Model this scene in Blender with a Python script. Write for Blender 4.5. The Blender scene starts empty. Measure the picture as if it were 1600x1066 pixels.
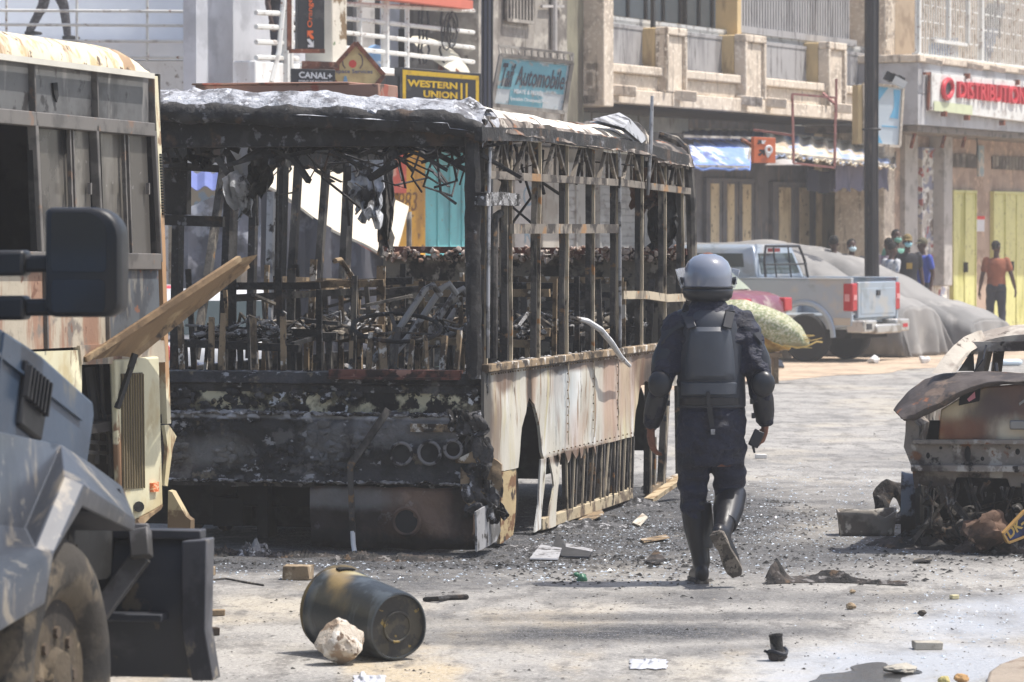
import bpy, bmesh, math, random
from mathutils import Vector, Matrix, Euler, Quaternion
from mathutils import noise as mn
R = math.radians
V = Vector
sc = bpy.context.scene
COL = sc.collection

# ---------------------------------------------------------------- camera
FPX, CX, CY, CAMH, HOR = 6000.0, 800.0, 533.0, 2.04, 357.0
PITCH = math.atan((CY - HOR) / FPX)
cd = bpy.data.cameras.new("camera")
cam = bpy.data.objects.new("camera", cd)
COL.objects.link(cam)
cam.location = (0, 0, CAMH)
cam.rotation_euler = (R(90) - PITCH, 0, 0)
cd.sensor_width = 36
cd.lens = 135
cd.clip_start = 0.5
cd.clip_end = 3000
cd.dof.use_dof = True
cd.dof.focus_distance = 24.0
cd.dof.aperture_fstop = 7.1
sc.camera = cam

# ---------------------------------------------------------------- light
SUN = V((0.92, 0.12, 0)).normalized() * math.cos(R(64)) + V((0, 0, math.sin(R(64))))
sd = bpy.data.lights.new("sun", 'SUN')
sd.energy = 4.6
sd.angle = R(0.5)
sd.color = (1.0, 0.955, 0.89)
so = bpy.data.objects.new("sun", sd)
COL.objects.link(so)
so.rotation_euler = SUN.to_track_quat('Z', 'Y').to_euler()
W = bpy.data.worlds.new("World")
sc.world = W
W.use_nodes = True
nt = W.node_tree
bg = nt.nodes['Background']
sky = nt.nodes.new('ShaderNodeTexSky')
sky.sky_type = 'NISHITA'
sky.sun_disc = False
sky.sun_elevation = R(64)
sky.sun_rotation = math.atan2(SUN.x, SUN.y)
sky.air_density = 1.0
sky.dust_density = 3.0
nt.links.new(sky.outputs[0], bg.inputs[0])
bg.inputs[1].default_value = 0.15
sc.view_settings.view_transform = 'Standard'
sc.view_settings.look = 'None'
sc.view_settings.exposure = 0.3
sc.view_settings.gamma = 1
sc.render.engine = 'CYCLES'
sc.cycles.use_denoising = True
sc.cycles.max_bounces = 8
sc.cycles.volume_bounces = 1
sc.cycles.sample_clamp_indirect = 4
sc.cycles.caustics_reflective = False
sc.cycles.caustics_refractive = False
try:
    sc.cycles.volume_step_rate = 5
except Exception:
    pass

# ---------------------------------------------------------------- helpers
FWD = V((0, math.cos(PITCH), -math.sin(PITCH)))
UPV = V((0, math.sin(PITCH), math.cos(PITCH)))
CAML = V((0, 0, CAMH))
def ray(px, py):
    return V((1, 0, 0)) * ((px - CX) / FPX) + UPV * (-(py - CY) / FPX) + FWD
def At(px, py, Y):
    d = ray(px, py)
    return CAML + d * (Y / d.y)
def G(px, py, z=0.0):
    d = ray(px, py)
    return CAML + d * ((z - CAMH) / d.z)
class Fr:
    def __init__(s, loc, ang, rx=0.0):
        s.M = Matrix.Translation(V(loc)) @ Matrix.Rotation(ang, 4, 'Z') @ Matrix.Rotation(rx, 4, 'X')
        s.I = s.M.inverted()
    def hit(s, px, py, ax, val):
        o = s.I @ CAML
        d = s.I.to_3x3() @ ray(px, py)
        return o + d * ((val - o[ax]) / d[ax])
IDW = Fr((0, 0, 0), 0)
rnd = random.Random(7)
def U(a, b): return rnd.uniform(a, b)

class MB:
    def __init__(s):
        s.v, s.f, s.mi, s.cur = [], [], [], 0
    def add(s, vs, fs):
        n = len(s.v)
        s.v += [V(p) for p in vs]
        s.f += [tuple(i + n for i in f) for f in fs]
        s.mi += [s.cur] * len(fs)
        return s
    def bb(s, x0, x1, y0, y1, z0, z1):
        x0, x1 = min(x0, x1), max(x0, x1); y0, y1 = min(y0, y1), max(y0, y1); z0, z1 = min(z0, z1), max(z0, z1)
        return s.add([(x0,y0,z0),(x1,y0,z0),(x1,y1,z0),(x0,y1,z0),(x0,y0,z1),(x1,y0,z1),(x1,y1,z1),(x0,y1,z1)],
                     [(0,3,2,1),(4,5,6,7),(0,1,5,4),(1,2,6,5),(2,3,7,6),(3,0,4,7)])
    def box(s, c, sz, rot=(0, 0, 0)):
        m = Matrix.Translation(V(c)) @ Euler(rot).to_matrix().to_4x4()
        h = V(sz) / 2
        vs = [m @ V((x*h.x, y*h.y, z*h.z)) for x, y, z in ((-1,-1,-1),(1,-1,-1),(1,1,-1),(-1,1,-1),(-1,-1,1),(1,-1,1),(1,1,1),(-1,1,1))]
        return s.add(vs, [(0,3,2,1),(4,5,6,7),(0,1,5,4),(1,2,6,5),(2,3,7,6),(3,0,4,7)])
    def bar(s, p, q, w, h=None, up=(0, 0, 1)):
        p, q = V(p), V(q); h = w if h is None else h
        d = q - p
        if d.length < 1e-6: return s
        d.normalize(); up = V(up)
        if abs(d.dot(up)) > 0.98: up = V((0, 1, 0)) if abs(d.y) < 0.9 else V((1, 0, 0))
        a = d.cross(up).normalized() * (w / 2); b = a.cross(d).normalized() * (h / 2)
        vs = [p-a-b, p+a-b, p+a+b, p-a+b, q-a-b, q+a-b, q+a+b, q-a+b]
        return s.add(vs, [(0,3,2,1),(4,5,6,7),(0,1,5,4),(1,2,6,5),(2,3,7,6),(3,0,4,7)])
    def loft(s, rings, cap=True, closed=False):
        n = len(rings[0]); m = len(rings)
        vs = [p for r in rings for p in r]; fs = []
        for i in range(m if closed else m - 1):
            for j in range(n):
                a, b = i*n + j, i*n + (j+1) % n
                i2 = (i+1) % m
                fs.append((a, b, i2*n + (j+1) % n, i2*n + j))
        if cap and not closed:
            fs.append(tuple(range(n-1, -1, -1))); fs.append(tuple((m-1)*n + j for j in range(n)))
        return s.add(vs, fs)
    def tube(s, pts, r, n=8, cap=True, flat=1.0, up=None, closed=False, round_=False):
        pts = [V(p) for p in pts]; k = len(pts)
        rs = list(r) if isinstance(r, (list, tuple)) else [r]*k
        if round_:
            d0 = (pts[0]-pts[1]).normalized(); d1 = (pts[-1]-pts[-2]).normalized()
            r0 = rs[0] if not isinstance(rs[0], tuple) else min(rs[0])
            r1 = rs[-1] if not isinstance(rs[-1], tuple) else min(rs[-1])
            sc_ = lambda q, f: (q[0]*f, q[1]*f) if isinstance(q, tuple) else q*f
            pts = [pts[0]+d0*r0*.95, pts[0]+d0*r0*.7] + pts + [pts[-1]+d1*r1*.7, pts[-1]+d1*r1*.95]
            rs = [sc_(rs[0], .3), sc_(rs[0], .72)] + rs + [sc_(rs[-1], .72), sc_(rs[-1], .3)]
            k = len(pts)
        rings = []; ref = V(up) if up else None
        for i, p in enumerate(pts):
            if closed: t = pts[(i+1) % k] - pts[i-1]
            else: t = pts[min(i+1, k-1)] - pts[max(i-1, 0)]
            t.normalize()
            if ref is None:
                ref = V((0,0,1)) if abs(t.z) < .9 else V((1,0,0))
            a = ref - t*ref.dot(t)
            if a.length < 1e-4: a = t.orthogonal()
            a.normalize()
            if up is None: ref = a
            b = t.cross(a)
            q = rs[i]
            ra, rb = q if isinstance(q, tuple) else (q, q*flat)
            rings.append([p + a*math.cos(2*math.pi*j/n)*ra + b*math.sin(2*math.pi*j/n)*rb for j in range(n)])
        return s.loft(rings, cap, closed)
    def prism(s, poly, vec):
        vec = V(vec); n = len(poly)
        vs = [V(p) for p in poly] + [V(p)+vec for p in poly]
        fs = [tuple(range(n-1,-1,-1)), tuple(range(n, 2*n))] + [(i, (i+1)%n, n+(i+1)%n, n+i) for i in range(n)]
        return s.add(vs, fs)
    def lathe(s, prof, n=24, M=None, a0=0.0):
        M = M or Matrix.Identity(4)
        rings = [[M @ V((r*math.cos(a0+2*math.pi*j/n), r*math.sin(a0+2*math.pi*j/n), z)) for j in range(n)] for r, z in prof]
        return s.loft(rings, True)
    def ball(s, c, r, n=12, m=8, M=None):
        r = V((r, r, r)) if not hasattr(r, '__len__') else V(r)
        rings = []
        for i in range(m+1):
            th = -math.pi/2 + math.pi*(0.04 + .92*i/m)
            rings.append([V(c) + (M.to_3x3() if M else Matrix.Identity(3)) @ V((r.x*math.cos(th)*math.cos(2*math.pi*j/n), r.y*math.cos(th)*math.sin(2*math.pi*j/n), r.z*math.sin(th))) for j in range(n)])
        return s.loft(rings, True)
    def grid(s, fn, nu, nv):
        vs = [fn(i/nu, j/nv) for i in range(nu+1) for j in range(nv+1)]
        fs = [(i*(nv+1)+j, (i+1)*(nv+1)+j, (i+1)*(nv+1)+j+1, i*(nv+1)+j+1) for i in range(nu) for j in range(nv)]
        return s.add(vs, fs)
    def slab(s, fn, nu, nv, off):
        """closed thick sheet: fn(u,v) and the same sheet shifted by off"""
        off = V(off); n0 = (nu+1)*(nv+1)
        top = [V(fn(i/nu, j/nv)) for i in range(nu+1) for j in range(nv+1)]
        vs = top + [p+off for p in top]
        ix = lambda i, j: i*(nv+1)+j
        fs = []
        for i in range(nu):
            for j in range(nv):
                q = (ix(i,j), ix(i+1,j), ix(i+1,j+1), ix(i,j+1))
                fs.append(q); fs.append(tuple(n0+k for k in reversed(q)))
        for i in range(nu):
            for j in (0, nv):
                a, b = ix(i,j), ix(i+1,j); fs.append((a, b, n0+b, n0+a))
        for j in range(nv):
            for i in (0, nu):
                a, b = ix(i,j), ix(i,j+1); fs.append((a, b, n0+b, n0+a))
        return s.add(vs, fs)
    def jitter(s, amp, scale, seed=0, fn=None):
        for i, p in enumerate(s.v):
            w = amp if fn is None else amp*fn(p)
            q = p*scale + V((seed*3.1, seed*1.7, seed*2.3))
            s.v[i] = p + V((mn.noise(q), mn.noise(q+V((31,0,0))), mn.noise(q+V((0,57,0)))))*w
        return s
    def xf(s, M):
        s.v = [M @ p for p in s.v]; return s

WM = {}
def tag(o, label=None, cat=None, group=None, kind=None):
    if label: o['label'] = label
    if cat: o['category'] = cat
    if group: o['group'] = group
    if kind: o['kind'] = kind
    return o
def thing(name, label, cat, loc=(0, 0, 0), rot=0.0, group=None, fr=None):
    o = bpy.data.objects.new(name, None)
    o.empty_display_size = .2
    COL.objects.link(o)
    M = fr.M @ Matrix.Translation(V(loc)) if fr else Matrix.Translation(V(loc))
    M = M @ Matrix.Rotation(rot, 4, 'Z')
    o.matrix_world = M
    o.location, o.rotation_euler = M.to_translation(), M.to_euler()
    WM[o.name] = M
    return tag(o, label, cat, group)
def obj(name, mb, m, parent=None, fr=None, bevel=0, sub=0, sharp=38, local=False, kind=None, label=None, solid=0, tidy=True):
    """link mb as ONE mesh object; verts are world (or fr-local) coordinates unless local"""
    me = bpy.data.meshes.new(name)
    base = V((0, 0, 0))
    Mf = fr.M if fr else Matrix.Identity(4)
    if parent is not None:
        T = Matrix.Identity(4) if local else WM[parent.name].inverted() @ Mf
        vs = [T @ p for p in mb.v]
    elif local:
        vs = mb.v
    else:
        vs = [Mf @ p for p in mb.v]
        xs = [p.x for p in vs]; ys = [p.y for p in vs]; zs = [p.z for p in vs]
        base = V(((min(xs)+max(xs))/2, (min(ys)+max(ys))/2, min(zs)))
        vs = [p - base for p in vs]
    me.from_pydata([tuple(p) for p in vs], [], mb.f)
    ms = m if isinstance(m, (list, tuple)) else [m]
    for q in ms: me.materials.append(q)
    if len(ms) > 1: me.polygons.foreach_set('material_index', mb.mi)
    if tidy:
        bm = bmesh.new(); bm.from_mesh(me)
        bmesh.ops.recalc_face_normals(bm, faces=bm.faces)
        bm.to_mesh(me); bm.free()
    me.polygons.foreach_set('use_smooth', [True]*len(me.polygons))
    me.set_sharp_from_angle(angle=R(sharp))
    me.update()
    o = bpy.data.objects.new(name, me)
    COL.objects.link(o)
    if parent is not None:
        o.parent = parent
        WM[o.name] = WM[parent.name]
    else:
        o.location = base
        WM[o.name] = Matrix.Translation(base)
    if solid:
        q = o.modifiers.new('solid', 'SOLIDIFY'); q.thickness = solid; q.offset = 0
    if sub:
        q = o.modifiers.new('sub', 'SUBSURF'); q.levels = sub; q.render_levels = sub
    if bevel:
        q = o.modifiers.new('bevel', 'BEVEL'); q.width = bevel; q.segments = 2; q.limit_method = 'ANGLE'; q.angle_limit = R(35)
    if kind: o['kind'] = kind
    if label: o['label'] = label
    return o
def solo(name, mb, m, label, cat, group=None, kind=None, **k):
    o = obj(name, mb, m, **k)
    return tag(o, label, cat, group, kind)
def fuse(mb, voxel=.015, it=4):
    """one continuous skin from overlapping closed lofts"""
    me = bpy.data.meshes.new('tmp'); me.from_pydata([tuple(p) for p in mb.v], [], mb.f)
    bm = bmesh.new(); bm.from_mesh(me); bmesh.ops.recalc_face_normals(bm, faces=bm.faces); bm.to_mesh(me); bm.free()
    o = bpy.data.objects.new('tmp', me); COL.objects.link(o)
    q = o.modifiers.new('r', 'REMESH'); q.mode = 'VOXEL'; q.voxel_size = voxel
    if it:
        q = o.modifiers.new('s', 'SMOOTH'); q.factor = .5; q.iterations = it
    dg = bpy.context.evaluated_depsgraph_get(); dg.update()
    e = o.evaluated_get(dg).to_mesh()
    out = MB(); out.v = [v.co.copy() for v in e.vertices]; out.f = [tuple(p.vertices) for p in e.polygons]; out.mi = [0]*len(out.f)
    o.evaluated_get(dg).to_mesh_clear()
    bpy.data.objects.remove(o); bpy.data.meshes.remove(me)
    return out

# ---------------------------------------------------------------- materials
def c8(r, g, b, k=1.0):
    f = lambda u: ((u/255)/12.92 if u/255 <= .04045 else ((u/255+.055)/1.055)**2.4)*k
    return (f(r), f(g), f(b), 1)
def lin(v): return v if len(v) == 4 else (*v, 1)
MATS = {}
def mat(name, col, layers=(), rough=.75, metal=0.0, bump=0.0, bsc=25.0, bst=(1,1,1), var=.12, vsc=3.0, spec=.4, coat=0.0, bdist=.02, alpha=1.0, trans=0.0, blobs=(), con=.62):
    """layers: (colour, scale, lo, hi[, stretch[, detail[, mask]]]) laid over col by noise"""
    if name in MATS: return MATS[name]
    m = bpy.data.materials.new(name); m.use_nodes = True
    nt = m.node_tree; N, L = nt.nodes, nt.links
    b = N['Principled BSDF']
    b.inputs['Roughness'].default_value = rough
    b.inputs['Metallic'].default_value = metal
    b.inputs['Specular IOR Level'].default_value = spec
    if coat: b.inputs['Coat Weight'].default_value = coat; b.inputs['Coat Roughness'].default_value = .1
    if trans: b.inputs['Transmission Weight'].default_value = trans
    if alpha < 1: b.inputs['Alpha'].default_value = alpha
    tc = N.new('ShaderNodeTexCoord'); co = tc.outputs['Object']
    def noise(scale, st=(1,1,1), det=6.0, off=0.0, rg=.6):
        mp = N.new('ShaderNodeMapping'); mp.inputs['Scale'].default_value = st; mp.inputs['Location'].default_value = (off, off*1.3, off*.7)
        L.new(co, mp.inputs['Vector'])
        n = N.new('ShaderNodeTexNoise'); n.inputs['Scale'].default_value = scale; n.inputs['Detail'].default_value = det; n.inputs['Roughness'].default_value = rg
        L.new(mp.outputs[0], n.inputs['Vector'])
        return n.outputs['Fac']
    def rng(fac, lo, hi):
        r = N.new('ShaderNodeMapRange'); r.interpolation_type = 'SMOOTHSTEP'
        r.inputs['From Min'].default_value = .5+(lo-.5)*con; r.inputs['From Max'].default_value = .5+(hi-.5)*con
        L.new(fac, r.inputs['Value']); return r.outputs['Result']
    def mix(a, bcol, fac):
        x = N.new('ShaderNodeMix'); x.data_type = 'RGBA'
        if isinstance(a, tuple): x.inputs['A'].default_value = a
        else: L.new(a, x.inputs['A'])
        if isinstance(bcol, tuple): x.inputs['B'].default_value = bcol
        else: L.new(bcol, x.inputs['B'])
        L.new(fac, x.inputs['Factor']); return x.outputs['Result']
    cur = lin(col); k = 0
    for ly in layers:
        cl, scl, lo, hi = ly[:4]; st = ly[4] if len(ly) > 4 else (1,1,1); det = ly[5] if len(ly) > 5 else 6.0
        k += 1
        fac = rng(noise(scl, st, det, off=k*7.3), lo, hi)
        cur = mix(cur, lin(cl), fac)
    bn_ = noise(5.0, (1, 1, .5), 8.0, off=5.1) if blobs else None
    for cen, rad, cl, stg, soft in blobs:      # stains and scorch marks with a place of their own
        mp = N.new('ShaderNodeMapping'); mp.vector_type = 'TEXTURE'
        mp.inputs['Location'].default_value = tuple(cen); mp.inputs['Scale'].default_value = rad; L.new(co, mp.inputs['Vector'])
        ln = N.new('ShaderNodeVectorMath'); ln.operation = 'LENGTH'; L.new(mp.outputs[0], ln.inputs[0])
        a_ = N.new('ShaderNodeMath'); a_.operation = 'MULTIPLY_ADD'; a_.inputs[1].default_value = 2.2; L.new(bn_, a_.inputs[0]); L.new(ln.outputs['Value'], a_.inputs[2])
        r = N.new('ShaderNodeMapRange'); r.interpolation_type = 'SMOOTHSTEP'
        for k_, v_ in (('From Min', 2.7-soft), ('From Max', 2.7+soft*.4), ('To Min', stg), ('To Max', 0.0)): r.inputs[k_].default_value = v_
        L.new(a_.outputs[0], r.inputs['Value']); cur = mix(cur, lin(cl), r.outputs['Result'])
    if var:
        h = N.new('ShaderNodeHueSaturation')
        r = N.new('ShaderNodeMapRange'); r.inputs['From Min'].default_value = .25; r.inputs['From Max'].default_value = .75
        r.inputs['To Min'].default_value = 1-var; r.inputs['To Max'].default_value = 1+var
        L.new(noise(vsc, det=8.0, off=3.3), r.inputs['Value'])
        L.new(r.outputs[0], h.inputs['Value'])
        if isinstance(cur, tuple): h.inputs['Color'].default_value = cur
        else: L.new(cur, h.inputs['Color'])
        cur = h.outputs['Color']
    if isinstance(cur, tuple): b.inputs['Base Color'].default_value = cur
    else: L.new(cur, b.inputs['Base Color'])
    if bump:
        bp = N.new('ShaderNodeBump'); bp.inputs['Strength'].default_value = bump; bp.inputs['Distance'].default_value = bdist
        L.new(noise(bsc, bst, 8.0, off=11.0), bp.inputs['Height']); L.new(bp.outputs[0], b.inputs['Normal'])
    if rough > .3 and rough < .95 and metal < .5:
        r = N.new('ShaderNodeMapRange'); r.inputs['To Min'].default_value = max(.05, rough-.15); r.inputs['To Max'].default_value = min(1, rough+.15)
        L.new(noise(9.0, off=17.0), r.inputs['Value']); L.new(r.outputs[0], b.inputs['Roughness'])
    MATS[name] = m
    return m
def text_mb(s, x0, x1, z0, z1, y=0.0, ext=.004, off=0.0, shear=0.0, keep=False):
    """lettering filling the rectangle x0..x1, z0..z1 on the plane y (facing -y)"""
    cu = bpy.data.curves.new('t', 'FONT'); cu.body = s; cu.extrude = 0; cu.offset = off; cu.shear = shear; cu.resolution_u = 3
    o = bpy.data.objects.new('t', cu); COL.objects.link(o)
    dg = bpy.context.evaluated_depsgraph_get(); dg.update()
    e = o.evaluated_get(dg).to_mesh()
    vs = [v.co.copy() for v in e.vertices]; fs = [tuple(p.vertices) for p in e.polygons]
    o.evaluated_get(dg).to_mesh_clear(); bpy.data.objects.remove(o); bpy.data.curves.remove(cu)
    mb = MB()
    if not vs: return mb
    a, b = min(v.x for v in vs), max(v.x for v in vs); c, d = min(v.y for v in vs), max(v.y for v in vs)
    sx = (x1-x0)/max(b-a, 1e-6); sz = (z1-z0)/max(d-c, 1e-6)
    P = [V((x0+(v.x-a)*sx, y-ext, z0+(v.y-c)*sz)) for v in vs]
    Q = [p + V((0, ext, 0)) for p in P]; n = len(P)
    cnt = {}
    for f in fs:
        for i in range(len(f)):
            e_ = (f[i], f[(i+1) % len(f)]); cnt[e_] = 1
    rim = [e_ for e_ in cnt if (e_[1], e_[0]) not in cnt]
    mb.add(P + Q, fs + [(a_, n+a_, n+b_, b_) for a_, b_ in rim])
    return mb
# ================================================================ ground
def ground_material():
    m = bpy.data.materials.new('dusty_asphalt'); m.use_nodes = True
    nt = m.node_tree; N, L = nt.nodes, nt.links; b = N['Principled BSDF']
    tc = N.new('ShaderNodeTexCoord'); co = tc.outputs['Object']
    def noise(scale, st=(1,1,1), det=8.0, rg=.6):
        mp = N.new('ShaderNodeMapping'); mp.inputs['Scale'].default_value = st; L.new(co, mp.inputs[0])
        n = N.new('ShaderNodeTexNoise'); n.inputs['Scale'].default_value = scale; n.inputs['Detail'].default_value = det; n.inputs['Roughness'].default_value = rg
        L.new(mp.outputs[0], n.inputs['Vector']); return n.outputs['Fac']
    def rng(f, lo, hi, a=0.0, bb=1.0):
        if a == 0.0: lo, hi = .5+(lo-.5)*.7, .5+(hi-.5)*.7
        r = N.new('ShaderNodeMapRange'); r.interpolation_type = 'SMOOTHSTEP'
        for k, v in (('From Min', lo), ('From Max', hi), ('To Min', a), ('To Max', bb)): r.inputs[k].default_value = v
        L.new(f, r.inputs['Value']); return r.outputs['Result']
    def math_(op, a, c):
        x = N.new('ShaderNodeMath'); x.operation = op; x.use_clamp = False
        for i, q in enumerate((a, c)):
            if isinstance(q, (int, float)): x.inputs[i].default_value = q
            else: L.new(q, x.inputs[i])
        return x.outputs[0]
    def mix(a, c, f):
        x = N.new('ShaderNodeMix'); x.data_type = 'RGBA'
        for k, q in (('A', a), ('B', c)):
            if isinstance(q, tuple): x.inputs[k].default_value = q
            else: L.new(q, x.inputs[k])
        if isinstance(f, float): x.inputs['Factor'].default_value = f
        else: L.new(f, x.inputs['Factor'])
        return x.outputs['Result']
    warp = math_('ADD', math_('MULTIPLY', math_('SUBTRACT', noise(.9), .5), 1.5), math_('MULTIPLY', math_('SUBTRACT', noise(7.0), .5), .9))
    def blob(cx, cy, rx, ry, ang, soft=.45):
        mp = N.new('ShaderNodeMapping'); mp.vector_type = 'TEXTURE'
        mp.inputs['Location'].default_value = (cx, cy, 0); mp.inputs['Rotation'].default_value = (0, 0, ang); mp.inputs['Scale'].default_value = (rx, ry, 1e3)
        L.new(co, mp.inputs[0])
        ln = N.new('ShaderNodeVectorMath'); ln.operation = 'LENGTH'; L.new(mp.outputs[0], ln.inputs[0])
        return rng(math_('ADD', ln.outputs['Value'], math_('MULTIPLY', warp, .55)), 1-soft, 1+soft*.4, 1.0, 0.0)
    cur = mix(lin(c8(156, 153, 148)), lin(c8(132, 130, 127)), rng(noise(1.3), .4, .65))
    cur = mix(cur, lin(c8(170, 163, 150)), rng(noise(.55, (1, .6, 1)), .5, .72))          # pale dust
    cur = mix(cur, lin(c8(176, 162, 138)), math_('MULTIPLY', rng(noise(1.1, (1, .35, 1)), .5, .74), blob(-.3, 18.2, 3.2, 2.6, 0, .7)))
    cur = mix(cur, lin(c8(100, 97, 94)), math_('MULTIPLY', rng(noise(5.0, (1, .4, 1)), .52, .68), .6))
    cur = mix(cur, lin(c8(195, 190, 182)), math_('MULTIPLY', rng(noise(34.0, det=3.0), .56, .7), .5))
    cur = mix(cur, lin(c8(62, 60, 58)), math_('MULTIPLY', rng(noise(46.0, det=3.0), .6, .72), .6))
    cur = mix(cur, lin(c8(84, 83, 83)), math_('MULTIPLY', rng(noise(2.2, (1, .3, 1)), .55, .75), .45))
    cur = mix(cur, lin(c8(70, 68, 66)), math_('MULTIPLY', rng(noise(11.0, (1, .5, 1), 10.0, .7), .6, .74), .8))
    soot = None
    for q in SOOT:
        bl = math_('MULTIPLY', blob(*q[:6]), q[6])
        soot = bl if soot is None else math_('MAXIMUM', soot, bl)
    soot = math_('MULTIPLY', soot, rng(noise(4.0), .22, .5, .55, 1.0))
    dark = mix(lin((.02, .021, .024)), lin((.075, .076, .082)), rng(noise(24.0), .42, .66))
    dark = mix(dark, lin((.23, .235, .25)), rng(noise(75.0, det=2.0), .6, .7))
    cur = mix(cur, dark, soot)
    wet = math_('MAXIMUM', blob(*WET_SHEEN[0]), blob(*WET_SHEEN[1]))
    cur = mix(cur, lin((.46, .475, .50)), math_('MULTIPLY', wet, rng(noise(3.0, (1, .4, 1)), .3, .55, .2, .95)))  # pale blue-grey paints the sky's reflection into the wet strip
    L.new(cur, b.inputs['Base Color'])
    rr = math_('SUBTRACT', .88, math_('MULTIPLY', wet, .62)); L.new(rr, b.inputs['Roughness'])
    b.inputs['Specular IOR Level'].default_value = .35
    bp = N.new('ShaderNodeBump'); bp.inputs['Strength'].default_value = .6; bp.inputs['Distance'].default_value = .022
    L.new(math_('ADD', noise(24.0), math_('MULTIPLY', noise(4.0), .3)), bp.inputs['Height']); L.new(bp.outputs[0], b.inputs['Normal'])
    return m
SOOT = [(.1, 26.5, 2.1, 5.2, R(-14), .4, .97), (.75, 25.5, 1.5, 3.6, R(-12), .5, .93), (-1.3, 23.3, 2.6, .75, 0, .5, .95),
        (1.2, 24.2, 2.0, 2.0, R(-10), .7, .8), (4.1, 24.6, 2.0, 1.2, 0, .6, .9), (.45, 19.3, 1.2, .6, R(8), .8, .98), (.75, 20.1, 1.3, .3, R(4), .7, .7), (1.0, 18.6, .5, .25, R(20), .8, .5), (-.2, 18.9, .6, .2, 0, .8, .6),
        (1.5, 21.2, 1.7, .5, 0, .8, .55), (-.6, 19.9, .8, .35, 0, .8, .4), (2.6, 26.8, 2.2, 1.2, 0, .8, .5), (2.1, 28.5, 1.4, 2.4, R(-15), .9, .45), (3.2, 34.0, 2.4, 1.5, 0, .9, .25)]
WET_SHEEN = [(1.85, 17.6, .85, 1.5, R(-14), .6), (2.6, 20.2, .5, 1.6, R(-18), .7)]
mb = MB(); n = 14
mb.grid(lambda u, v: V((-90+190*u, -25+185*v, 0)), n, n)
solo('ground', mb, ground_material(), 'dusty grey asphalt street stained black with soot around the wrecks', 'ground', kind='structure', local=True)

FA = Fr((10.53, 80, 0), R(64.8))
def fx(px, off=0.0): return FA.hit(px, HOR, 1, -off).x
def fz(px, py, off=0.0): return FA.hit(px, py, 1, -off).z
def fp(px, py, off=0.0): return FA.hit(px, py, 1, -off)

M_sand = mat('sand', c8(186, 166, 144), [(c8(164, 146, 126), 1.2, .42, .66), (c8(124, 114, 104), 6, .6, .75)], rough=.95, bump=.6, bsc=14)
edge = [(1.2, 46.6), (2.35, 48.6), (3.47, 51.0), (4.6, 53.3), (5.78, 55.4), (8, 59.9), (12, 68), (20, 84), (40, 124)]
pts = []
for i in range(len(edge)-1):
    for k in range(8):
        t = k/8; p = V((*edge[i], 0)).lerp(V((*edge[i+1], 0)), t)
        pts.append(p + V((mn.noise(p*.9)*.35, mn.noise(p*.9+V((9,0,0)))*.35, .004)))
pts = [V((-40, -35, .004))] * 0 + [V((-9, 46.0, .004)), V((-4, 46.2, .004))] + pts + [V((60, 140, .004)), V((-60, 140, .004)), V((-60, 46, .004))]
mb = MB(); mb.add(pts, [tuple(range(len(pts)))])
solo('sand_verge', mb, M_sand, 'sandy tan verge between the asphalt and the shop fronts', 'verge', kind='structure', tidy=False)

# puddles (structure sheets 4 mm up)
M_water = mat('puddle_water', (.05, .05, .05), rough=.14, var=0, spec=.8, bump=.12, bsc=9)
def puddle(poly):
    P = [G(*q) for q in poly]; out = []
    k = len(P)
    for i in range(k):
        for t in (0, .25, .5, .75):
            a, b, c_, d = P[i-1], P[i], P[(i+1) % k], P[(i+2) % k]
            p = .5*((2*b) + (c_-a)*t + (2*a-5*b+4*c_-d)*t*t + (3*b-a-3*c_+d)*t**3)
            p = p + V((mn.noise(p*6)*.03, mn.noise(p*6+V((5,5,0)))*.06, 0)); out.append(V((p.x, p.y, .004)))
    mb = MB(); mb.add(out, [tuple(range(len(out)))])
    return mb
solo('puddle_water', puddle([(1262, 1070), (1290, 1056), (1322, 1050), (1340, 1040), (1378, 1036), (1384, 1046), (1420, 1043), (1440, 1052), (1410, 1060), (1420, 1085), (1330, 1100), (1280, 1090)]), M_water, 'shallow grey puddle reflecting the buildings beside the flat mottled stone', 'puddle', kind='structure', tidy=False)
# corner of a kerb at the lower right
M_kerb = mat('kerb_stone', c8(150, 138, 124), [(c8(120, 104, 90), 5, .5, .7)], rough=.9, bump=.4, bsc=30)
mb = MB(); P = [G(*q) for q in ((1545, 1062), (1562, 1050), (1590, 1040), (1640, 1030), (1720, 1030), (1720, 1120), (1530, 1120))]
mb.prism([V((p.x, p.y, -.02)) for p in P], (0, 0, .06))
solo('kerb', mb, M_kerb, 'worn pinkish kerb corner at the bottom right edge of the road', 'kerb', kind='structure', bevel=.015)

# ================================================================ buildings
M_conc = mat('balcony_concrete', c8(208, 194, 176), [(c8(182, 168, 152), 2.2, .5, .72), (c8(134, 120, 106), 7, .58, .78, (1.0, 1.0, .13)), (c8(225, 214, 198), 14, .56, .68)], rough=.95, bump=.5, bsc=40)
M_ochre = mat('ochre_paint', c8(198, 174, 130), [(c8(162, 138, 104), 3, .52, .72, (1,1,.3))], rough=.9, bump=.15)
M_grey = mat('grey_render', c8(150, 144, 136), [(c8(112, 106, 100), 1.2, .45, .65), (c8(92, 86, 80), 5, .55, .72, (1,1,.15)), (c8(176, 170, 160), 2.5, .56, .7)], rough=.95, bump=.3, bsc=30)
M_olive = mat('olive_render', c8(132, 128, 110), [(c8(104, 98, 86), 2, .48, .7, (1,1,.3))], rough=.95, bump=.2)
M_panel = mat('grey_sheet_panel', c8(158, 156, 156), [(c8(128, 126, 126), 3, .5, .75, (1,1,.2)), (c8(92, 88, 86), 11, .64, .76, (1,1,.1))], rough=.6)
M_rail = mat('grey_white_rail', c8(188, 188, 186), [(c8(140, 136, 132), 6, .55, .72)], rough=.6)
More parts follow.
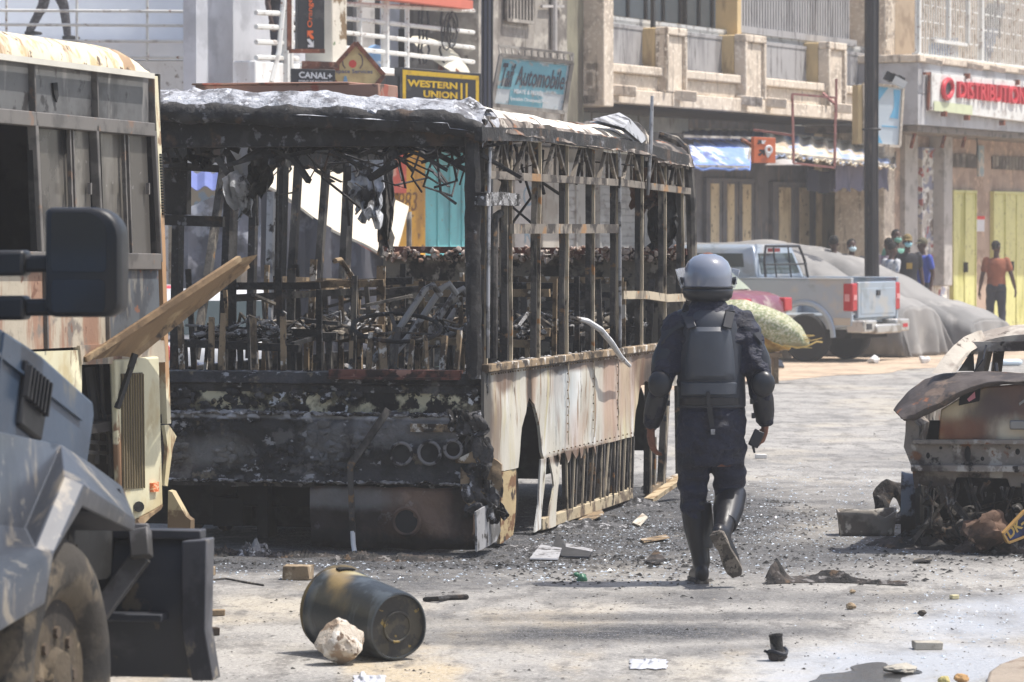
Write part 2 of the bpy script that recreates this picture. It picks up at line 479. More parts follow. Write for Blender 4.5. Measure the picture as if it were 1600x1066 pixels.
M_dark = mat('dark_recess', c8(52, 48, 46), [(c8(34, 31, 30), 3, .45, .65)], rough=.95)
M_shop = mat('shop_grey_paint', c8(112, 114, 122), [(c8(94, 96, 104), 1.5, .45, .68), (c8(126, 120, 118), 6, .6, .74, (1,1,.25))], rough=.85, bump=.1)
M_cream = mat('cream_stripe', c8(214, 200, 172), [(c8(176, 160, 134), 3, .5, .7, (1,1,.3)), (c8(120, 108, 92), 9, .66, .76)], rough=.85)
M_white = mat('white_metal', c8(214, 214, 210), [(c8(172, 166, 160), 5, .55, .74), (c8(130, 96, 76), 13, .68, .78)], rough=.55)
M_tile = mat('pale_blue_cladding', c8(233, 235, 238), [(c8(224, 227, 232), .8, .4, .66)], rough=.6, var=.04)
M_wwall = mat('white_wall', c8(234, 234, 232), [(c8(210, 207, 203), 1.5, .5, .7, (1,1,.3)), (c8(150, 140, 130), 8, .66, .78)], rough=.9, var=.06)
M_glass = mat('dusty_window_glass', c8(92, 100, 106), rough=.15, spec=.6)
M_black = mat('black_paint', c8(32, 32, 34), [(c8(60, 58, 56), 6, .58, .76)], rough=.5)
M_rust = mat('rusty_steel', c8(128, 74, 52), [(c8(90, 56, 44), 8, .45, .65), (c8(160, 120, 100), 14, .6, .74)], rough=.85, bump=.25)
M_pinkframe = mat('faded_red_frame', c8(160, 112, 106), [(c8(124, 88, 82), 8, .5, .7)], rough=.8)
M_pinkwall = mat('pink_brown_wall', c8(176, 154, 138), [(c8(156, 134, 118), 2.0, .45, .66), (c8(198, 172, 150), 5, .58, .74)], rough=.95, bump=.25, bsc=20)
M_fascia = mat('grey_fascia_tile', c8(176, 176, 178), [(c8(158, 156, 158), 1.4, .46, .62)], rough=.7)
M_yellow = mat('pale_yellow_door', c8(208, 206, 140), [(c8(180, 178, 104), 2.0, .5, .7, (1,1,.2)), (c8(140, 132, 90), 12, .68, .78)], rough=.6)
M_teal = mat('teal_metal_door', c8(92, 142, 136), [(c8(76, 116, 112), 2.5, .5, .7, (1,1,.2))], rough=.6)
M_turq = mat('turquoise_metal_door', c8(106, 184, 190), [(c8(90, 158, 166), 2, .5, .7, (1,1,.2)), (c8(130, 120, 104), 14, .68, .78)], rough=.6)
M_beige = mat('beige_wall', c8(172, 166, 156), [(c8(150, 142, 130), 1.3, .45, .66), (c8(120, 108, 96), 6, .6, .75, (1,1,.2))], rough=.95)
M_shut = mat('roller_shutter', c8(168, 164, 158), [(c8(140, 134, 128), 3, .5, .7), (c8(110, 102, 96), 10, .64, .76)], rough=.6)
M_ltgrey = mat('light_grey_paint', c8(176, 172, 168), [(c8(150, 146, 142), 3, .5, .7)], rough=.8)

def fbox(mb, px0, px1, z0, z1, off, th):
    """facade-local box: front face at off, thickness th inward"""
    return mb.bb(fx(px0, off), fx(px1, off), -off, -off+th, z0, z1)

# ---- concrete balcony building
bc = thing('balcony_building', 'weathered concrete building with posted balcony parapet over grey striped shop doors', 'building', (fx(1160), 0, 0), fr=FA)
zu, zb = 4.0, fz(940, 137)
zl0, zl1 = fz(940, 112), fz(940, 98)
zp0, zp1 = fz(940, 94), fz(940, 34)
zt0, zt1 = fz(942, 33), fz(942, 19)
xa, xb = fx(925), fx(1372)
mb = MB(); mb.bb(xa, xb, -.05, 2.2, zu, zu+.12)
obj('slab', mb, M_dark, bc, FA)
mb = MB(); mb.bb(xa, xb, -.13, .1, zu+.02, zb); mb.bb(xa, xb, -.03, .12, zb, zl0); mb.bb(xa, xb, -.12, .12, zl0, zl1)
obj('parapet', mb, M_conc, bc, FA, bevel=.02)
posts = [(1025, 1057), (1148, 1181), (1279, 1307)]
for i, (a, b) in enumerate(posts):
    zt = fz(a, 42 + (a-1025)*.092)
    mb = MB()
    x0, x1 = fx(a), fx(b); w = x1-x0
    mb.cur = 0
    mb.bb(x0, x0+.1*w, -.2, .02, zb, zt-.13); mb.bb(x1-.1*w, x1, -.2, .02, zb, zt-.13); mb.bb(x0, x1, -.2, .02, zt-.13, zt)
    mb.bb(x0+.1*w, x1-.1*w, -.14, .02, zb, zt-.131)
    mb.cur = 1; mb.bb(x0+.004, x1-.004, .021, .95, zl0, zt-.01)
    obj('post', mb, [M_conc, M_ochre], bc, FA, bevel=.02)
mb = MB(); x0, x1 = fx(925), fx(941); mb.bb(x0, x1, -.2, .6, zu-.05, 7.5); obj('end_pier', mb, M_conc, bc, FA, bevel=.02)
gaps = [(942, 1007), (1058, 1133), (1182, 1266), (1308, 1352), (1352, 1374)]
for a, b in gaps:
    mb = MB(); x0, x1 = fx(a, -.25), fx(b, -.25)
    mb.bb(x0, x1, .25, .27, zp0, zp1)
    for z in (zp0, zp1): mb.bb(x0, x1, .235, .285, z-.03, z+.03)
    k = max(2, int((x1-x0)/.7))
    for j in range(k+1):
        x = x0 + (x1-x0)*j/k
        mb.bb(x-.02, x+.02, .24, .28, zl1, zp0)
    obj('metal_panel', mb, M_panel, bc, FA)
mb = MB(); mb.bb(xa, xb+.4, .3, .4, zt0, zt1); mb.bb(xa, xb+.4, .3, .36, zp1+.05, zp1+.10); obj('handrail', mb, M_rail, bc, FA)
for px in (952, 1048, 1152, 1190, 1293):
    mb = MB(); x = fx(px); z = zb-.02
    mb.bar((x-.1, 0, z), (x+.1, -.42, z-.04), .22, .17)
    obj('drain_spout', mb, M_conc, bc, FA, bevel=.02)
# upper storey
mb = MB(); mb.bb(xa, xb, 1.6, 1.75, zu, 8.5); obj('upper_wall', mb, M_ochre, bc, FA)
for a, b, in ((950, 1060), (1068, 1150)):
    mb = MB(); mb.cur = 0; x0, x1 = fx(a, -1.55), fx(b, -1.55); z0 = zt1+.18
    mb.bb(x0, x1, 1.54, 1.6, z0, 8)
    mb.cur = 1
    for j in range(5):
        x = x0+(x1-x0)*j/4; mb.bb(x-.04, x+.04, 1.5, 1.56, z0, 8)
    obj('window', mb, [M_glass, M_black], bc, FA)
mb = MB(); x0, x1 = fx(1165), fx(1352); zz = fz(1165, 44)
k = 46
for j in range(k):
    x = x0 + (x1-x0)*j/k
    mb.bb(x, x+(x1-x0)/k*.52, .3, .36, zz, 7.6)
mb.bb(x0, x1, .37, .38, zz, 7.6)
for z in (zz, zz+1.05): mb.bb(x0-.1, x1+.2, .25, .42, z-.05, z+.07)
obj('louvre_screen', mb, M_panel, bc, FA)
mb = MB(); mb.bb(fx(1160), fx(1166), .1, .5, zl1, 8); obj('screen_post', mb, M_ochre, bc, FA)
mb = MB(); mb.bb(fx(1030), fx(1033), .1, .16, zl1, 8); obj('mullion', mb, M_black, bc, FA)
mb = MB(); mb.bb(fx(1374), fx(1386), -.1, .9, 0, 8.5); mb.bb(fx(1386), fx(1398), 0, .9, 0, 8.5); obj('column', mb, M_conc, bc, FA, bevel=.02)
# ground floor, set back under the slab
RO = -1.8
def door(par, pxs, ptop, zbot, off, m, th=.06, name='door', stripes=(), m2=None, split=1, handle=True):
    x0, x1 = fx(pxs[0], off), fx(pxs[1], off); zt = fz((pxs[0]+pxs[1])/2, ptop, off)
    mb = MB(); mb.bb(x0, x1, -off-th, -off+.01, zbot, zt)
    for j in range(split+1):
        x = x0+(x1-x0)*j/split; mb.bb(x-.02, x+.02, -off-th-.025, -off, zbot, zt+.03)
    mb.bb(x0-.03, x1+.03, -off-th-.03, -off, zt, zt+.06)
    mb.cur = 1
    for a, b in stripes:
        mb.bb(fx(a, off+th), fx(b, off+th), -off-th-.012, -off-.01, zbot+.05, zt-.04)
    o = obj(name, mb, [m, m2 or m], par, FA, bevel=.006)
    if handle:
        h = MB(); xm = x0+(x1-x0)*.5 if split > 1 else x1-.12
        h.bb(xm-.05, xm-.02, -off-th-.09, -off-th, (zt+zbot)*.42, (zt+zbot)*.42+.2); h.bb(xm+.02, xm+.05, -off-th-.07, -off-th, (zt+zbot)*.42+.05, (zt+zbot)*.42+.12)
        q = obj('handle', h, M_black, o, FA)
    return o
mb = MB(); mb.bb(fx(1040, RO), fx(1272, RO), -RO, -RO+.3, 0, zu); obj('shop_wall', mb, M_shop, bc, FA)
door(bc, (1098, 1174), 284, 0, RO, M_shop, stripes=((1110, 1123), (1136, 1147), (1160, 1173)), m2=M_cream, split=3)
door(bc, (1202, 1268), 290, 0, RO, M_shop, stripes=((1217, 1235), (1249, 1264)), m2=M_cream, split=2)
mb = MB(); mb.bb(fx(1272, RO), fx(1300, RO-1), -RO+1, -RO+1.2, 0, zu); mb.bb(fx(1283, RO), fx(1306, RO), -RO-.02, -RO+.2, 0, zu); obj('passage_wall', mb, M_ochre, bc, FA)
mb = MB(); mb.bb(fx(1306, RO), fx(1372, RO), -RO+.1, -RO+.4, 0, zu); obj('side_wall', mb, M_beige, bc, FA)
x0, x1 = fx(1311, RO), fx(1343, RO); zt = fz(1325, 298, RO)
mb = MB(); mb.bb(x0, x1, -RO+.03, -RO+.08, 0, zt); mb.cur = 1
for x in (x0, x1-.07): mb.bb(x, x+.07, -RO-.04, -RO+.05, 0, zt)
for z in (zt-.07, zt-.75, zt-1.5, .1): mb.bb(x0, x1, -RO-.03, -RO+.03, z, z+.08)
for j in range(1, 9):
    x = x0+(x1-x0)*j/9; mb.bb(x-.012, x+.012, -RO-.01, -RO+.02, .1, zt)
obj('grille_door', mb, [M_dark, M_ltgrey], bc, FA)
mb = MB(); mb.bb(fx(1371, -.7), fx(1419, -.7), .7, .9, 0, 4.2); obj('teal_bay', mb, M_teal, bc, FA)
for a, b in ((1372, 1391), (1393, 1416)):
    door(bc, (a, b), 236, 0, -.68, M_teal, split=1, handle=False)

# ---- grey corner building
gb = thing('grey_building', 'plain grey rendered corner building with a small barred window', 'building', (fx(840), 0, 0), fr=FA)
mb = MB(); mb.bb(fx(748), fx(886), .0, 3.4, 3.3, 9); obj('wall', mb, M_grey, gb, FA)
mb = MB(); mb.bb(fx(886), fx(926), .15, 3.4, 3.3, 9); obj('side_bay', mb, M_olive, gb, FA)
x0, x1 = fx(786), fx(826); z0 = fz(806, 33)
mb = MB(); mb.bb(x0, x1, -.03, .1, z0, z0+1.6); mb.cur = 1
for j in range(9):
    x = x0+(x1-x0)*j/8; mb.bb(x-.02, x+.02, -.08, -.04, z0-.03, z0+1.6)
for z in (z0-.03, z0+.75): mb.bb(x0-.04, x1+.04, -.09, -.05, z, z+.05)
obj('barred_window', mb, [M_dark, M_grey], gb, FA)
mb = MB(); mb.tube([fp(866, 80, .06), fp(866, -60, .06)], .05); mb.bar(fp(846, 10, .05), fp(880, 10, .05), .04); obj('drain_pipe', mb, M_ltgrey, gb, FA)
mb = MB(); mb.bb(fx(540), fx(1075, -.6), .6, .9, 0, 3.9); obj('shop_wall', mb, M_beige, gb, FA)
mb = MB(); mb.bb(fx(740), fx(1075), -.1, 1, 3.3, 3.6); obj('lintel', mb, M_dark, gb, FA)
def shutter(par, a, b, ptop, off=-.6, txt=None, m=None):
    x0, x1 = fx(a, off), fx(b, off); zt = fz((a+b)/2, ptop, off)
    P = MB(); n = 26
    for j in range(n):
        z = zt*j/n; P.bb(x0, x1, -off-.05-.012*(j % 2), -off, z+.004, z+zt/n-.004)
    P.bb(x0-.05, x0, -off-.09, -off, 0, zt+.1); P.bb(x1, x1+.05, -off-.09, -off, 0, zt+.1); P.bb(x0-.05, x1+.05, -off-.14, -off, zt, zt+.22)
    return obj('roller_shutter', P, m or M_shut, par, FA)
shutter(gb, 866, 893, 276); shutter(gb, 932, 990, 272); shutter(gb, 1000, 1060, 268)
M_posttxt = mat('faded_blue_lettering', c8(126, 146, 160), rough=.8)
mb = MB(); x0, x1 = fx(800, -.6), fx(845, -.6); mb.bb(x0, x1, .55, .6, 1.2, 3.1); obj('painted_panel', mb, M_ltgrey, gb, FA)
mb = text_mb('CK', x0+.3, x1-.1, fz(812, 322, -.6), fz(812, 290, -.6), y=.55); obj('lettering', mb, M_posttxt, gb, FA)
mb = text_mb('RA', fx(802, -.6)+.3, fx(846, -.6)-.1, fz(812, 380, -.6), fz(812, 352, -.6), y=.55); obj('lettering', mb, M_posttxt, gb, FA)
mb = MB(); mb.bb(fx(894), fx(931), .5, .6, 0, 3.3); obj('pilaster', mb, M_beige, gb, FA)
# turquoise doors and the yellow painted bay
M_ypaint = mat('yellow_painted_wall', c8(214, 164, 60), [(c8(176, 132, 58), 2, .5, .7, (1,1,.4)), (c8(120, 90, 60), 8, .62, .74)], rough=.8)
door(gb, (656, 732), 230, 0, -.6, M_turq, split=4, th=.08)
mb = MB(); mb.bb(fx(614, -.6), fx(655, -.6), .5, .62, 0, 3.9); obj('yellow_bay', mb, M_ypaint, gb, FA)
mb = text_mb('983', fx(618, -.5)+.1, fx(652, -.5), fz(635, 330, -.5), fz(635, 300, -.5), y=.5, shear=.2); obj('lettering', mb, mat('brown_paint', c8(122, 86, 50), rough=.9), gb, FA)
M_red = mat('faded_red_poster', c8(206, 92, 78), [(c8(226, 170, 150), 4, .58, .72)], rough=.7)
mb = MB(); mb.bb(fx(618, -.4), fx(641, -.4), .46, .49, fz(630, 302, -.5), fz(630, 232, -.5)); tag(obj('poster', mb, M_red, gb, FA), 'torn red poster on yellow bay')
mb = MB(); mb.bb(fx(600, -.3), fx(613, -.3), .3, .6, 0, 3.9); obj('pier', mb, mat('brown_pier', c8(112, 96, 84), rough=.9), gb, FA)
mb = MB(); mb.bb(fx(560, -.5), fx(598, -.5), .5, .62, 0, 3.0); obj('brown_shutter', mb, mat('red_brown_shutter', c8(150, 84, 70), [(c8(120, 100, 90), 4, .5, .7)], rough=.7), gb, FA)

# ---- white railed building behind the signs
mbd = thing('railed_building', 'white building with balcony of horizontal white rails and a peeling column', 'building', (fx(600), 0, 0), fr=FA)
M_bluewall = mat('blue_grey_wall', c8(200, 202, 208), [(c8(176, 178, 184), 1.2, .46, .66)], rough=.9)  # pale blue-grey wall colour with slightly darker noise patches
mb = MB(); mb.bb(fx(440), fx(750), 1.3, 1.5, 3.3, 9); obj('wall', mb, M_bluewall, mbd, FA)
mb = MB(); mb.bb(fx(400, .1), fx(745), -.1, .25, 3.2, fz(600, 112)); mb.bb(fx(470, .1), fx(745), -.2, 0, fz(600, 118), fz(600, 108)); obj('parapet', mb, M_wwall, mbd, FA, bevel=.02)
mb = MB(); mb.bb(fx(440), fx(545), .35, .62, 0, 3.9); obj('lower_wall', mb, M_beige, mbd, FA)
mb = MB(); mb.bb(fx(507), fx(531), -.12, .3, 3.3, 9); obj('column', mb, mat('peeling_column', c8(206, 200, 186), [(c8(120, 100, 74), 2.5, .56, .62), (c8(86, 112, 74), 5, .66, .72)], rough=.95, bump=.4), mbd, FA, bevel=.02)
mb = MB()
for pya, pyb in ((6, 18), (28, 52), (50, 76), (74, 98)):
    mb.tube([fp(531, pya, .05), fp(740, pyb-1, .05)], .032, 6)
for px in (562, 602, 636):
    mb.tube([fp(px, 118, .05), fp(px, -30, .05)], .035 if px != 602 else .06, 6)
obj('railing', mb, M_white, mbd, FA)
mb = MB()
for py in (20, 42, 66, 90):
    mb.tube([fp(400, py, .08), fp(465, py+2, .08)], .035, 6)
for px in (446, 452): mb.tube([fp(px, 135, .1), fp(px, -20, .1)], .06, 6)
mb.tube([fp(424, 128, .12), fp(436, 80, .12), fp(444, -10, .12)], .035, 6)
obj('stair_rail', mb, M_white, mbd, FA)
for a, b, z0 in ((540, 552, 0), (585, 594, 0), (632, 642, 1)):
    mb = MB(); mb.bb(fx(a, -1.2), fx(b, -1.2), 1.2, 1.3, 3.6, 7 if not z0 else 5.0); obj('door_frame', mb, M_black, mbd, FA)
mb = MB(); mb.bb(fx(556, -1.2), fx(584, -1.2), 1.18, 1.3, 3.6, 5.4); obj('door', mb, M_ltgrey, mbd, FA)
mb = MB(); mb.bb(fx(534), fx(715), -.25, 0, fz(620, -10), fz(620, 4)); obj('red_trim', mb, mat('coral_trim', c8(200, 110, 92), rough=.8), mbd, FA)
M_wire = mat('black_cable', c8(40, 40, 42), rough=.6)
mb = MB()
for px, a in ((660, 4), (668, -5), (690, 6), (655, 2)):
    mb.tube([fp(px+a*math.sin(t*3), -10+t*22, .02) for t in range(6)], .018, 5)
for k in range(4):
    c = fp(704+U(-8, 10), 55+U(-15, 15), .1)
    mb.tube([c + V((.16*math.cos(t), 0, .22*math.sin(t))) for t in [i*.6 for i in range(11)]], .012, 5)
obj('cable', mb, M_wire, mbd, FA)

# ---- pale clad building at the far left (seen square on)
YL = 57.0
lb = thing('clad_building', 'pale blue panel clad building with a terrace behind thin white rails', 'building', (-7.5, YL, 0))
zt = At(100, 62, YL).z; xl, xr = At(-60, 0, YL).x, At(447, 0, YL).x
mb = MB(); xs = [-260, -125, 10, 120, 230, 395, 420]
for a, b in zip(xs, xs[1:]):
    mb.bb(At(a, 0, YL+1.6).x+.012, At(b, 0, YL+1.6).x-.012, YL+1.6, YL+1.8, 3, 9)
mb.bb(At(-260, 0, YL+1.7).x, At(420, 0, YL+1.7).x, YL+1.7, YL+2, 3, 9)
obj('cladding', mb, M_tile, lb)
mb = MB()
for a, b in zip(xs, xs[1:]):
    mb.bb(At(a, 0, YL).x+.008, At(b, 0, YL).x-.008, YL-.02, YL+.1, At(0, 94, YL).z, zt)
mb.bb(At(-260, 0, YL).x, xr, YL, YL+1.8, zt-.3, zt-.02)
obj('terrace_front', mb, M_tile, lb)
mb = MB(); mb.bb(At(-260, 0, YL).x, xr+.8, YL-.06, YL+1.7, 0, At(0, 95, YL).z-.004); obj('lower_wall', mb, M_wwall, lb)
mb = MB()
for py in (17, 39, 64, 89): mb.tube([At(-260, py-2, YL-.3), At(440, py+2, YL-.3)], .022, 6)
for px in (10, 120, 230, 340, 396): mb.tube([At(px, 96, YL-.28), At(px, -40, YL-.28)], .02, 6)
obj('railing', mb, M_white, lb)
mb = MB(); mb.bb(At(395, 0, YL).x, At(432, 0, YL).x, YL+1.2, YL+1.7, 3, 9); obj('corner_pier', mb, M_bluewall, lb)
mb = MB()
for k, px in enumerate((322, 335, 346)): mb.tube([At(px-(6 if k == 0 else 0), 60+30*k, YL-.15), At(px, 20, YL-.15), At(px+2, -20, YL-.15)], .015, 5)
obj('cable', mb, M_wire, lb)

# ---- right hand building with the big sign
rb = thing('grilled_building', 'pink brown building with grey fascia and white grilled balcony above yellow doors', 'building', (fx(1500), 0, 0), fr=FA)
OF = .9
x0, x1 = fx(1432, OF), fx(1720, OF); z0, z1 = fz(1441, 196, OF), fz(1441, 98, OF)
mb = MB(); k = 9
for j in range(k):
    for i in range(2):
        mb.bb(x0+(x1-x0)*j/k+.008, x0+(x1-x0)*(j+1)/k-.008, -OF-.02, -OF+.1, z0+(z1-z0)*i/2+.008, z0+(z1-z0)*(i+1)/2-.008)
mb.bb(x0+.01, x1, -OF, 1.4, z0+.01, z1-.01)
obj('fascia', mb, M_fascia, rb, FA)
mb = MB(); mb.bb(x0-.05, x1, -OF-.08, 1, z1, z1+.14); obj('ledge', mb, M_conc, rb, FA, bevel=.02)
mb = MB(); mb.bb(x0+.2, x1, -OF+.05, 1.4, z0-.12, z0); obj('soffit', mb, mat('soffit_grey', c8(120, 112, 104), [(c8(80, 74, 68), 3, .5, .65)], rough=.9), rb, FA)
mb = MB(); mb.bb(fx(1419), fx(1720), .3, .7, 0, z0-.1); obj('wall', mb, M_pinkwall, rb, FA)
mb = MB(); mb.bb(fx(1400), fx(1720), 1.0, 1.2, z1, 9.5); obj('upper_wall', mb, mat('upper_tan_wall', c8(164, 146, 124), [(c8(140, 122, 102), 2, .46, .66)], rough=.95), rb, FA)
mb = MB(); mb.bb(fx(1400), fx(1434), .6, .8, 0, 9.5); obj('return_wall', mb, M_beige, rb, FA)
mb = MB(); zg = fz(1441, 86, OF)
for j in range(60):
    x = x0+.1+j*.145
    mb.bb(x-.012, x+.012, -OF+.05, -OF+.075, zg, 8)
for i in range(12):
    z = zg+.02+i*.31
    for j in range(60):
        if (i*3+j*7) % 5 < 3 or i == 0: mb.bb(x0+.1+j*.145, x0+.1+(j+1)*.145, -OF+.05, -OF+.072, z-.012, z+.012)
for px in (1437, 1535, 1640): mb.bb(fx(px, OF)-.045, fx(px, OF)+.045, -OF, -OF+.09, zg-.1, 8)
mb.bb(x0, x1, -OF-.02, -OF+.1, zg-.08, zg+.03)
mb.bb(fx(1458, OF), fx(1510, OF), -OF-.01, -OF+.05, fz(1480, 66, OF)-.03, fz(1480, 66, OF)+.03)
for px in (1483, 1513): mb.bb(fx(px, OF)-.03, fx(px, OF)+.03, -OF-.01, -OF+.05, fz(1480, 66, OF), 8)
obj('balcony_grille', mb, M_white, rb, FA)
for px in (1440, 1505, 1540, 1585):
    mb = MB(); x = fx(px, OF); mb.bar((x, -OF, z1+.06), (x+.12, -OF-.35, z1-.02), .09); obj('bracket', mb, M_conc, rb, FA)
for a, b in ((1484, 1519), (1547, 1600)):
    door(rb, (a, b), 302 if a < 1500 else 304, 0, -.3, M_yellow, split=2 if a < 1500 else 3, th=.07)
for a, b in ((1487, 1521), (1549, 1610)):
    xx0, xx1 = fx(a, -.3), fx(b, -.3); za, zb_ = fz(1500, 262, -.3), fz(1500, 241, -.3)
    mb = MB(); mb.bb(xx0, xx1, .27, .35, za, zb_); mb.cur = 1
    k = 7 if a < 1500 else 12
    for j in range(k+1):
        x = xx0+(xx1-xx0)*j/k; mb.box((x, .25, (za+zb_)/2), (.05, .06, zb_-za), (0, 0, .5))
    obj('vent', mb, [M_dark, M_grey], rb, FA)
mb = MB(); mb.bb(fx(1530, -.25), fx(1538, -.25), .26, .32, fz(1535, 276, -.3), fz(1535, 228, -.3)); obj('faded_plate', mb, mat('blue_grey_plate', c8(150, 166, 172), [(c8(196, 190, 180), 5, .5, .6)], rough=.7), rb, FA)
mb = MB(); mb.bb(fx(1526, -.25), fx(1539, -.25), .26, .31, fz(1532, 362, -.3), fz(1532, 340, -.3)); mb.cur = 1; mb.bb(fx(1526, -.25), fx(1539, -.25), .255, .31, fz(1532, 343, -.3), fz(1532, 338, -.3)); obj('notice', mb, [mat('paper_white', c8(214, 214, 218), rough=.8), mat('paper_red', c8(214, 70, 62), rough=.8)], rb, FA)
# door covered in bills
M_bill = mat('pasted_bills', c8(190, 184, 176), [(c8(140, 142, 160), 3, .52, .57, (1,1,1.4), 2.0), (c8(220, 218, 212), 3.4, .56, .6, (1,1,1.8), 2.0), (c8(120, 110, 102), 3, .6, .66, (1,1,1.0), 3.0), (c8(166, 96, 92), 4, .7, .73, (1,1,1.5), 1.0)], rough=.85, var=.12)
mb = MB(); mb.bb(fx(1414, -.2), fx(1434, -.2), .2, .35, 0, z0-.1); obj('pier', mb, M_ltgrey, rb, FA)
door(rb, (1434, 1476), 236, 0, -.28, M_bill, split=2, th=.07)
mb = MB(); mb.bb(fx(1474, 0), fx(1487, 0), -.02, .3, 0.9, z0-.1); obj('downpipe_box', mb, M_ltgrey, rb, FA, bevel=.02)
mb = MB(); mb.tube([fp(1476, 440, -.1), fp(1476, 370, -.1)], .06, 8); obj('pipe', mb, M_rust, rb, FA)
for px in (1430, 1478, 1510):
    mb = MB(); p = fp(px, 205, .4)
    mb.bar(p, p+V((.05, .1, -.32)), .05); mb.ball(p+V((-.15, 0, .02)), .07, 8, 6); obj('soffit_lamp', mb, M_rust, rb, FA)
mb = MB(); mb.tube([fp(1490+i*10, 208+3*math.sin(i*1.3), .6) for i in range(13)], .03, 5); mb.tube([fp(1525+2*math.sin(i), 210+i*12, .2) for i in range(4)], .015, 5); obj('cable', mb, M_wire, rb, FA)

# ================================================================ signs
def sboard(name, label, cat, cx, cy, Y, yaw, poly, m, th=.1, roll=0.0, rim=None, rimw=.03, group=None):
    """a flat sign: polygon given in photo pixels laid on an upright plane through the point at depth Y"""
    f = Fr(At(cx, cy, Y), yaw)
    root = thing(name, label, cat, fr=f, group=group)
    P = [f.hit(x, y, 1, 0.0) for x, y in poly]
    P = [V((p.x, 0, p.z)) for p in P]
    mb = MB(); mb.prism(P, (0, th, 0)); obj('board', mb, m, root, f, bevel=.006)
    if rim:
        mb = MB()
        for i in range(len(P)): mb.bar(P[i]+V((0, -.01, 0)), P[(i+1) % len(P)]+V((0, -.01, 0)), rimw, .05, up=(0, 1, 0))
        obj('rim', mb, rim, root, f)
    return root, f, P
def shear_text(f, root, s, quad, m, off=.008, y=-.004, shear=0.0, ext=.004):
    """text warped into the pixel quad (tl, tr, br, bl) on the sign plane"""
    Q = [f.hit(a, b, 1, 0.0) for a, b in quad]
    mb = text_mb(s, 0, 1, 0, 1, ext=ext, off=off, shear=shear)
    for i, p in enumerate(mb.v):
        u, v = p.x, p.z
        q = (Q[3]*(1-u)+Q[2]*u)*(1-v) + (Q[0]*(1-u)+Q[1]*u)*v
        mb.v[i] = V((q.x, y+p.y, q.z))
    return obj('lettering', mb, m, root, f)
def shape(f, root, name, poly, m, y=-.006):
    P = [f.hit(a, b, 1, 0.0) for a, b in poly]
    mb = MB(); mb.prism([V((p.x, y, p.z)) for p in P], (0, .005, 0)); return obj(name, mb, m, root, f)
M_txtw = mat('white_letters', c8(222, 222, 222), rough=.6, var=.03)
M_org = mat('orange_paint', c8(232, 104, 44), [(c8(200, 96, 50), 5, .58, .74)], rough=.6, var=.05)
M_signblack = mat('sign_black', c8(44, 44, 48), [(c8(70, 68, 68), 5, .6, .75)], rough=.5)
yaw = R(58)
# vertical black telecom sign
r, f, P = sboard('shop_sign', 'tall narrow black sign with orange vertical lettering on the railed balcony', 'sign', 486, 40, 47.6, R(18), [(466, -60), (507, -60), (507, 77), (465, 77)], M_signblack, .14)
mb = MB(); p = f.hit(452, 80, 1, 0); q = f.hit(507, 80, 1, 0); mb.bar(p, q, .05); mb.bar(f.hit(452, 79, 1, 0), f.hit(452, -60, 1, 0), .05); obj('bracket', mb, M_rust, r, f)
Qs = [f.hit(a, b, 1, 0.0) for a, b in ((480, 43), (480, -2), (490, -2), (490, 43))]
mb = text_mb('Orange', 0, 1, 0, 1, ext=.004, off=.012)
for i, p in enumerate(mb.v):
    u, v = p.x, p.z
    q = (Qs[3]*(1-u)+Qs[2]*u)*(1-v) + (Qs[0]*(1-u)+Qs[1]*u)*v
    mb.v[i] = V((q.x, -.004+p.y, q.z))
obj('lettering', mb, M_org, r, f)
shape(f, r, 'arrow_mark', [(480, 48), (489, 48), (489, 52), (485, 52), (490, 58), (490, 61), (486, 61), (481, 54), (481, 58), (480, 58)], M_org)
shape(f, r, 'arrow_mark', [(490, 74), (481, 74), (481, 70), (485, 70), (480, 64), (480, 61), (484, 61), (489, 68), (489, 64), (490, 64)], M_txtw)
# black CANAL+ board
r, f, P = sboard('shop_sign', 'small black sign reading CANAL+ below the orange vertical sign', 'sign', 490, 118, 46.6, R(8), [(455, 107), (524, 109), (524, 145), (455, 143)], M_signblack, .12)
shear_text(f, r, 'CANAL+', [(467, 112), (519, 114), (519, 124), (467, 122)], M_txtw, off=.03)
shear_text(f, r, 'POINT DE RECHARGE', [(467, 125), (519, 126.5), (519, 130), (467, 129)], M_txtw, off=.01)
mb = MB(); mb.bar(f.hit(472, 102, 1, .1), f.hit(530, 104, 1, .1), .1); obj('bracket', mb, M_rust, r, f)
# diamond
M_dia = mat('tan_sign_face', c8(206, 182, 128), [(c8(186, 160, 112), 3, .5, .7)], rough=.6)
r, f, P = sboard('shop_sign', 'tan diamond shaped sign with rust red rim reading espace Services', 'sign', 556, 118, 47.0, R(10), [(556, 67), (600, 118), (558, 168), (512, 116)], M_dia, .14, rim=M_rust, rimw=.05)
shear_text(f, r, 'space Services', [(525, 108), (582, 109), (582, 117), (525, 116)], mat('blue_grey_letters', c8(96, 100, 128), rough=.7), off=.012)
mb = MB(); c = f.hit(551, 100, 1, 0)
mb.prism([c+V((.048*math.cos(t), -.006, .048*math.sin(t))) for t in [i*.4488 for i in range(14)]], (0, .005, 0)); obj('emblem', mb, mat('emblem_red', c8(214, 72, 62), rough=.7), r, f)
mb = MB()
for sx in (-1, 1): mb.tube([c+V((sx*(.05+.075*math.sin(t)), -.004, -.01+.1*math.cos(t)+.04)) for t in (.3, .8, 1.4, 2.0, 2.6)], .008, 5)
obj('emblem_arm', mb, mat('emblem_grey', c8(120, 100, 96), rough=.7), r, f)
shape(f, r, 'blue_mark', [(538, 119), (541, 119), (544, 130), (536, 130)], mat('blue_mark', c8(120, 160, 190), rough=.7))
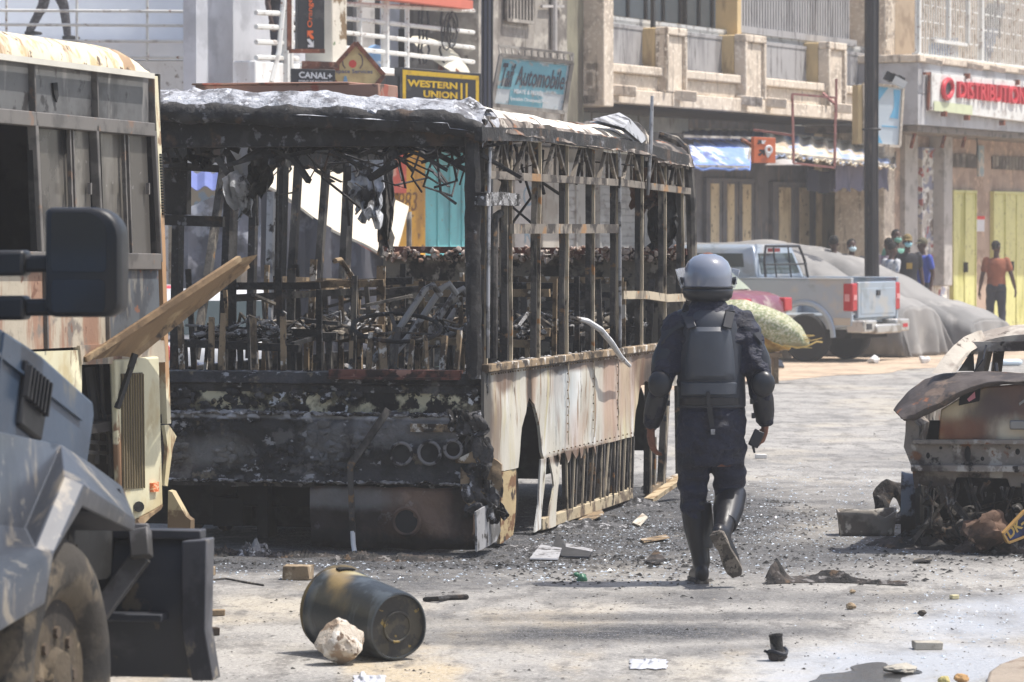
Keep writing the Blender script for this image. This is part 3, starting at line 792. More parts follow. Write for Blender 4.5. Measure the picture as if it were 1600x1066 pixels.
# yellow and black money transfer sign
M_wuy = mat('sign_yellow', c8(214, 176, 40), [(c8(186, 150, 40), 4, .56, .72)], rough=.5)
r, f, P = sboard('shop_sign', 'yellow framed black sign reading WESTERN UNION above the burned bus', 'sign', 690, 130, 50.0, R(30), [(625, 105), (752, 115), (752, 178), (625, 170)], M_signblack, .16)
for q in ([(629, 109), (748, 119), (748, 124.5), (629, 114.5)], [(629, 114), (635, 114.6), (635, 172), (629, 171)], [(742, 123), (748, 123.6), (748, 178), (742, 178)]): shape(f, r, 'yellow_border', q, M_wuy)
shape(f, r, 'yellow_border', [(635, 114.5), (742, 123.6), (742, 126), (635, 118)], M_wuy)
shape(f, r, 'yellow_field', [(634, 117), (743, 125), (743, 178), (634, 172)], M_signblack, y=-.008)
shear_text(f, r, 'WESTERN', [(636, 124), (714, 129.5), (714, 140), (636, 135)], M_wuy, off=.035, y=-.009)
shear_text(f, r, 'UNION', [(661, 141), (714, 144.5), (714, 155), (661, 152)], M_wuy, off=.035, y=-.009)
for a in (719, 727): shape(f, r, 'bar_mark', [(a, 130), (a+3, 130.3), (a+3, 156), (a, 155)], M_wuy, y=-.011)
mb = MB(); mb.bb(f.hit(604, 118, 1, 0).x, P[0].x-.02, .02, .3, P[3].z, f.hit(604, 118, 1, 0).z); obj('side_box', mb, M_signblack, r, f)
# painted car-parts board, tilted
M_tb = mat('painted_teal_board', c8(118, 168, 178), [(c8(190, 196, 196), 2.2, .52, .58), (c8(160, 160, 154), 7, .6, .72)], rough=.7)
M_tw = mat('faded_white_board', c8(196, 200, 200), [(c8(150, 176, 184), 3, .5, .62), (c8(150, 142, 132), 8, .62, .74)], rough=.75)
r, f, P = sboard('shop_sign', 'tilted faded teal and white board reading Taif Automobile', 'sign', 830, 130, 50.6, R(26), [(782, 86), (893, 98), (880, 176), (768, 164)], M_tw, .05, rim=M_grey, rimw=.05)
shape(f, r, 'teal_field', [(783, 92), (886, 103), (880, 148), (775, 138)], M_tb)
shape(f, r, 'teal_field', [(797, 141), (850, 146), (846, 172), (794, 166)], M_tb)
shear_text(f, r, 'Taif', [(787, 98), (806, 100), (799, 137), (779, 135)], mat('dark_painted_letters', c8(70, 70, 78), rough=.8), off=.02, y=-.012)
shear_text(f, r, 'Automobile', [(810, 103), (885, 112), (879, 141), (804, 133)], MATS['dark_painted_letters'], off=.015, y=-.012)
shear_text(f, r, 'MBAYE & FRERES', [(803, 139), (848, 143.5), (847, 150), (802, 146)], M_txtw, off=.01, y=-.012)
shear_text(f, r, 'Specialiste Climatisation Auto', [(797, 151), (856, 157), (855, 163), (796, 158)], M_txtw, off=.008, y=-.012)
mb = MB()
for i in range(12):
    t = i/11; a = P[0].lerp(P[1], t); mb.bar(a, a+V((-.01, .02, .1)), .03, .02)
a, b = P[0]+V((-.02, .02, .12)), P[1]+V((.03, .02, .12)); mb.bar(a, b, .03); mb.bar(b, P[2]+V((.05, .02, 0)), .03)
mb.bar(P[3], P[3]+V((-.1, .4, -.9)), .04); mb.bar(P[2], P[2]+V((0, .4, -.9)), .04)
obj('frame', mb, M_grey, r, f)
# orange square sign
r, f, P = sboard('shop_sign', 'square orange sign with arrow and map pin under the balcony', 'sign', 1194, 236, 58.5, R(22), [(1178, 214), (1212, 215.5), (1212, 255), (1178, 254.5)], mat('orange_sign_face', c8(206, 110, 70), [(c8(180, 100, 70), 4, .5, .7)], rough=.6), .1)
shape(f, r, 'arrow_mark', [(1184, 219), (1190, 219), (1190, 225), (1188, 225), (1188, 223), (1185, 226), (1183, 224), (1186, 221), (1184, 221)], M_signblack)
shape(f, r, 'arrow_mark', [(1190, 225), (1190, 219), (1192, 219), (1192, 222), (1195, 219), (1197, 220), (1194, 223.5), (1196, 225)], M_txtw)
c = f.hit(1201, 234, 1, 0)
mb = MB(); mb.tube([c+V((.05*math.cos(t), -.008, .05*math.sin(t))) for t in [i*.5236 for i in range(12)]], .022, 6, closed=True); mb.prism([c+V((-.06, -.012, -.04)), c+V((.06, -.012, -.04)), c+V((-.02, -.012, -.13))], (0, .01, 0)); obj('pin_mark', mb, M_txtw, r, f)
shape(f, r, 'arrow_mark', [(1186, 234), (1195, 234), (1195, 243), (1192, 243), (1192, 239), (1187, 244), (1184, 242), (1190, 237), (1186, 237)], M_signblack)
mb = MB(); mb.bar(V((0, .1, 0)), V((.2, 1.2, .2)), .05); obj('bracket', mb, M_rust, r, f)
# empty frame
f = Fr(At(1270, 205, 58.8), R(20)); r = thing('sign_frame', 'empty faded red metal sign frame hanging in front of the balcony', 'sign frame', fr=f)
P = [f.hit(*q, 1, 0) for q in ((1238, 147), (1306, 153), (1304, 262), (1240, 255))]
mb = MB()
for i in range(4): mb.bar(P[i], P[(i+1) % 4], .032)
obj('frame', mb, M_pinkframe, r, f)
mb = MB(); mb.bar(P[0].lerp(P[3], .6), P[0].lerp(P[3], .6)+V((-.3, .8, .1)), .035); mb.bar(P[1].lerp(P[2], .1), P[1]+V((.2, .9, .1)), .035); mb.bar(P[1]+V((.1, .2, -.3)), P[1]+V((.1, .2, .3)), .03); obj('bracket', mb, M_pinkframe, r, f)
mb = MB(); c = P[3].lerp(P[2], -.05)
mb.lathe([(.01, .1), (.14, .08), (.3, 0), (.28, .005), (.12, .075), (.01, .09)], 18, Matrix.Translation(c+V((.05, .4, -.03)))); obj('lamp_shade', mb, M_ltgrey, r, f)
# light blue lightbox and its spotlights
r, f, P = sboard('shop_sign', 'pale blue lightbox sign with white diagonal on the dark pole', 'sign', 1385, 180, 62.6, R(22), [(1349, 131), (1411, 136), (1405, 229), (1350, 225)], mat('lightbox_white', c8(206, 216, 222), rough=.5, var=.03), .2, rim=M_conc, rimw=.04)
M_lb = mat('lightbox_blue', c8(120, 188, 222), rough=.5, var=.05)
shape(f, r, 'blue_field', [(1352, 134), (1388, 137), (1371, 160), (1352, 172)], M_lb); shape(f, r, 'blue_field', [(1396, 140), (1407, 141), (1403, 186), (1390, 184), (1397, 168)], M_lb)
shape(f, r, 'blue_field', [(1352, 195), (1362, 190), (1379, 224), (1352, 222)], M_lb); shape(f, r, 'blue_field', [(1378, 196), (1402, 198), (1402, 200), (1378, 198)], M_lb)
mb = MB(); mb.bb(P[0].x-.1, P[0].x-.02, -.01, .2, P[3].z, P[0].z-.02); obj('side_board', mb, M_ochre, r, f)
r = thing('spotlight', 'grey spotlight box fixed above the pale blue lightbox', 'lamp', At(1395, 124, 62.4))
mb = MB()
for i in range(3): mb.box(At(1388+i*9, 120+i*3, 62.4), (.12, .2, .14), (0, .5, 0))
obj('housing', mb, M_black, r); mb = MB(); mb.box(At(1405, 129, 62.35), (.22, .25, .12), (0, .5, 0)); mb.bar(At(1380, 114, 62.4), At(1412, 128, 62.4), .03); obj('lens', mb, M_white, r)
# big channel-letter sign
r, f, P = sboard('shop_sign', 'long white sign board with raised red letters DISTRIBUTION', 'sign', 1530, 150, FA.M.translation.y*0+ (FA.M @ V((fx(1530, 1.05), -1.05, 4.5))).y, R(64.8), [(1456, 114), (1720, 140), (1720, 205), (1456, 172)], M_white, .1)
M_dred = mat('red_letter_face', c8(196, 44, 58), rough=.45, var=.05)
shear_text(f, r, 'DISTRIBUTION', [(1494, 127), (1598, 136), (1598, 164), (1494, 153)], M_dred, off=.012, y=-.0, ext=.07)
c = f.hit(1477, 139, 1, 0)
mb = MB(); n = 20
mb.cur = 0; mb.tube([c+V((.27*math.cos(t), -.05, .17*math.sin(t)+.1*math.cos(t)*.3)) for t in [i*2*math.pi/n for i in range(n)]], .05, 8, closed=True)
mb.cur = 1; mb.prism([c+V((.24*math.cos(t), -.03, .14*math.sin(t))) for t in [i*2*math.pi/n for i in range(n)]], (0, .03, 0)); obj('emblem', mb, [M_dred, M_signblack], r, f)
shape(f, r, 'green_strip', [(1458, 158), (1518, 165), (1518, 180), (1458, 173)], mat('pale_green', c8(196, 202, 168), rough=.6), y=-.02)
mb = MB(); mb.bar(f.hit(1444, 115, 1, 0), f.hit(1453, 115, 1, 0), .05); mb.bar(f.hit(1452, 115, 1, 0), f.hit(1450, 172, 1, 0), .05)
for px, py in ((1511, 119), (1511, 184), (1589, 129), (1566, 192), (1475, 178)): q_b = MB(); q_b.box(f.hit(px, py, 1, -.02), (.1, .1, .1)); obj('clamp', q_b, M_rust, r, f)
obj('bracket', mb, M_rust, r, f)

# ================================================================ awnings, poles, dish
M_blue_cloth = mat('blue_white_cloth', c8(120, 146, 206), [(c8(196, 204, 224), 1.6, .5, .66, (1,1,2)), (c8(92, 102, 146), 1.8, .56, .7, (1.6,1,3)), (c8(196, 180, 160), 2, .68, .8)], rough=.85)
M_cor = mat('corrugated_cream', c8(206, 196, 176), [(c8(170, 150, 126), 2, .5, .68), (c8(150, 166, 196), 1.4, .56, .62)], rough=.7)
def awning(name, label, a, b, t0, b0, t1, b1, off0, off1, m, wave, scal=.0, sag=0.0):
    """sheet from the wall (off0) out to its lower front edge (off1)"""
    A, B = fp(a, t0, off0), fp(b, t1, off0); C, D = fp(a, b0, off1), fp(b, b1, off1)
    n = 60; mb = MB()
    def fn(u, v):
        p = (A*(1-u)+B*u)*(1-v) + (C*(1-u)+D*u)*v
        w = wave*math.sin(u*n*1.05) if not sag else sag*mn.noise(V((u*7, v*2.2, 3)))*(.3+v)
        p = p + V((0, -w*.6, w))
        if scal and v > .999: p.z -= scal*(int(u*n) % 2)
        return p
    mb.slab(fn, n, 6, (0, .02, -.015))
    r = thing(name, label, 'awning', A, fr=FA); obj('sheet', mb, m, r, FA)
    mb = MB(); mb.bar(A, B, .06); mb.bar(C+V((0, .04, .03)), D+V((0, .04, .03)), .04); mb.bar(A, C+V((0, .05, 0)), .04); mb.bar(B, D+V((0, .05, 0)), .04); obj('support_frame', mb, M_grey, r, FA)
    return r
awning('cloth_awning', 'creased blue and white cloth awning over the grey striped doors', 1076, 1173, 216, 262, 218, 264, -.1, .75, M_blue_cloth, .0, .03, .04)
awning('sheet_awning', 'long cream corrugated awning with a scalloped edge', 1196, 1400, 206, 240, 232, 261, -.6, .6, M_cor, .025, .05)
awning('dark_awning', 'dark blue sheet awning tucked under the balcony slab', 1070, 1196, 203, 216, 205, 219, -.9, .2, mat('dark_blue_sheet', c8(58, 66, 92), rough=.7), .01)
f = FA
M_drape = mat('grey_violet_drape', c8(112, 110, 128), [(c8(86, 84, 100), 2, .46, .64, (3,1,.5))], rough=.9)
mb = MB(); A = fp(1306, 258, .2); B = fp(1390, 262, .2); C = fp(1306, 297, .2); D = fp(1388, 296, .2)
mb.slab(lambda u, v: (A*(1-u)+B*u)*(1-v)+(C*(1-u)+D*u)*v + V((0, .07*math.sin(u*26)*(.3+v), .04*(v > .99)*math.sin(u*60))), 50, 5, (0, .015, 0))
solo('hanging_drape', mb, M_drape, 'faded grey violet cloth hanging below the corrugated awning', 'drape', fr=FA)
mb = MB(); A = fp(1262, 262, -.2); 
mb.slab(lambda u, v: fp(1262+50*u, 262+34*v+6*math.sin(u*3), -.2) + V((0, .05*math.sin(u*18), 0)), 20, 5, (0, .015, 0))
solo('hanging_drape', mb, mat('navy_cloth', c8(50, 54, 72), rough=.9), 'dark navy cloth hanging beside the yellow passage', 'drape', fr=FA)

M_pole = mat('tarred_pole', c8(58, 56, 58), [(c8(40, 38, 40), 3, .45, .65, (1,1,.2)), (c8(92, 84, 78), 8, .62, .76, (1,1,.2))], rough=.8, bump=.3)
for px, Yp, w, lab in ((1361, 61.4, .115, 'thick dark pole standing in front of the corrugated awning'), (761, 47.6, .075, 'slim dark blue grey pole rising behind the burned bus')):
    p = At(px, HOR, Yp); r = thing('utility_pole', lab, 'pole', (p.x, p.y, 0))
    mb = MB(); mb.tube([(p.x+(.03 if px > 1000 else -.02), p.y, 0), (p.x, p.y, 3), (p.x+(-.01 if px > 1000 else 0), p.y, 9)], [w*1.05, w, w*.9], 14); obj('pole', mb, M_pole if px > 1000 else mat('blue_grey_pole', c8(84, 86, 98), rough=.6), r)
    mb = MB()
    for i in range(3): mb.tube([(p.x+w*1.05*math.cos(a), p.y-w*1.05*math.sin(a), z) for a, z in ((.6+i*.8, .3), (.7+i*.8, 3), (.5+i*.8, 9))], .014, 5)
    if px > 1000: mb.tube([(p.x+w*1.2*math.cos(a), p.y+w*1.2*math.sin(a), 3.62) for a in [i*.7 for i in range(9)]], .02, 5, closed=True)
    obj('cable', mb, M_wire, r)
# satellite dish, nearly edge-on
p = fp(690, 88, -.2); r = thing('satellite_dish', 'cream satellite dish seen edge on behind the balcony rails', 'dish', p+V((0, 0, -.3)), fr=FA)
Md = Matrix.Translation(p) @ (FA.I.to_3x3() @ V((.55, -.22, .8))).to_track_quat('Z', 'Y').to_matrix().to_4x4()
mb = MB(); mb.lathe([(.02, .12), (.25, .09), (.42, .03), (.5, -.02), (.52, -.01), (.43, .05), (.25, .12), (.02, .15)], 28, Md); obj('reflector', mb, mat('dish_cream', c8(206, 200, 182), rough=.6), r, FA)
mb = MB(); mb.bar(p, p+V((.1, .1, -.6)), .06); mb.tube([p, p+V((-.25, -.4, -.25))], .02); obj('mount', mb, M_rust, r, FA)
# loose blue bag on the balcony
mb = MB(); p = fp(588, 92, -.3); mb.ball(p, (.22, .2, .2), 14, 9); mb.jitter(.06, 6)
solo('plastic_bag', mb, mat('blue_plastic_bag', c8(130, 170, 210), [(c8(220, 226, 232), 5, .5, .6)], rough=.4), 'crumpled blue plastic bag behind the white balcony rails', 'bag', fr=FA)

# ---------------------------------------------------------------- stall and awning seen through the bus
M_cl = mat('cream_tarpaulin', c8(200, 190, 172), [(c8(196, 184, 162), 1.5, .5, .7)], rough=.9, var=.05)
M_dk = mat('charcoal_tarpaulin', c8(74, 74, 80), [(c8(58, 58, 64), 1.2, .45, .66, (1,1,.4)), (c8(98, 98, 106), 2.5, .6, .74)], rough=.9)
YS = 41.0
st = thing('market_stall', 'street stall with sloping cream roof sheet and charcoal side cloths seen through bus', 'stall', (At(480, 357, YS).x, YS, 0))
a0, a1 = At(400, 282, YS), At(612, 410, YS)
def roof_s(u, v):
    p = a0.lerp(a1, u) + V((.12*v, 2.4*v, .58*v + .03*math.sin(u*9+v*5))); return p
mb = MB(); mb.slab(roof_s, 18, 10, (0, 0, -.03)); obj('roof_sheet', mb, M_cl, st)
def side_s(u, v):
    top = a0.lerp(a1, u) + V((0, .02, -.02))
    return V((top.x, top.y + .12*mn.noise(V((u*6, v*3, 1))) - .25*v + .08*math.sin(u*22), top.z*(1-v) + .35*v))
mb = MB(); mb.slab(side_s, 36, 12, (0, .02, 0)); obj('side_cloth', mb, M_dk, st)
def side_l(u, v):
    p = At(282+125*u, 330-56*u, YS-.3); return V((p.x, p.y + .15*mn.noise(V((u*5, v*4, 8))), p.z - v*(1.0+.12*math.sin(u*7))))
mb = MB(); mb.slab(side_l, 20, 10, (0, .02, 0)); obj('front_cloth', mb, mat('grey_cloth', c8(104, 104, 112), [(c8(140, 142, 150), 1.8, .55, .68), (c8(80, 80, 86), 3, .5, .66)], rough=.9), st)
mb = MB()
for q in (a0, a1, a0+V((.12, 2.4, .58)), a1+V((.12, 2.4, .58))): mb.tube([(q.x, q.y+.05, 0), (q.x, q.y+.05, q.z-.03)], .03, 8)
obj('post', mb, M_grey, st)
mb = MB(); A = At(262, 270, 50); 
mb.slab(lambda u, v: At(264+80*u, 268+26*v, 50-.8*v) + V((0, 0, .03*math.sin(u*20))), 20, 4, (0, .02, -.01))
solo('cloth_awning', mb, mat('blue_awning', c8(96, 108, 160), rough=.85), 'small blue awning on the white wall behind the burned bus', 'awning')
mb = MB(); mb.bb(At(262, 0, 55).x, At(420, 0, 55).x, 55, 55.3, 0, At(300, 292, 55).z); q = solo('low_wall', mb, mat('tan_block_wall', c8(176, 166, 146), [(c8(150, 170, 186), 2, .58, .64), (c8(140, 126, 108), 4, .5, .66)], rough=.95), 'low tan block wall seen through the left windows of the bus', 'wall')
# ================================================================ burned-out bus
BW, BL = 2.55, 6.55
b0 = At(757, HOR, 24.1)
B = Fr((b0.x, 24.1, 0), math.atan2(.970, .2425))
def sh(px, py, y=0.0): return B.hit(px, py, 1, y)
def fh(px, py, x=0.0): return B.hit(px, py, 0, x)
M_char = mat('charred_steel', (.016, .015, .015), [((.045, .043, .042), 6, .5, .7), ((.16, .16, .17), 11, .66, .78), ((.07, .045, .03), 4, .6, .74)], rough=.7, bump=.6, bsc=40, var=.3)
M_charf = mat('charred_front', (.012, .012, .013), [((.035, .035, .037), 3.5, .48, .64), ((.11, .105, .10), 6, .6, .72), ((.34, .34, .35), 11, .66, .76, (1, 1, 1.6)), ((.16, .13, .085), 5, .7, .79)], rough=.5, bump=1.0, bsc=30, var=.3,
    blobs=[(V((-.1, .42, .80)), (1, .4, .10), (.22, .22, .23, 1), .75, .9), (V((-.1, 1.0, .70)), (1, .12, .12), (.2, .2, .2, 1), .6, .9), (V((-.1, 1.75, .62)), (1, .2, .07), (.26, .25, .23, 1), .6, 1.0), (V((-.1, 2.2, .55)), (1, .2, .1), (.12, .09, .06, 1), .6, 1.0), (V((0, 1.3, .86)), (1, 1.6, .018), (.42, .42, .43, 1), .85, .8)])
M_burn = mat('burnt_frame_steel', (.085, .078, .07), [((.022, .02, .019), 4, .45, .62), ((.24, .21, .17), 6, .58, .74, (1, 1, .35)), ((.20, .12, .06), 9, .66, .76)], rough=.75, bump=.4, bsc=40, var=.25)
M_edge = mat('scorched_metal_and_sunlit_edge', c8(186, 172, 148), [(c8(120, 108, 92), 5, .45, .66, (1, 1, .5)), (c8(58, 52, 48), 8, .58, .72, (1, 1, .4)), (c8(170, 120, 70), 6, .66, .76)], rough=.6, bump=.2)
M_tanrail = mat('scorched_tan_rail', c8(142, 122, 96), [(c8(80, 68, 54), 5, .44, .62), (c8(206, 200, 190), 9, .6, .7), (c8(50, 44, 40), 7, .6, .72)], rough=.8, bump=.3)
M_railg = mat('scorched_grey_rail', c8(124, 116, 106), [(c8(58, 52, 48), 4, .46, .6), (c8(160, 150, 136), 6, .58, .7, (1, 1, .3)), (c8(150, 116, 80), 3, .64, .72)], rough=.75, bump=.3)
M_ash = mat('white_ash', c8(150, 149, 149), [(c8(84, 82, 81), 9, .44, .6), (c8(30, 29, 29), 7, .52, .64), (c8(206, 206, 208), 26, .6, .72)], rough=.95, bump=.9, bsc=60, var=.2)
M_ashroof = mat('ash_covered_roof_edge', c8(168, 170, 176), [(c8(112, 112, 116), 7, .44, .66), (c8(52, 52, 54), 4, .56, .76), (c8(204, 206, 212), 18, .58, .74)], rough=.85, bump=1.0, bsc=35, var=.2)
M_roofw = mat('scorched_white_roof', c8(232, 224, 210), [(c8(150, 140, 130), 2.4, .54, .68, (1, .6, 1)), (c8(70, 64, 60), 3.2, .6, .68, (1.5, .5, 1)), (c8(150, 104, 70), 6, .68, .78)], rough=.8, bump=.35, bsc=30)
_sb = lambda px, py, rx, rz, cl, st, so: (sh(px, py), (rx, 1.0, rz), cl, st, so)
_bk, _br, _pk, _bl = c8(40, 34, 31), c8(104, 78, 60), c8(178, 150, 134), c8(172, 180, 182)
M_cream = mat('scorched_cream_panel', c8(196, 191, 178), [(c8(180, 160, 142), 1.8, .5, .66, (1, 1, .55)), (c8(216, 216, 212), 1.8, .54, .68, (1.4, 1, .3)), (c8(192, 182, 148), 1.6, .58, .72, (1.6, 1, .3)), (c8(150, 128, 106), 6, .6, .7, (2.2, 1, .22)), (c8(110, 96, 84), 12, .7, .8, (1.5, 1, .35))], rough=.75, bump=.4, bsc=12, bst=(3, 1, .4), var=.1,
    blobs=[_sb(880, 600, .25, .3, _bl, .6, 1.0), _sb(955, 630, .22, .26, _pk, .7, .9), _sb(985, 600, .3, .2, _pk, .6, .9), _sb(900, 690, .2, .16, _pk, .45, 1.0), _sb(829, 612, .09, .2, _br, .9, .8), _sb(829, 618, .055, .13, _bk, .85, .7), _sb(1020, 575, .55, .16, _br, .9, .8), _sb(1030, 585, .5, .10, _bk, .8, .7), _sb(762, 620, .10, .34, _bk, .85, .8), _sb(790, 590, .2, .06, _br, .8, .8), _sb(775, 700, .1, .25, _br, .7, .9), _sb(930, 563, 1.2, .035, _br, .8, .9), _sb(860, 575, .5, .035, _bk, .7, .9), _sb(1003, 640, .05, .4, _br, .8, .8), _sb(900, 708, .7, .03, _br, .85, .8)])
M_brownp = mat('browned_steel_panel', c8(104, 82, 68), [(c8(36, 32, 30), 2.0, .46, .6), (c8(150, 128, 112), 3.4, .58, .72), (c8(176, 172, 170), 8, .68, .76)], rough=.7, bump=.6, blobs=[(V((-.1, .25, .25)), (1, .3, .12), c8(136, 112, 96), .7, 1.0), (V((-.1, .95, .2)), (1, .3, .16), c8(40, 38, 38), .85, .9), (V((-.1, .55, .03)), (1, 1.2, .06), c8(26, 24, 24), .9, .9), (V((-.1, .9, .34)), (1, .25, .05), c8(150, 148, 146), .6, .9), (V((-.1, .1, .38)), (1, .1, .2), c8(30, 28, 28), .8, .9)])
M_flake = mat('flaking_band', c8(196, 188, 158), [(c8(110, 104, 84), 4, .42, .6), (c8(22, 21, 21), 3.2, .47, .58), (c8(34, 32, 31), 11, .52, .62), (c8(206, 208, 210), 8, .66, .74)], rough=.85, bump=.7, bsc=26)
M_rustb = mat('rusted_bar', c8(110, 70, 60), [(c8(50, 38, 35), 6, .44, .6), (c8(160, 122, 108), 9, .62, .74)], rough=.85, bump=.3)
M_silver = mat('silver_grey_metal', c8(176, 176, 178), [(c8(110, 108, 106), 5, .48, .66), (c8(60, 56, 54), 10, .6, .72)], rough=.5, metal=.3)
M_soot_shade = mat('soot_and_shade_black', (.008, .008, .008), [((.03, .03, .03), 5, .5, .7)], rough=.9)  # soot, and the painted dark inside holes and arches
M_rem = mat('grey_residue', c8(120, 112, 100), [(c8(60, 54, 48), 3, .46, .62), (c8(160, 150, 136), 6, .6, .72), (c8(30, 28, 26), 7, .6, .7)], rough=.9, bump=.4)

bus = thing('burned_bus', 'gutted burned bus with charred window frames and scorched cream side panel', 'bus', fr=B)
def bpart(name, mb, m, par=None, **k): return obj(name, mb, m, par or bus, B, **k)

def zc(x): return 2.665 - .0135*x
def roof_pt(x, v):
    """v 0..1 across, starting with the right-hand cantrail curve"""
    s = v*2.9
    if s < .36:
        a = s/.36*math.pi/2; y = .21*(1-math.cos(a)) - .02; h = .15*math.sin(a)
    else:
        y = .19 + (s-.36); y = min(y, BW+.02); h = .15 + .012*math.sin(min(1, y/BW)*math.pi)
    z = zc(x) + h + .042*y
    if y > BW-.2: z -= .15*((y-BW+.2)/.22)**2
    if x < .3:
        t = (.3-x)/.42; z -= .11*t*t*t
    z += .10*math.exp(-((x-4.75)/.28)**2)*math.exp(-((y-.12)/.3)**2) - (.045 if x > 5.05 else 0) + .012*mn.noise(V((x*1.3, y*1.3, 0)))
    return V((x, y, z))
def roofpart(name, xa, xb, nu, m, amp, scl, yo=0.0):
    def fn(u, v):
        p = roof_pt(xa+(xb-xa)*u, v)
        if amp: p += V((mn.noise(p*scl)*amp*.6, mn.noise(p*scl+V((7,0,0)))*amp*.5, abs(mn.noise(p*scl*1.3+V((0,9,0))))*amp*1.3))
        return p
    mb = MB(); mb.slab(fn, nu, 46, (0, 0, -.035))
    if name != 'roof_front':      # the middle of the roof has burnt through
        def gone(f):
            c = sum((mb.v[i] for i in f), V())/len(f); return .62 < c.y+.2*mn.noise(V((c.x*2, c.y*2, 4))) < 2.15 and mn.noise(V((c.x*.9, c.y*1.1, 8))) > -.28 and .75 < c.x < 6.2
        mb.f = [f for f in mb.f if not gone(f)]; mb.mi = [0]*len(mb.f)
    return bpart(name, mb, m)
roofpart('roof', .35, 4.5, 40, M_roofw, .012, 2)
roofpart('roof_front', -.12, .36, 16, M_ashroof, .05, 7)
roofpart('roof_rear', 4.49, BL+.03, 26, mat('burnt_roof_rear', c8(110, 102, 94), [(c8(190, 180, 166), 2.4, .54, .66), (c8(40, 36, 34), 4, .5, .62), (c8(150, 92, 62), 5, .62, .72)], rough=.8, bump=.5), .05, 4)
# lumpy charred front edge of the roof
mb = MB()
def lip(u, v):
    y = -.02 + (BW+.04)*u; a = v*2*math.pi
    z = zc(0) + .028 + .042*y - (.05*(1-min(1, y/.25))**2)
    r = .052 + .02*mn.noise(V((y*5, v*3, 2))) + .012*mn.noise(V((y*18, v*8, 5)))
    return V((-.1 + r*math.cos(a)*1.1, y, z + r*math.sin(a)*1.25))
rings = [[lip(i/90, j/14) for j in range(14)] for i in range(91)]
mb.loft(rings); bpart('roof_lip', mb, M_char)
# ash crust lying on the front of the roof
mb = MB()
def crust(u, v):
    y = .0 + (BW-.15)*u; x = -.155 + .40*v
    p = roof_pt(max(x, -.12), (y-.19+.36)/2.9 if y > .19 else .06+.1*y)
    h = .025 + .06*max(0, mn.noise(V((y*3.2, x*4, 1)))+.25) + .014*mn.noise(V((y*13, x*14, 4)))
    return V((x, y, p.z + h*math.sin(min(1, v*1.6)*math.pi*.5)*(1-v**4) - .02*max(0, 1-v/.22)))
mb.grid(crust, 170, 22); bpart('ash_crust', mb, M_ashroof)
# header beam behind the lip and hanging remains
mb = MB(); mb.bb(.0, .12, 0, BW, 2.56, 2.72)
for k in range(70):
    y = U(.02, BW); z = U(2.44, 2.66); mb.bar((U(.02, .25), y, z), (U(.02, .3), y+U(-.25, .25), z+U(-.14, .1)), U(.012, .045))
mb.jitter(.02, 9); bpart('header_beam', mb, M_char)
# hatch on the roof
mb = MB(); q0, q1 = B.hit(305, 138, 0, 1.3), B.hit(592, 143, 0, 1.3)
mb.bb(1.3, 1.75, q1.y, q0.y, q0.z-.14, q0.z+.02); mb.bb(1.28, 1.77, q1.y+.2, q0.y+.02, q0.z+.021, q0.z+.035)
mb.jitter(.01, 3); bpart('roof_hatch', mb, mat('faded_red_hatch', c8(150, 118, 104), [(c8(150, 84, 70), 4, .5, .64), (c8(90, 76, 70), 6, .56, .68)], rough=.9), bevel=.01)
# creased loose sheet at the crumpled roof edge
mb = MB(); P = [sh(925, 186, .12), sh(968, 176, .1), sh(985, 186, .0), sh(1012, 216, -.03), sh(1003, 224, -.05), sh(975, 200, -.04)]
mb.add(P + [p+V((0, .02, -.02)) for p in P], [(0,1,5), (1,2,5), (2,3,4), (2,4,5), (6,7,11), (7,8,11), (8,9,10), (8,10,11)]); bpart('torn_roof_sheet', mb, M_silver)
mb = MB(); mb.tube([sh(1019, 150, -.06), sh(1017, 220, -.05), sh(1012, 305, -.03)], [.012, .017, .012], 6); bpart('loose_strip', mb, M_silver)

# ---- right side frame
PIL = [(764, 205, 762, 574, .035), (800, 208, 800, 569, .085), (846, 212, 844, 562, .05), (889, 217, 888, 556, .055), (930, 221, 929, 551, .05), (967, 224, 968, 546, .05), (1006, 233, 1005, 541, .045), (1042, 241, 1041, 536, .045), (1069, 250, 1069, 532, .04)]
for i, (a, b, c_, d, w) in enumerate(PIL):
    p, q = sh(a, b), sh(c_, d+8); mb = MB()
    ctr = [p.lerp(q, t) + V((.03*mn.noise(V((i*3, t*3, 0)))+.01*mn.noise(V((i*5, t*9, 4))), .045, 0)) for t in [k/10 for k in range(11)]]
    mb.cur = 0
    for k in range(10): mb.bar(ctr[k], ctr[k+1]+V((0, 0, -.004)), w*(.66 if i < 6 else .55), .04, up=(0, 1, 0))
    mb.cur = 1
    for k in range(10): mb.bar(ctr[k]+V((w*.33-.004, -.031, 0)), ctr[k+1]+V((w*.33-.004, -.031, 0)), .016, .02, up=(0, 1, 0))  # lighter strip paints the sunlit side face of the pillar
    bpart('pillar', mb, [M_burn, M_edge])
mb = MB()
RU = [sh(754, 273, .03), sh(968, 286, .03), sh(1008, 291, .03), sh(1071, 299, .03)]; RU = [p+V((0, -.025, 0)) for p in RU]
for a, b in zip(RU, RU[1:]): mb.bar(a, b, .04, .05)
bpart('upper_rail', mb, M_railg)
mb = MB(); mb.bar(sh(800, 357.5, .0), sh(968, 357.5, .0), .03, .065); bpart('middle_rail', mb, M_railg)
mb = MB(); L_ = [sh(971, 461, .0), sh(1010, 461, .0), sh(1040, 466, .0), sh(1068, 465, .0)]
for a, b in zip(L_, L_[1:]): mb.bar(a, b, .035, .06)
bpart('rear_rail', mb, M_edge)
mb = MB(); L_ = [sh(757, 576), sh(1032, 541), sh(1074, 535)]
for a, b in zip(L_, L_[1:]): mb.bar(a, b, .06, .05)
bpart('window_sill', mb, M_tanrail, bevel=.006)
mb = MB()
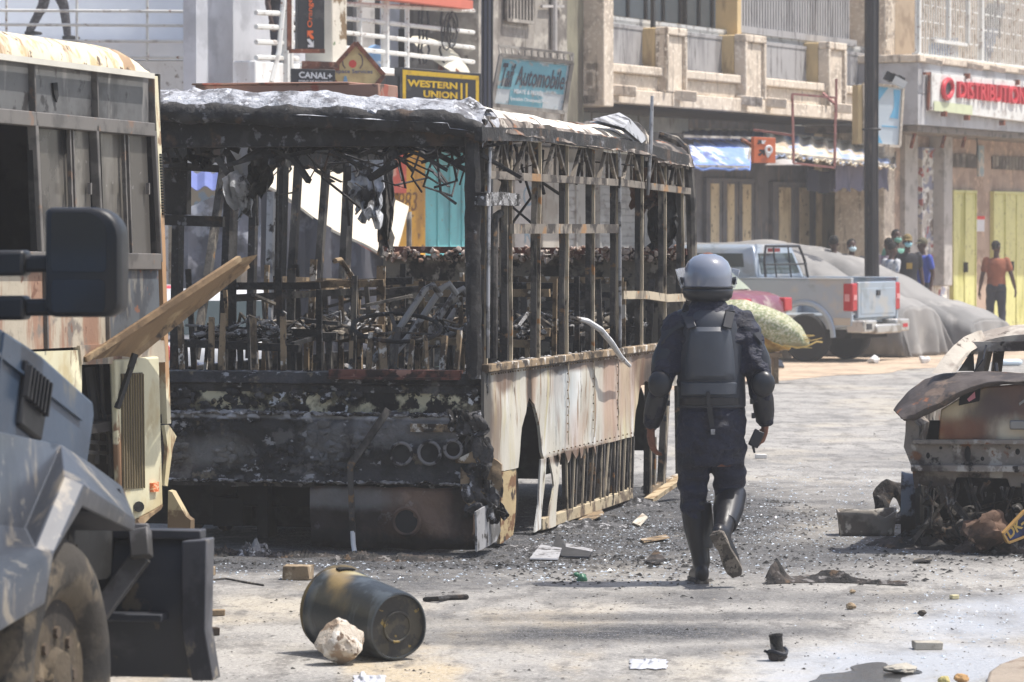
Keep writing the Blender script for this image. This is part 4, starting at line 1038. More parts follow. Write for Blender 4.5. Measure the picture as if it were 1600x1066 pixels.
for i in range(60):
    t = i/59; mb.ball(sh(758+t*310, 572-t*38, .02+U(0, .03)), U(.01, .028), 6, 4)
mb.jitter(.01, 20); bpart('ash_on_sill', mb, M_ash, kind='stuff')
M_truss = mat('grey_truss', c8(112, 104, 94), [(c8(60, 54, 48), 5, .46, .6), (c8(160, 150, 136), 7, .58, .7)], rough=.75)
for (a, b, c_, d, w), (a2, b2, c2, d2, w2) in zip(PIL, PIL[1:]):
    mb = MB()
    if a == 764: b += 4
    tm = sh((a+a2)/2, (b+b2)/2+4, .02); yl = 273+(a-754)*.062; yr = 273+(a2-754)*.062
    mb.bar(tm, sh(a+5, yl-3, .02), .03, .025, up=(0, 1, 0)); mb.bar(tm, sh(a2-5, yr-3, .02), .03, .025, up=(0, 1, 0))
    mb.bar(tm, sh((a+a2)/2, (yl+yr)/2-3, .02), .018, .02, up=(0, 1, 0))
    bpart('truss_brace', mb, M_truss)
mb = MB(); C_ = [sh(748, 209, -.02), sh(840, 211, -.02), sh(968, 226, -.02), sh(1010, 235, -.02), sh(1072, 252, -.02)]
for a, b in zip(C_, C_[1:]): mb.bar(a, b, .05, .085)
mb.jitter(.008, 6); bpart('cantrail', mb, M_char)
mb = MB()
def gut(u, v):
    x0 = .1+6.42*u; w = .02*mn.noise(V((x0*2.2, v*2, 0)))
    return V((x0, -.05+.045*v+w, zc(x0)-.015+.10*v-(.04 if x0 > 5.05 else 0)+.012*mn.noise(V((x0*5, v*4, 3)))))
mb.slab(gut, 120, 5, (0, .02, 0))
bpart('roof_gutter', mb, mat('scorched_gutter', c8(126, 116, 108), [(c8(60, 54, 50), 3, .46, .6), (c8(176, 168, 158), 5, .58, .7), (c8(130, 90, 64), 6, .64, .74)], rough=.85, bump=.5))
mb = MB(); mb.tube([sh(762, 560, -.02), sh(764, 300, -.02), sh(766, 225, -.02), sh(771, 210, -.02), sh(790, 205, -.02), sh(880, 213, -.02), sh(955, 219, -.02), sh(965, 225, -.02), sh(968, 245, -.02), sh(969, 545, -.02)], .012, 6); bpart('door_loop', mb, M_silver)
mb = MB(); a, b = sh(756, 300, -.02), sh(801, 322, .02); mb.slab(lambda u, v: V((a.x+(b.x-a.x)*u, -.03, a.z+(b.z-a.z)*v+.004*mn.noise(V((u*9, v*9, 0))))), 8, 5, (0, .07, 0)); mb.jitter(.012, 15); bpart('vent_plate', mb, M_ash)
mb = MB(); mb.tube([sh(772, 560, .06), sh(773, 350, .05), sh(775, 338, .05), sh(782, 333, .05)], .025, 8); mb.bar(sh(787, 330, .1), sh(788, 565, .1), .05, .05); bpart('door_post', mb, M_burn)
mb = MB(); mb.tube([sh(900, 497, -.03), sh(918, 502, -.06), sh(938, 515, -.1), sh(955, 535, -.12), sh(970, 558, -.12), sh(984, 572, -.1)], [.012, .02, .022, .021, .019, .013], 8); bpart('hanging_tube', mb, mat('pale_bent_tube', c8(206, 206, 206), [(c8(120, 110, 100), 8, .6, .7)], rough=.5))

# ---- side panels (dented sheets with torn openings)
def panel(name, poly, m, amp=.012, th=.02, y=0.0, par=None, seed=0, cuts=3):
    P = [sh(a, b, y) for a, b in poly]
    bm = bmesh.new(); vs = [bm.verts.new(V((p.x, y, p.z))) for p in P]; bm.faces.new(vs)
    xs = [p.x for p in P]; zs = [p.z for p in P]; st = .05 if cuts > 2 else .04
    for ax_, lo, hi, no in ((0, min(xs), max(xs), (1, 0, 0)), (2, min(zs), max(zs), (0, 0, 1))):
        t = lo+st
        while t < hi:
            co = V((0, 0, 0)); co[ax_] = t
            bmesh.ops.bisect_plane(bm, geom=bm.verts[:]+bm.edges[:]+bm.faces[:], plane_co=co, plane_no=no); t += st
    bmesh.ops.recalc_face_normals(bm, faces=bm.faces[:])
    if bm.faces[0].normal.y > 0: bmesh.ops.reverse_faces(bm, faces=bm.faces[:])
    for v in bm.verts:
        q = v.co; v.co.y += amp*(mn.noise(q*2.5+V((seed, 0, 0)))*1.4 + .6*mn.noise(V((q.x*9, seed, q.z*1.5))))
    r = bmesh.ops.extrude_face_region(bm, geom=bm.faces[:])
    for e in r['geom']:
        if isinstance(e, bmesh.types.BMVert): e.co.y += th
    mb = MB(); bm.verts.index_update(); mb.add([v.co.copy() for v in bm.verts], [tuple(v.index for v in f.verts) for f in bm.faces]); bm.free()
    return bpart(name, mb, m, par, sharp=70)
panel('side_panel', [(757, 578), (860, 565), (968, 552), (1032, 543), (1073, 537), (1073, 602), (1030, 604), (1016, 600), (1009, 595), (1003, 603), (996, 640), (991, 682), (960, 689), (930, 698), (905, 704), (880, 708), (851, 717), (848, 706), (847, 688), (844, 664), (841, 646), (836, 631), (829, 621), (823, 632), (818, 649), (814, 668), (811, 690), (809, 715), (808, 731), (788, 736), (757, 734)], M_cream, .014)
M_sooty = mat('sooty_scorch', c8(70, 56, 48), [(c8(34, 29, 27), 3, .46, .62), (c8(150, 118, 92), 4, .58, .7, (2, 1, .4))], rough=.85)
panel('lower_panel', [(786, 738), (808, 733), (807, 780), (802, 836), (788, 848), (781, 850), (783, 800)], mat('brown_cream_panel', c8(178, 158, 120), [(c8(120, 88, 60), 4, .48, .6, (1, 1, 2)), (c8(60, 46, 38), 6, .6, .7)], rough=.8, bump=.3), .01, y=-.005, seed=2)
panel('corner_plate', [(744, 800), (764, 788), (779, 770), (783, 830), (776, 846), (745, 862)], M_silver, .012, .012, y=-.05, seed=5, cuts=2)
panel('torn_panel', [(857, 714), (882, 706), (876, 726), (872, 760), (868, 822), (857, 826), (860, 790), (865, 760), (861, 735)], M_cream, .02, .012, y=.0, seed=6)
panel('torn_panel', [(846, 718), (853, 716), (851, 760), (846, 826), (838, 832), (843, 790)], M_cream, .01, .012, y=.005, seed=8, cuts=2)
for k, (a, w, h) in enumerate([(888, 8, 16), (898, 9, 12), (908, 8, 14), (919, 8, 9), (929, 7, 13), (875, 8, 12)]):
    y0 = 717-(a-851)*.25
    panel('torn_flap', [(a-w/2, y0-3), (a+w/2, y0-5), (a+w/3, y0+h*.5), (a, y0+h), (a-w/4, y0+h*.4)], M_cream, .02, .006, y=-.012, seed=k+10, cuts=1)
mb = MB(); mb.bar(sh(842, 819, .03), sh(984, 771, .03), .05, .085); mb.jitter(.01, 5); bpart('lower_sill', mb, mat('dusty_cream_sill', c8(182, 168, 140), [(c8(110, 96, 80), 4, .48, .64), (c8(60, 52, 46), 8, .6, .7)], rough=.85, bump=.3), bevel=.006)
for i, (a, b, w) in enumerate([(884, 886, .02), (897, 893, .04), (913, 909, .018), (927, 921, .03), (939, 937, .045), (951, 944, .018), (960, 957, .03), (969, 966, .016), (977, 973, .02), (985, 983, .03)]):
    yt = 715-(a-851)*.25; yb = 817-(b-842)*.338
    mb = MB(); mb.cur = 0; mb.bar(sh(a, yt, .04), sh(b, yb, .04), w, .06, up=(0, 1, 0)); mb.cur = 1; mb.bar(sh(a, yt, .005)+V((w/2, 0, 0)), sh(b, yb, .005)+V((w/2, 0, 0)), .014, .012, up=(0, 1, 0)); bpart('lower_strut', mb, [M_burn, M_edge])
for a, at, b, bt, w in [(1014, 600, 1012, 772, .05), (1020, 683, 1019, 758, .022), (1041, 600, 1033, 760, .05), (1060, 600, 1062, 742, .04)]:
    mb = MB(); mb.cur = 0; mb.bar(sh(a, at, .05), sh(b, bt, .05), w, .06, up=(0, 1, 0)); mb.cur = 1; mb.bar(sh(a+4, at, .01), sh(b+4, bt, .01), .016, .012, up=(0, 1, 0)); bpart('lower_strut', mb, [M_burn, M_edge])
mb = MB(); mb.bar(sh(1012, 768, .05), sh(1066, 744, .05), .05, .06); bpart('rear_lower_sill', mb, M_tanrail)
# wheels: bare rims without tyres, standing on the road
M_rim = mat('burnt_rim', (.05, .045, .042), [((.14, .10, .07), 5, .52, .68)], rough=.7, bump=.4)
for x, y in ((1.3, .3), (1.3, BW-.3), (4.72, .35), (4.72, BW-.35)):
    mb = MB(); mb.lathe([(.06, -.09), (.2, -.07), (.24, -.1), (.275, -.11), (.275, -.08), (.22, -.05), (.22, .08), (.275, .1), (.275, .13), (.1, .12)], 26, Matrix.Translation((x, y, .275)) @ Matrix.Rotation(R(90), 4, 'X'))
    w = bpart('wheel_rim', mb, M_rim)
    mb = MB(); mb.ball((x, y-.03, .275), (.09, .11, .09), 12, 8); bpart('hub', mb, M_char, w)
# chassis and floor
mb = MB(); mb.bb(.35, BL-.1, .62, .78, .3, .5); mb.bb(.35, BL-.1, BW-.78, BW-.62, .3, .5)
for x in (.6, 1.3, 2.4, 3.5, 4.7, 5.6): mb.bb(x, x+.12, .3, BW-.3, .34, .47)
mb.bb(.2, 1.0, .9, 1.7, .25, .8); mb.bb(2.2, 3.2, 1.5, 2.3, .22, .6); mb.bb(3.4, 4.1, .5, .9, .25, .62)
bpart('chassis', mb, M_soot_shade, bevel=.015)
mb = MB()
mb.slab(lambda u, v: V((.12+(BL-.2)*u, .04+(BW-.08)*v, .93+.015*mn.noise(V((u*12, v*6, 0))))), 40, 18, (0, 0, -.07)); bpart('floor', mb, M_char)
for x in (1.3, 4.72):
    mb = MB(); y0 = .03
    n = 10
    prof = [V((x+.5*math.cos(math.pi*i/n), y0, .42+.47*math.sin(math.pi*i/n))) for i in range(n+1)]
    mb.slab(lambda u, v: V((x+.5*math.cos(math.pi*u), .05+.55*v, .35+.52*math.sin(math.pi*u))), 14, 3, (0, 0, .02)); bpart('wheel_housing', mb, M_soot_shade)
for x in (1.3, 4.72):
    mb = MB(); mb.box((x, .48, .42), (.72, .05, .84)); mb.jitter(.03, 5); bpart('arch_shade_panel', mb, M_soot_shade)  # added black panel paints the shade inside the open arch
# left wall
mb = MB(); mb.bb(.4, BL, BW-.03, BW, .35, 1.06); bpart('left_panel', mb, M_rem)
mb = MB(); mb.slab(lambda u, v: V((.3+(BL-.35)*u, BW-.06+.03*mn.noise(V((u*20, v*3, 0))), 2.70-(.2+.12*mn.noise(V((u*16, 1, 0))))*v)), 60, 6, (0, .02, 0)); bpart('left_header', mb, M_soot_shade)
LP = [(281, 200, 275, 575, .08, 0), (349, 270, 305, 560, .03, 1), (366, 200, 352, 570, .13, 0), (398, 280, 390, 560, .05, 0), (424, 300, 419, 560, .04, 2), (428, 300, 430, 560, .03, 0), (441, 255, 434, 560, .085, 0), (469, 215, 451, 520, .05, 1), (513, 215, 493, 500, .055, 1), (548, 210, 536, 470, .09, 1)]
for a, at, b, bt, w, k in LP:
    p, q = B.hit(a, at, 1, BW-.05), B.hit(b, bt, 1, BW-.05)
    mb = MB(); mb.bar(p, q, w*1.5, .05, up=(0, 1, 0)); mb.jitter(.01, 8, seed=a); bpart('left_pillar', mb, [M_char, M_burn, M_silver][k])
mb = MB(); mb.bar((.1, BW-.05, 2.62), (BL, BW-.05, 2.60), .1, .2); mb.bar((.1, BW-.04, 1.07), (BL, BW-.04, 1.05), .08, .06); bpart('left_rail', mb, M_char)
mb = MB(); p, q = B.hit(430, 441, 1, BW-.3), B.hit(556, 446, 1, BW-.3); mb.bar(p, q, .03, .09); mb.jitter(.01, 4); bpart('inner_rail', mb, M_tanrail)
mb = MB(); mb.tube([B.hit(523, 408, 1, 2.0), B.hit(532, 406, 1, 2.0), B.hit(545, 425, 1, 2.0), B.hit(560, 448, 1, 2.0)], .02, 8); bpart('grab_handle', mb, M_tanrail)
# rear wall
def rh(px, py, x=BL): return B.hit(px, py, 0, x)
mb = MB(); p, q = rh(600, 402), rh(1076, 402)
mb.slab(lambda u, v: V((BL+.03*mn.noise(V((u*6, v*3, 2))), BW-.02-(BW-.04)*u, 1.83-.9*v + .02*mn.noise(V((u*9, 0, v))))), 30, 10, (.04, 0, 0)); bpart('rear_wall', mb, M_rem)
mb = MB(); mb.bar((BL-.03, .02, 1.855), (BL-.03, BW, 1.87), .09, .05); mb.jitter(.012, 5); bpart('rear_sill', mb, M_rustb)
mb = MB()
for i in range(420):
    y = U(.05, BW-.05); mb.ball((BL-.06+U(-.05, .05), y, 1.835+U(-.05, .05)), U(.006, .024), 6, 4)
mb.jitter(.02, 24); bpart('rear_ash', mb, mat('pinkish_ash', c8(214, 198, 186), [(c8(150, 120, 104), 8, .48, .62), (c8(60, 52, 48), 9, .6, .7)], rough=.95, bump=.5), kind='stuff')
mb = MB(); mb.tube([rh(1030, 212), rh(1056, 219), rh(1070, 232), rh(1077, 262), rh(1080, 320), rh(1081, 400), rh(1079, 470), rh(1074, 540), rh(1070, 600)], [.03, .035, .04, .042, .045, .045, .04, .035, .03], 8); mb.jitter(.018, 9); bpart('rear_corner', mb, M_burn)
mb = MB()
for py in (262, 300):
    mb.bar(rh(985, py-8), rh(1076, py+2), .04, .05)
for px in (600, 1003, 1040): mb.bar(rh(px, 228), rh(px-2, 400), .06, .05)
bpart('rear_frame', mb, M_burn)
def hang(name, x, px0, px1, py0, pyl, m, seed=0, amp=.1, nu=22, nv=12):
    """ragged burnt sheet hanging from py0; pyl(u) is its torn lower edge in pixels"""
    mb = MB()
    def fn(u, v):
        p = B.hit(px0+(px1-px0)*u, py0+(pyl(u)-py0)*v, 0, x)
        s_ = amp*v
        return p + V((s_*mn.noise(V((u*5, v*4, seed)))*1.5, .35*s_*mn.noise(V((u*9, v*9, seed+4))), .2*s_*mn.noise(V((u*14, v*3, seed)))))
    mb.slab(fn, nu, nv, (.012, 0, 0)); return bpart(name, mb, m)
nz = lambda u, s, k=6: mn.noise(V((u*k, s, 1.7)))
M_insul = mat('silvery_burnt_lining', c8(196, 200, 206), [(c8(60, 60, 62), 4, .5, .64), (c8(226, 228, 232), 6, .6, .72)], rough=.6, bump=.6, bsc=20)
hang('hanging_lining', 1.2, 352, 402, 222, lambda u: 300+40*math.sin(u*3.1)+18*nz(u, 1), M_insul, 1)
hang('hanging_lining', 1.0, 388, 448, 225, lambda u: 282+30*math.sin(u*5+.5)+24*nz(u, 2, 9), M_soot_shade, 2, .14)
hang('hanging_lining', .8, 292, 332, 222, lambda u: 250+26*abs(nz(u, 3, 7)), M_soot_shade, 3)
hang('hanging_lining', 4.0, 545, 598, 250, lambda u: 318+44*math.sin(u*2.6)*u+22*nz(u, 4, 9), M_insul, 4, .2)
hang('hanging_lining', 4.8, 590, 614, 240, lambda u: 390+20*nz(u, 5), M_burn, 5, .12)
hang('hanging_lining', .5, 440, 560, 216, lambda u: 232+30*abs(nz(u, 6, 11)), M_soot_shade, 6, .1)
hang('hanging_lining', .5, 560, 740, 214, lambda u: 226+24*abs(nz(u, 7, 13)), M_soot_shade, 7, .1)
hang('hanging_lining', 2.5, 520, 735, 225, lambda u: 236+26*abs(nz(u, 9, 13)), M_char, 9, .1)
hang('hanging_lining', 5.9, 985, 1040, 262, lambda u: 330+20*nz(u, 8, 5), mat('brown_burnt_board', c8(96, 66, 46), [(c8(40, 30, 26), 3, .46, .62)], rough=.9), 8, .15)
hang('hanging_lining', 6.2, 1012, 1056, 300, lambda u: 385+25*nz(u, 10, 5), M_soot_shade, 10, .15)
# flap and frame at the front left window
mb = MB(); a, b = B.hit(262, 262, 0, .9), B.hit(294, 336, 0, .9); mb.bb(.88, .96, b.y, a.y+.1, b.z, a.z); p, q = B.hit(255, 344, 0, .85), B.hit(350, 346, 0, .85); mb.bar(p, q, .06, .07); p, q = B.hit(255, 258, 0, .85), B.hit(345, 264, 0, .85); mb.bar(p, q, .06, .05); mb.jitter(.01, 6); bpart('window_flap', mb, M_char)
# interior bars hanging from the roof, thin wires
for k in range(24):
    x, y = U(.5, 6), U(.1, BW-.2); z = 2.66-.01*x; mb = MB()
    mb.tube([(x, y, z), (x+U(-.1, .1), y+U(-.12, .12), z-U(.1, .4)), (x+U(-.3, .3), y+U(-.2, .2), z-U(.2, .6))], U(.005, .014), 5); bpart('hanging_wire', mb, M_char)
for k in range(46):
    y = U(.1, BW-.1); x = U(.4, 5.8); z = 2.6-.012*x; mb = MB()
    mb.bar((x, y, z+U(-.1, .05)), (x+U(-.4, .4), y+U(-.35, .35), z+U(-.22, .05)), U(.008, .03), U(.006, .012)); mb.jitter(.05, 4, k); bpart('ceiling_bar', mb, M_char)
# seats: bare frames
for i, x in enumerate((1.55, 2.35, 3.1, 3.9, 4.7, 5.5)):
    for j, (ya, yb) in enumerate(((.14, 1.02), (1.55, 2.42))):
        if i == 0 and j == 0: continue
        mb = MB(); zt = 1.62+U(-.06, .1)
        k = 4 if (i+j) % 2 else 3
        for q in range(k):
            y = ya+(yb-ya)*q/(k-1)+U(-.04, .04); lean = U(-.08, .1); h = zt+U(-.16, .12)
            mb.bar((x, y, .95), (x+lean, y+U(-.03, .03), h), U(.03, .055), .02, up=(1, 0, 0))
        mb.bar((x, ya, zt-.06), (x+U(-.05, .05), yb, zt-.07+U(-.05, .05)), .03, .05)
        mb.bar((x, ya, 1.32), (x, yb, 1.31+U(-.04, .04)), .04, .06); mb.bar((x-.42, ya, 1.27+U(-.04, .03)), (x-.42, yb, 1.28), .05, .05)
        for y in (ya+.05, (ya+yb)/2, yb-.05): mb.bar((x, y, 1.29), (x-.43, y, 1.27), .035, .03); mb.bar((x-.42, y, 1.27), (x-.4, y, .95), .035, .03)
        mb.jitter(.02, 4, seed=i*2+j)
        s_ = bpart('seat_frame', mb, [M_burn, M_tanrail, M_char][(i+j*2) % 3])
        mb = MB()
        for q in range(26):
            mb.ball((x-U(-.05, .45), U(ya, yb), 1.31+U(-.02, .06)), (U(.02, .06), U(.02, .06), U(.01, .03)), 6, 4)
        for q in range(10):
            c = V((x-U(-.02, .4), U(ya, yb), 1.34)); mb.tube([c, c+V((U(-.1, .1), U(-.1, .1), U(.02, .12))), c+V((U(-.2, .2), U(-.2, .2), U(-.05, .08)))], U(.006, .014), 5)
        mb.jitter(.02, 18); bpart('seat_residue', mb, M_ash if (i*3+j) % 2 else M_rem, s_, kind='stuff')
for k in range(18):
    x, y = U(.6, 6.2), U(.1, BW-.1); z = .95; mb = MB()
    mb.bar((x, y, z), (x+U(-.06, .06), y+U(-.06, .06), z+U(.2, .75)), U(.02, .05), U(.015, .03)); bpart('twisted_bar', mb, [M_burn, M_tanrail][k % 2])
for k in range(16):
    x, y = U(.8, 5.5), U(.2, BW-.5); z = U(1.15, 1.6); mb = MB(); mb.bar((x, y, z), (x+U(-.4, .4), y+U(.1, .6), z+U(-.1, .1)), U(.02, .045), U(.015, .03)); bpart('twisted_bar', mb, M_burn)
for k in range(4):
    mb = MB()
    a = sh(690+k*22+U(-4, 4), 470-U(0, 12), .5+.1*k); mb.tube([a, a+V((-.05, .04, .07)), a+V((-.1, .08, .04)), a+V((-.2, .25, -.25)), a+V((-.28, .38, -.42))], .022, 8); bpart('bent_grab_rail', mb, mat('pale_scorched_tube', c8(150, 148, 146), [(c8(70, 64, 60), 6, .5, .62)], rough=.6))
mb = MB()
for k in range(160):
    x, y = U(.2, 6.3), U(.06, BW-.06); r_ = U(.02, .07); mb.ball((x, y, .95+r_*.3), (r_*1.4, r_*1.4, r_*.7), 6, 4)
mb.jitter(.03, 12); bpart('floor_debris', mb, M_ash, kind='stuff')
# steering wheel and dash
Ms = Matrix.Translation(B.hit(620, 512, 0, .55)) @ Euler((R(6), R(-16), 0)).to_matrix().to_4x4(); c = Ms.to_translation()
mb = MB(); mb.tube([Ms @ V((.285*math.cos(t), .285*math.sin(t), 0)) for t in [i*math.pi/16 for i in range(32)]], .014, 8, closed=True)
sw = bpart('steering_wheel', mb, M_char)
mb = MB()
for t in (.4, 2.5, 4.5): mb.bar(Ms @ V((0, 0, -.03)), Ms @ V((.28*math.cos(t), .28*math.sin(t), 0)), .025, .012)
mb.tube([Ms @ V((0, 0, .0)), c+V((-.12, .02, -.42))], .03, 8); bpart('steering_column', mb, M_burn, sw)
for px in (548, 575, 600, 640, 668, 690, 712): mb = MB(); mb.bar(fh(px, 585, .25), fh(px+U(-6, 8), 545-U(0, 30), .3), U(.02, .05), .03); mb.jitter(.01, 5); bpart('dash_bracket', mb, M_tanrail)
for px in (285, 330, 345, 398, 443): mb = MB(); mb.bar(fh(px, 580, .15), fh(px+U(-3, 5), 500-U(0, 15), .2), .045, .03); mb.jitter(.01, 5); bpart('dash_bracket', mb, M_tanrail)
mb = MB()
for k in range(70):
    y = U(.05, BW-.05); r_ = U(.008, .028); mb.ball((U(.02, .22), y, 1.1+r_*.4), (r_*1.3, r_*1.6, r_*.7), 6, 4)
mb.jitter(.03, 14); bpart('dash_ash', mb, M_ash, kind='stuff')

# ---- front: a grid skin with the recesses modelled
def fgrid(name, ya, yb, prof, m, amp, scl, nu=60, per=6, seed=0, par=None, **k):
    """prof: list of (z, x) from top to bottom"""
    pr = []
    for (z0, x0), (z1, x1) in zip(prof, prof[1:]):
        for t in range(per): pr.append((z0+(z1-z0)*t/per, x0+(x1-x0)*t/per))
    pr.append(prof[-1]); nv = len(pr)-1
    def fn(u, v):
        z, x = pr[round(v*nv)]; y = ya+(yb-ya)*u
        rim = min(1, y/.18) if ya < .18 else 1
        q = V((y*scl, z*scl, seed))
        return V((x + (1-rim)**2*.1 + amp*mn.noise(q)*1.3 + amp*.5*mn.noise(q*3.1), y, z + amp*.4*mn.noise(q*1.7+V((5,5,5))) - .0*u))
    mb = MB(); mb.slab(fn, nu, nv, (.03, 0, 0)); return bpart(name, mb, m, par, **k)
fgrid('windscreen_ledge', 0, BW, [(1.13, .14), (1.125, -.02), (1.06, -.05), (1.045, -.02), (1.0, -.015)], M_charf, .012, 5)
fgrid('flaking_band', .02, BW, [(1.005, -.01), (.94, -.025), (.865, -.03)], M_flake, .012, 6, seed=2)
fgrid('front_panel', .02, BW, [(.87, -.03), (.855, -.09), (.80, -.11), (.66, -.10), (.52, -.11), (.435, -.13), (.425, -.07), (.40, -.06)], M_charf, .022, 4, nu=80, seed=3)
fgrid('bumper', .06, B.hit(493, 800, 0, 0).y, [(.41, -.10), (.39, -.115), (.2, -.11), (.06, -.09), (.02, -.06)], M_brownp, .03, 3.2, seed=4)
mb = MB(); yl = B.hit(493, 800, 0, 0).y
mb.bb(.5, .54, yl, BW-.05, .1, .45); mb.bb(0, .5, yl, yl+.03, .04, .42); mb.bb(-.02, .5, yl, BW-.05, .40, .43); mb.bb(.1, .3, yl+.35, yl+.42, .06, .4); mb.bb(.2, .4, yl+.55, yl+.75, .12, .3)
mb.jitter(.01, 5); bpart('grille_recess', mb, M_soot_shade)
c = B.hit(635, 815, 0, -.12)
mb = MB(); mb.tube([c+V((0, .085*math.cos(t), .085*math.sin(t))) for t in [i*math.pi/12 for i in range(24)]], .014, 6, closed=True); mb.cur = 1; mb.prism([c+V((-.004, .085*math.cos(t), .085*math.sin(t))) for t in [i*math.pi/12 for i in range(24)]], (.006, 0, 0)); bpart('fog_lamp_hole', mb, [M_brownp, M_soot_shade])  # flat black disc paints the dark depth of the hole
for px, py, r_ in ((627, 709, .068), (671, 708, .07), (708, 702, .055)):
    c = B.hit(px, py, 0, -.14); mb = MB(); mb.cur = 0
    mb.tube([c+V((0, r_*math.cos(t), r_*math.sin(t))) for t in [i*math.pi/12 for i in range(24)]], .011, 6, closed=True)
    mb.cur = 1; mb.prism([c+V((.006, r_*math.cos(t), r_*math.sin(t))) for t in [i*math.pi/12 for i in range(24)]], (.008, 0, 0))
    bpart('headlight', mb, [mat('ash_ring', c8(124, 122, 122), [(c8(40, 38, 38), 14, .5, .62)], rough=.9), M_soot_shade])
mb = MB(); a, b = B.hit(642, 662, 0, -.12), B.hit(737, 676, 0, -.12)
mb.slab(lambda u, v: V((-.135+.012*mn.noise(V((u*7, v*3, 1))), a.y+(b.y-a.y)*u, a.z+(b.z-a.z)*v)), 16, 4, (.02, 0, 0)); bpart('light_strip', mb, M_tanrail)
mb = MB(); a, b = B.hit(515, 577, 0, -.03), B.hit(720, 583, 0, -.03); mb.bb(-.05, .03, b.y, a.y, a.z-.055, a.z); mb.bb(-.09, -.05, b.y, a.y, a.z-.06, a.z-.045); mb.jitter(.006, 4); bpart('rusty_bar', mb, M_rustb)
mb = MB(); p, q = B.hit(737, 190, 0, -.02), B.hit(741, 592, 0, -.02)
mb.tube([p.lerp(q, t) for t in [i/24 for i in range(25)]], [(.055+.014*mn.noise(V((i*.9, 3, 1))), .05) for i in range(25)], 10, up=(1, 0, 0)); mb.jitter(.012, 14); bpart('windscreen_pillar', mb, M_char)
mb = MB(); p, q = B.hit(166, 190, 0, -.02), B.hit(162, 592, 0, -.02); mb.tube([p, q], .06, 8); bpart('windscreen_pillar', mb, M_char)
# wiper arm bent down to the road
mb = MB(); mb.cur = 0
mb.bar(B.hit(607, 640, 0, -.17), B.hit(547, 728, 0, -.2), .045, .02, up=(1, 0, 0)); mb.bar(B.hit(547, 726, 0, -.2), B.hit(551, 832, 0, -.2), .034, .02, up=(1, 0, 0))
mb.cur = 1; g_ = B.hit(554, 866, 0, -.24); mb.tube([B.hit(551, 830, 0, -.2), B.hit(552, 850, 0, -.21), V((g_.x, g_.y, .01))], .016, 8); bpart('wiper_arm', mb, [M_burn, M_txtw])
# molten, ashy corner
mb = MB()
for k in range(230):
    t = U(0, 1); px, py = 706+U(0, 80)*(.55+.45*t), 645+t*160
    if px < 730 and py > 700: px += 30
    p = B.hit(px, py, 0, U(-.17, -.04)); p.x += max(0, -p.y)*.2
    r_ = U(.008, .034); mb.ball(p, (r_*.8, r_, r_*1.4), 7, 5)
mb.jitter(.05, 12); bpart('molten_corner', mb, mat('fluffy_ash', c8(76, 75, 76), [(c8(24, 23, 23), 5, .40, .58), (c8(176, 176, 180), 12, .62, .74)], rough=.95, bump=1.0, bsc=50, var=.3))
mb = MB(); p = B.hit(735, 712, 0, -.14); mb.add([p+V((0, .1, -.03)), p+V((-.02, -.06, .05)), p+V((-.01, -.08, -.05)), p+V((.02, .1, -.05)), p+V((.02, -.05, .03))], [(0,1,2), (0,2,3), (0,4,1), (3,2,4), (0,3,4), (1,4,2)]); bpart('bent_bracket', mb, M_tanrail)
mb = MB(); p = B.hit(756, 752, 0, -.12); mb.slab(lambda u, v: p+V((.02*math.sin(u*5)-.03*v, -.12+.26*u, .1-.2*v+.05*math.sin(u*6))), 10, 8, (.01, 0, 0)); mb.jitter(.03, 9); bpart('bent_bracket', mb, M_tanrail)

# blistered char and ash lying on the ledges of the front
mb = MB()
for k in range(900):
    y = U(.03, BW-.05); z = .862+abs(U(-.012, .012)); mb.ball((-.10+U(-.02, .06), y, z), (U(.008, .02), U(.01, .03), U(.002, .009)*(1+1.2*max(0, mn.noise(V((y*3, 0, 5)))))), 6, 4)
for k in range(260):
    y = U(.03, BW-.05); mb.ball((-.145+U(-.01, .04), y, .44+U(-.004, .006)), (U(.008, .025), U(.01, .035), U(.003, .008)), 6, 4)
mb.jitter(.016, 22); bpart('ledge_ash', mb, M_ash, kind='stuff')
mb = MB()
for k in range(900):
    y = U(.05, BW-.05); z = U(.43, 1.02); x = -.115 if z < .86 else -.035
    if mn.noise(V((y*2.5, z*4, 3))) < -.12 or (.06 < y < .72 and .5 < z < .80): continue
    r_ = U(.006, .026); mb.ball((x-r_*.1, y, z), (r_*.55, r_*U(.8, 2.2), r_), 6, 4)
mb.jitter(.014, 26); bpart('blistered_paint', mb, M_charf, kind='stuff')
mb = MB()
for k in range(60):
    y = U(.05, BW-.1); z = U(.45, 1.0); x = -.125 if z < .86 else -.045; w_ = U(.02, .06)
    p = V((x, y, z)); mb.add([p, p+V((-U(.005, .03), w_, U(-.01, .02))), p+V((-U(.01, .04), w_*.8, -w_*U(.6, 1.4))), p+V((0, U(-.01, .01), -w_))], [(0, 1, 2, 3)])
pass

# rivets and seams on the side sheets
mb = MB()
for i in range(78):
    t = i/77; p = sh(764+t*300, 585-t*40); mb.ball(p+V((0, -.014+.004*U(-1, 1), 0)), .0065, 6, 4)
for i in range(20):
    t = i/19; p = sh(856+t*128, 712-t*31); mb.ball(p+V((0, -.014, .02)), .0065, 6, 4)
for px in (884, 924, 962):
    y0 = 572-(px-790)*.139
    for i in range(9): mb.ball(sh(px, y0+12+i*13)+V((0, -.014, 0)), .006, 6, 4)
bpart('rivet', mb, M_tanrail, kind='stuff')
for px in (886, 926, 964):
    mb = MB(); n = 14
    pts = [sh(px+2*mn.noise(V((px, k*.5, 0))), 572-(px-790)*.139+8+k*(128-(px-886)*.15)/n) + V((0, -.012, 0)) for k in range(n+1)]
    mb.tube(pts, .007, 5, flat=.5); bpart('panel_seam', mb, M_edge)
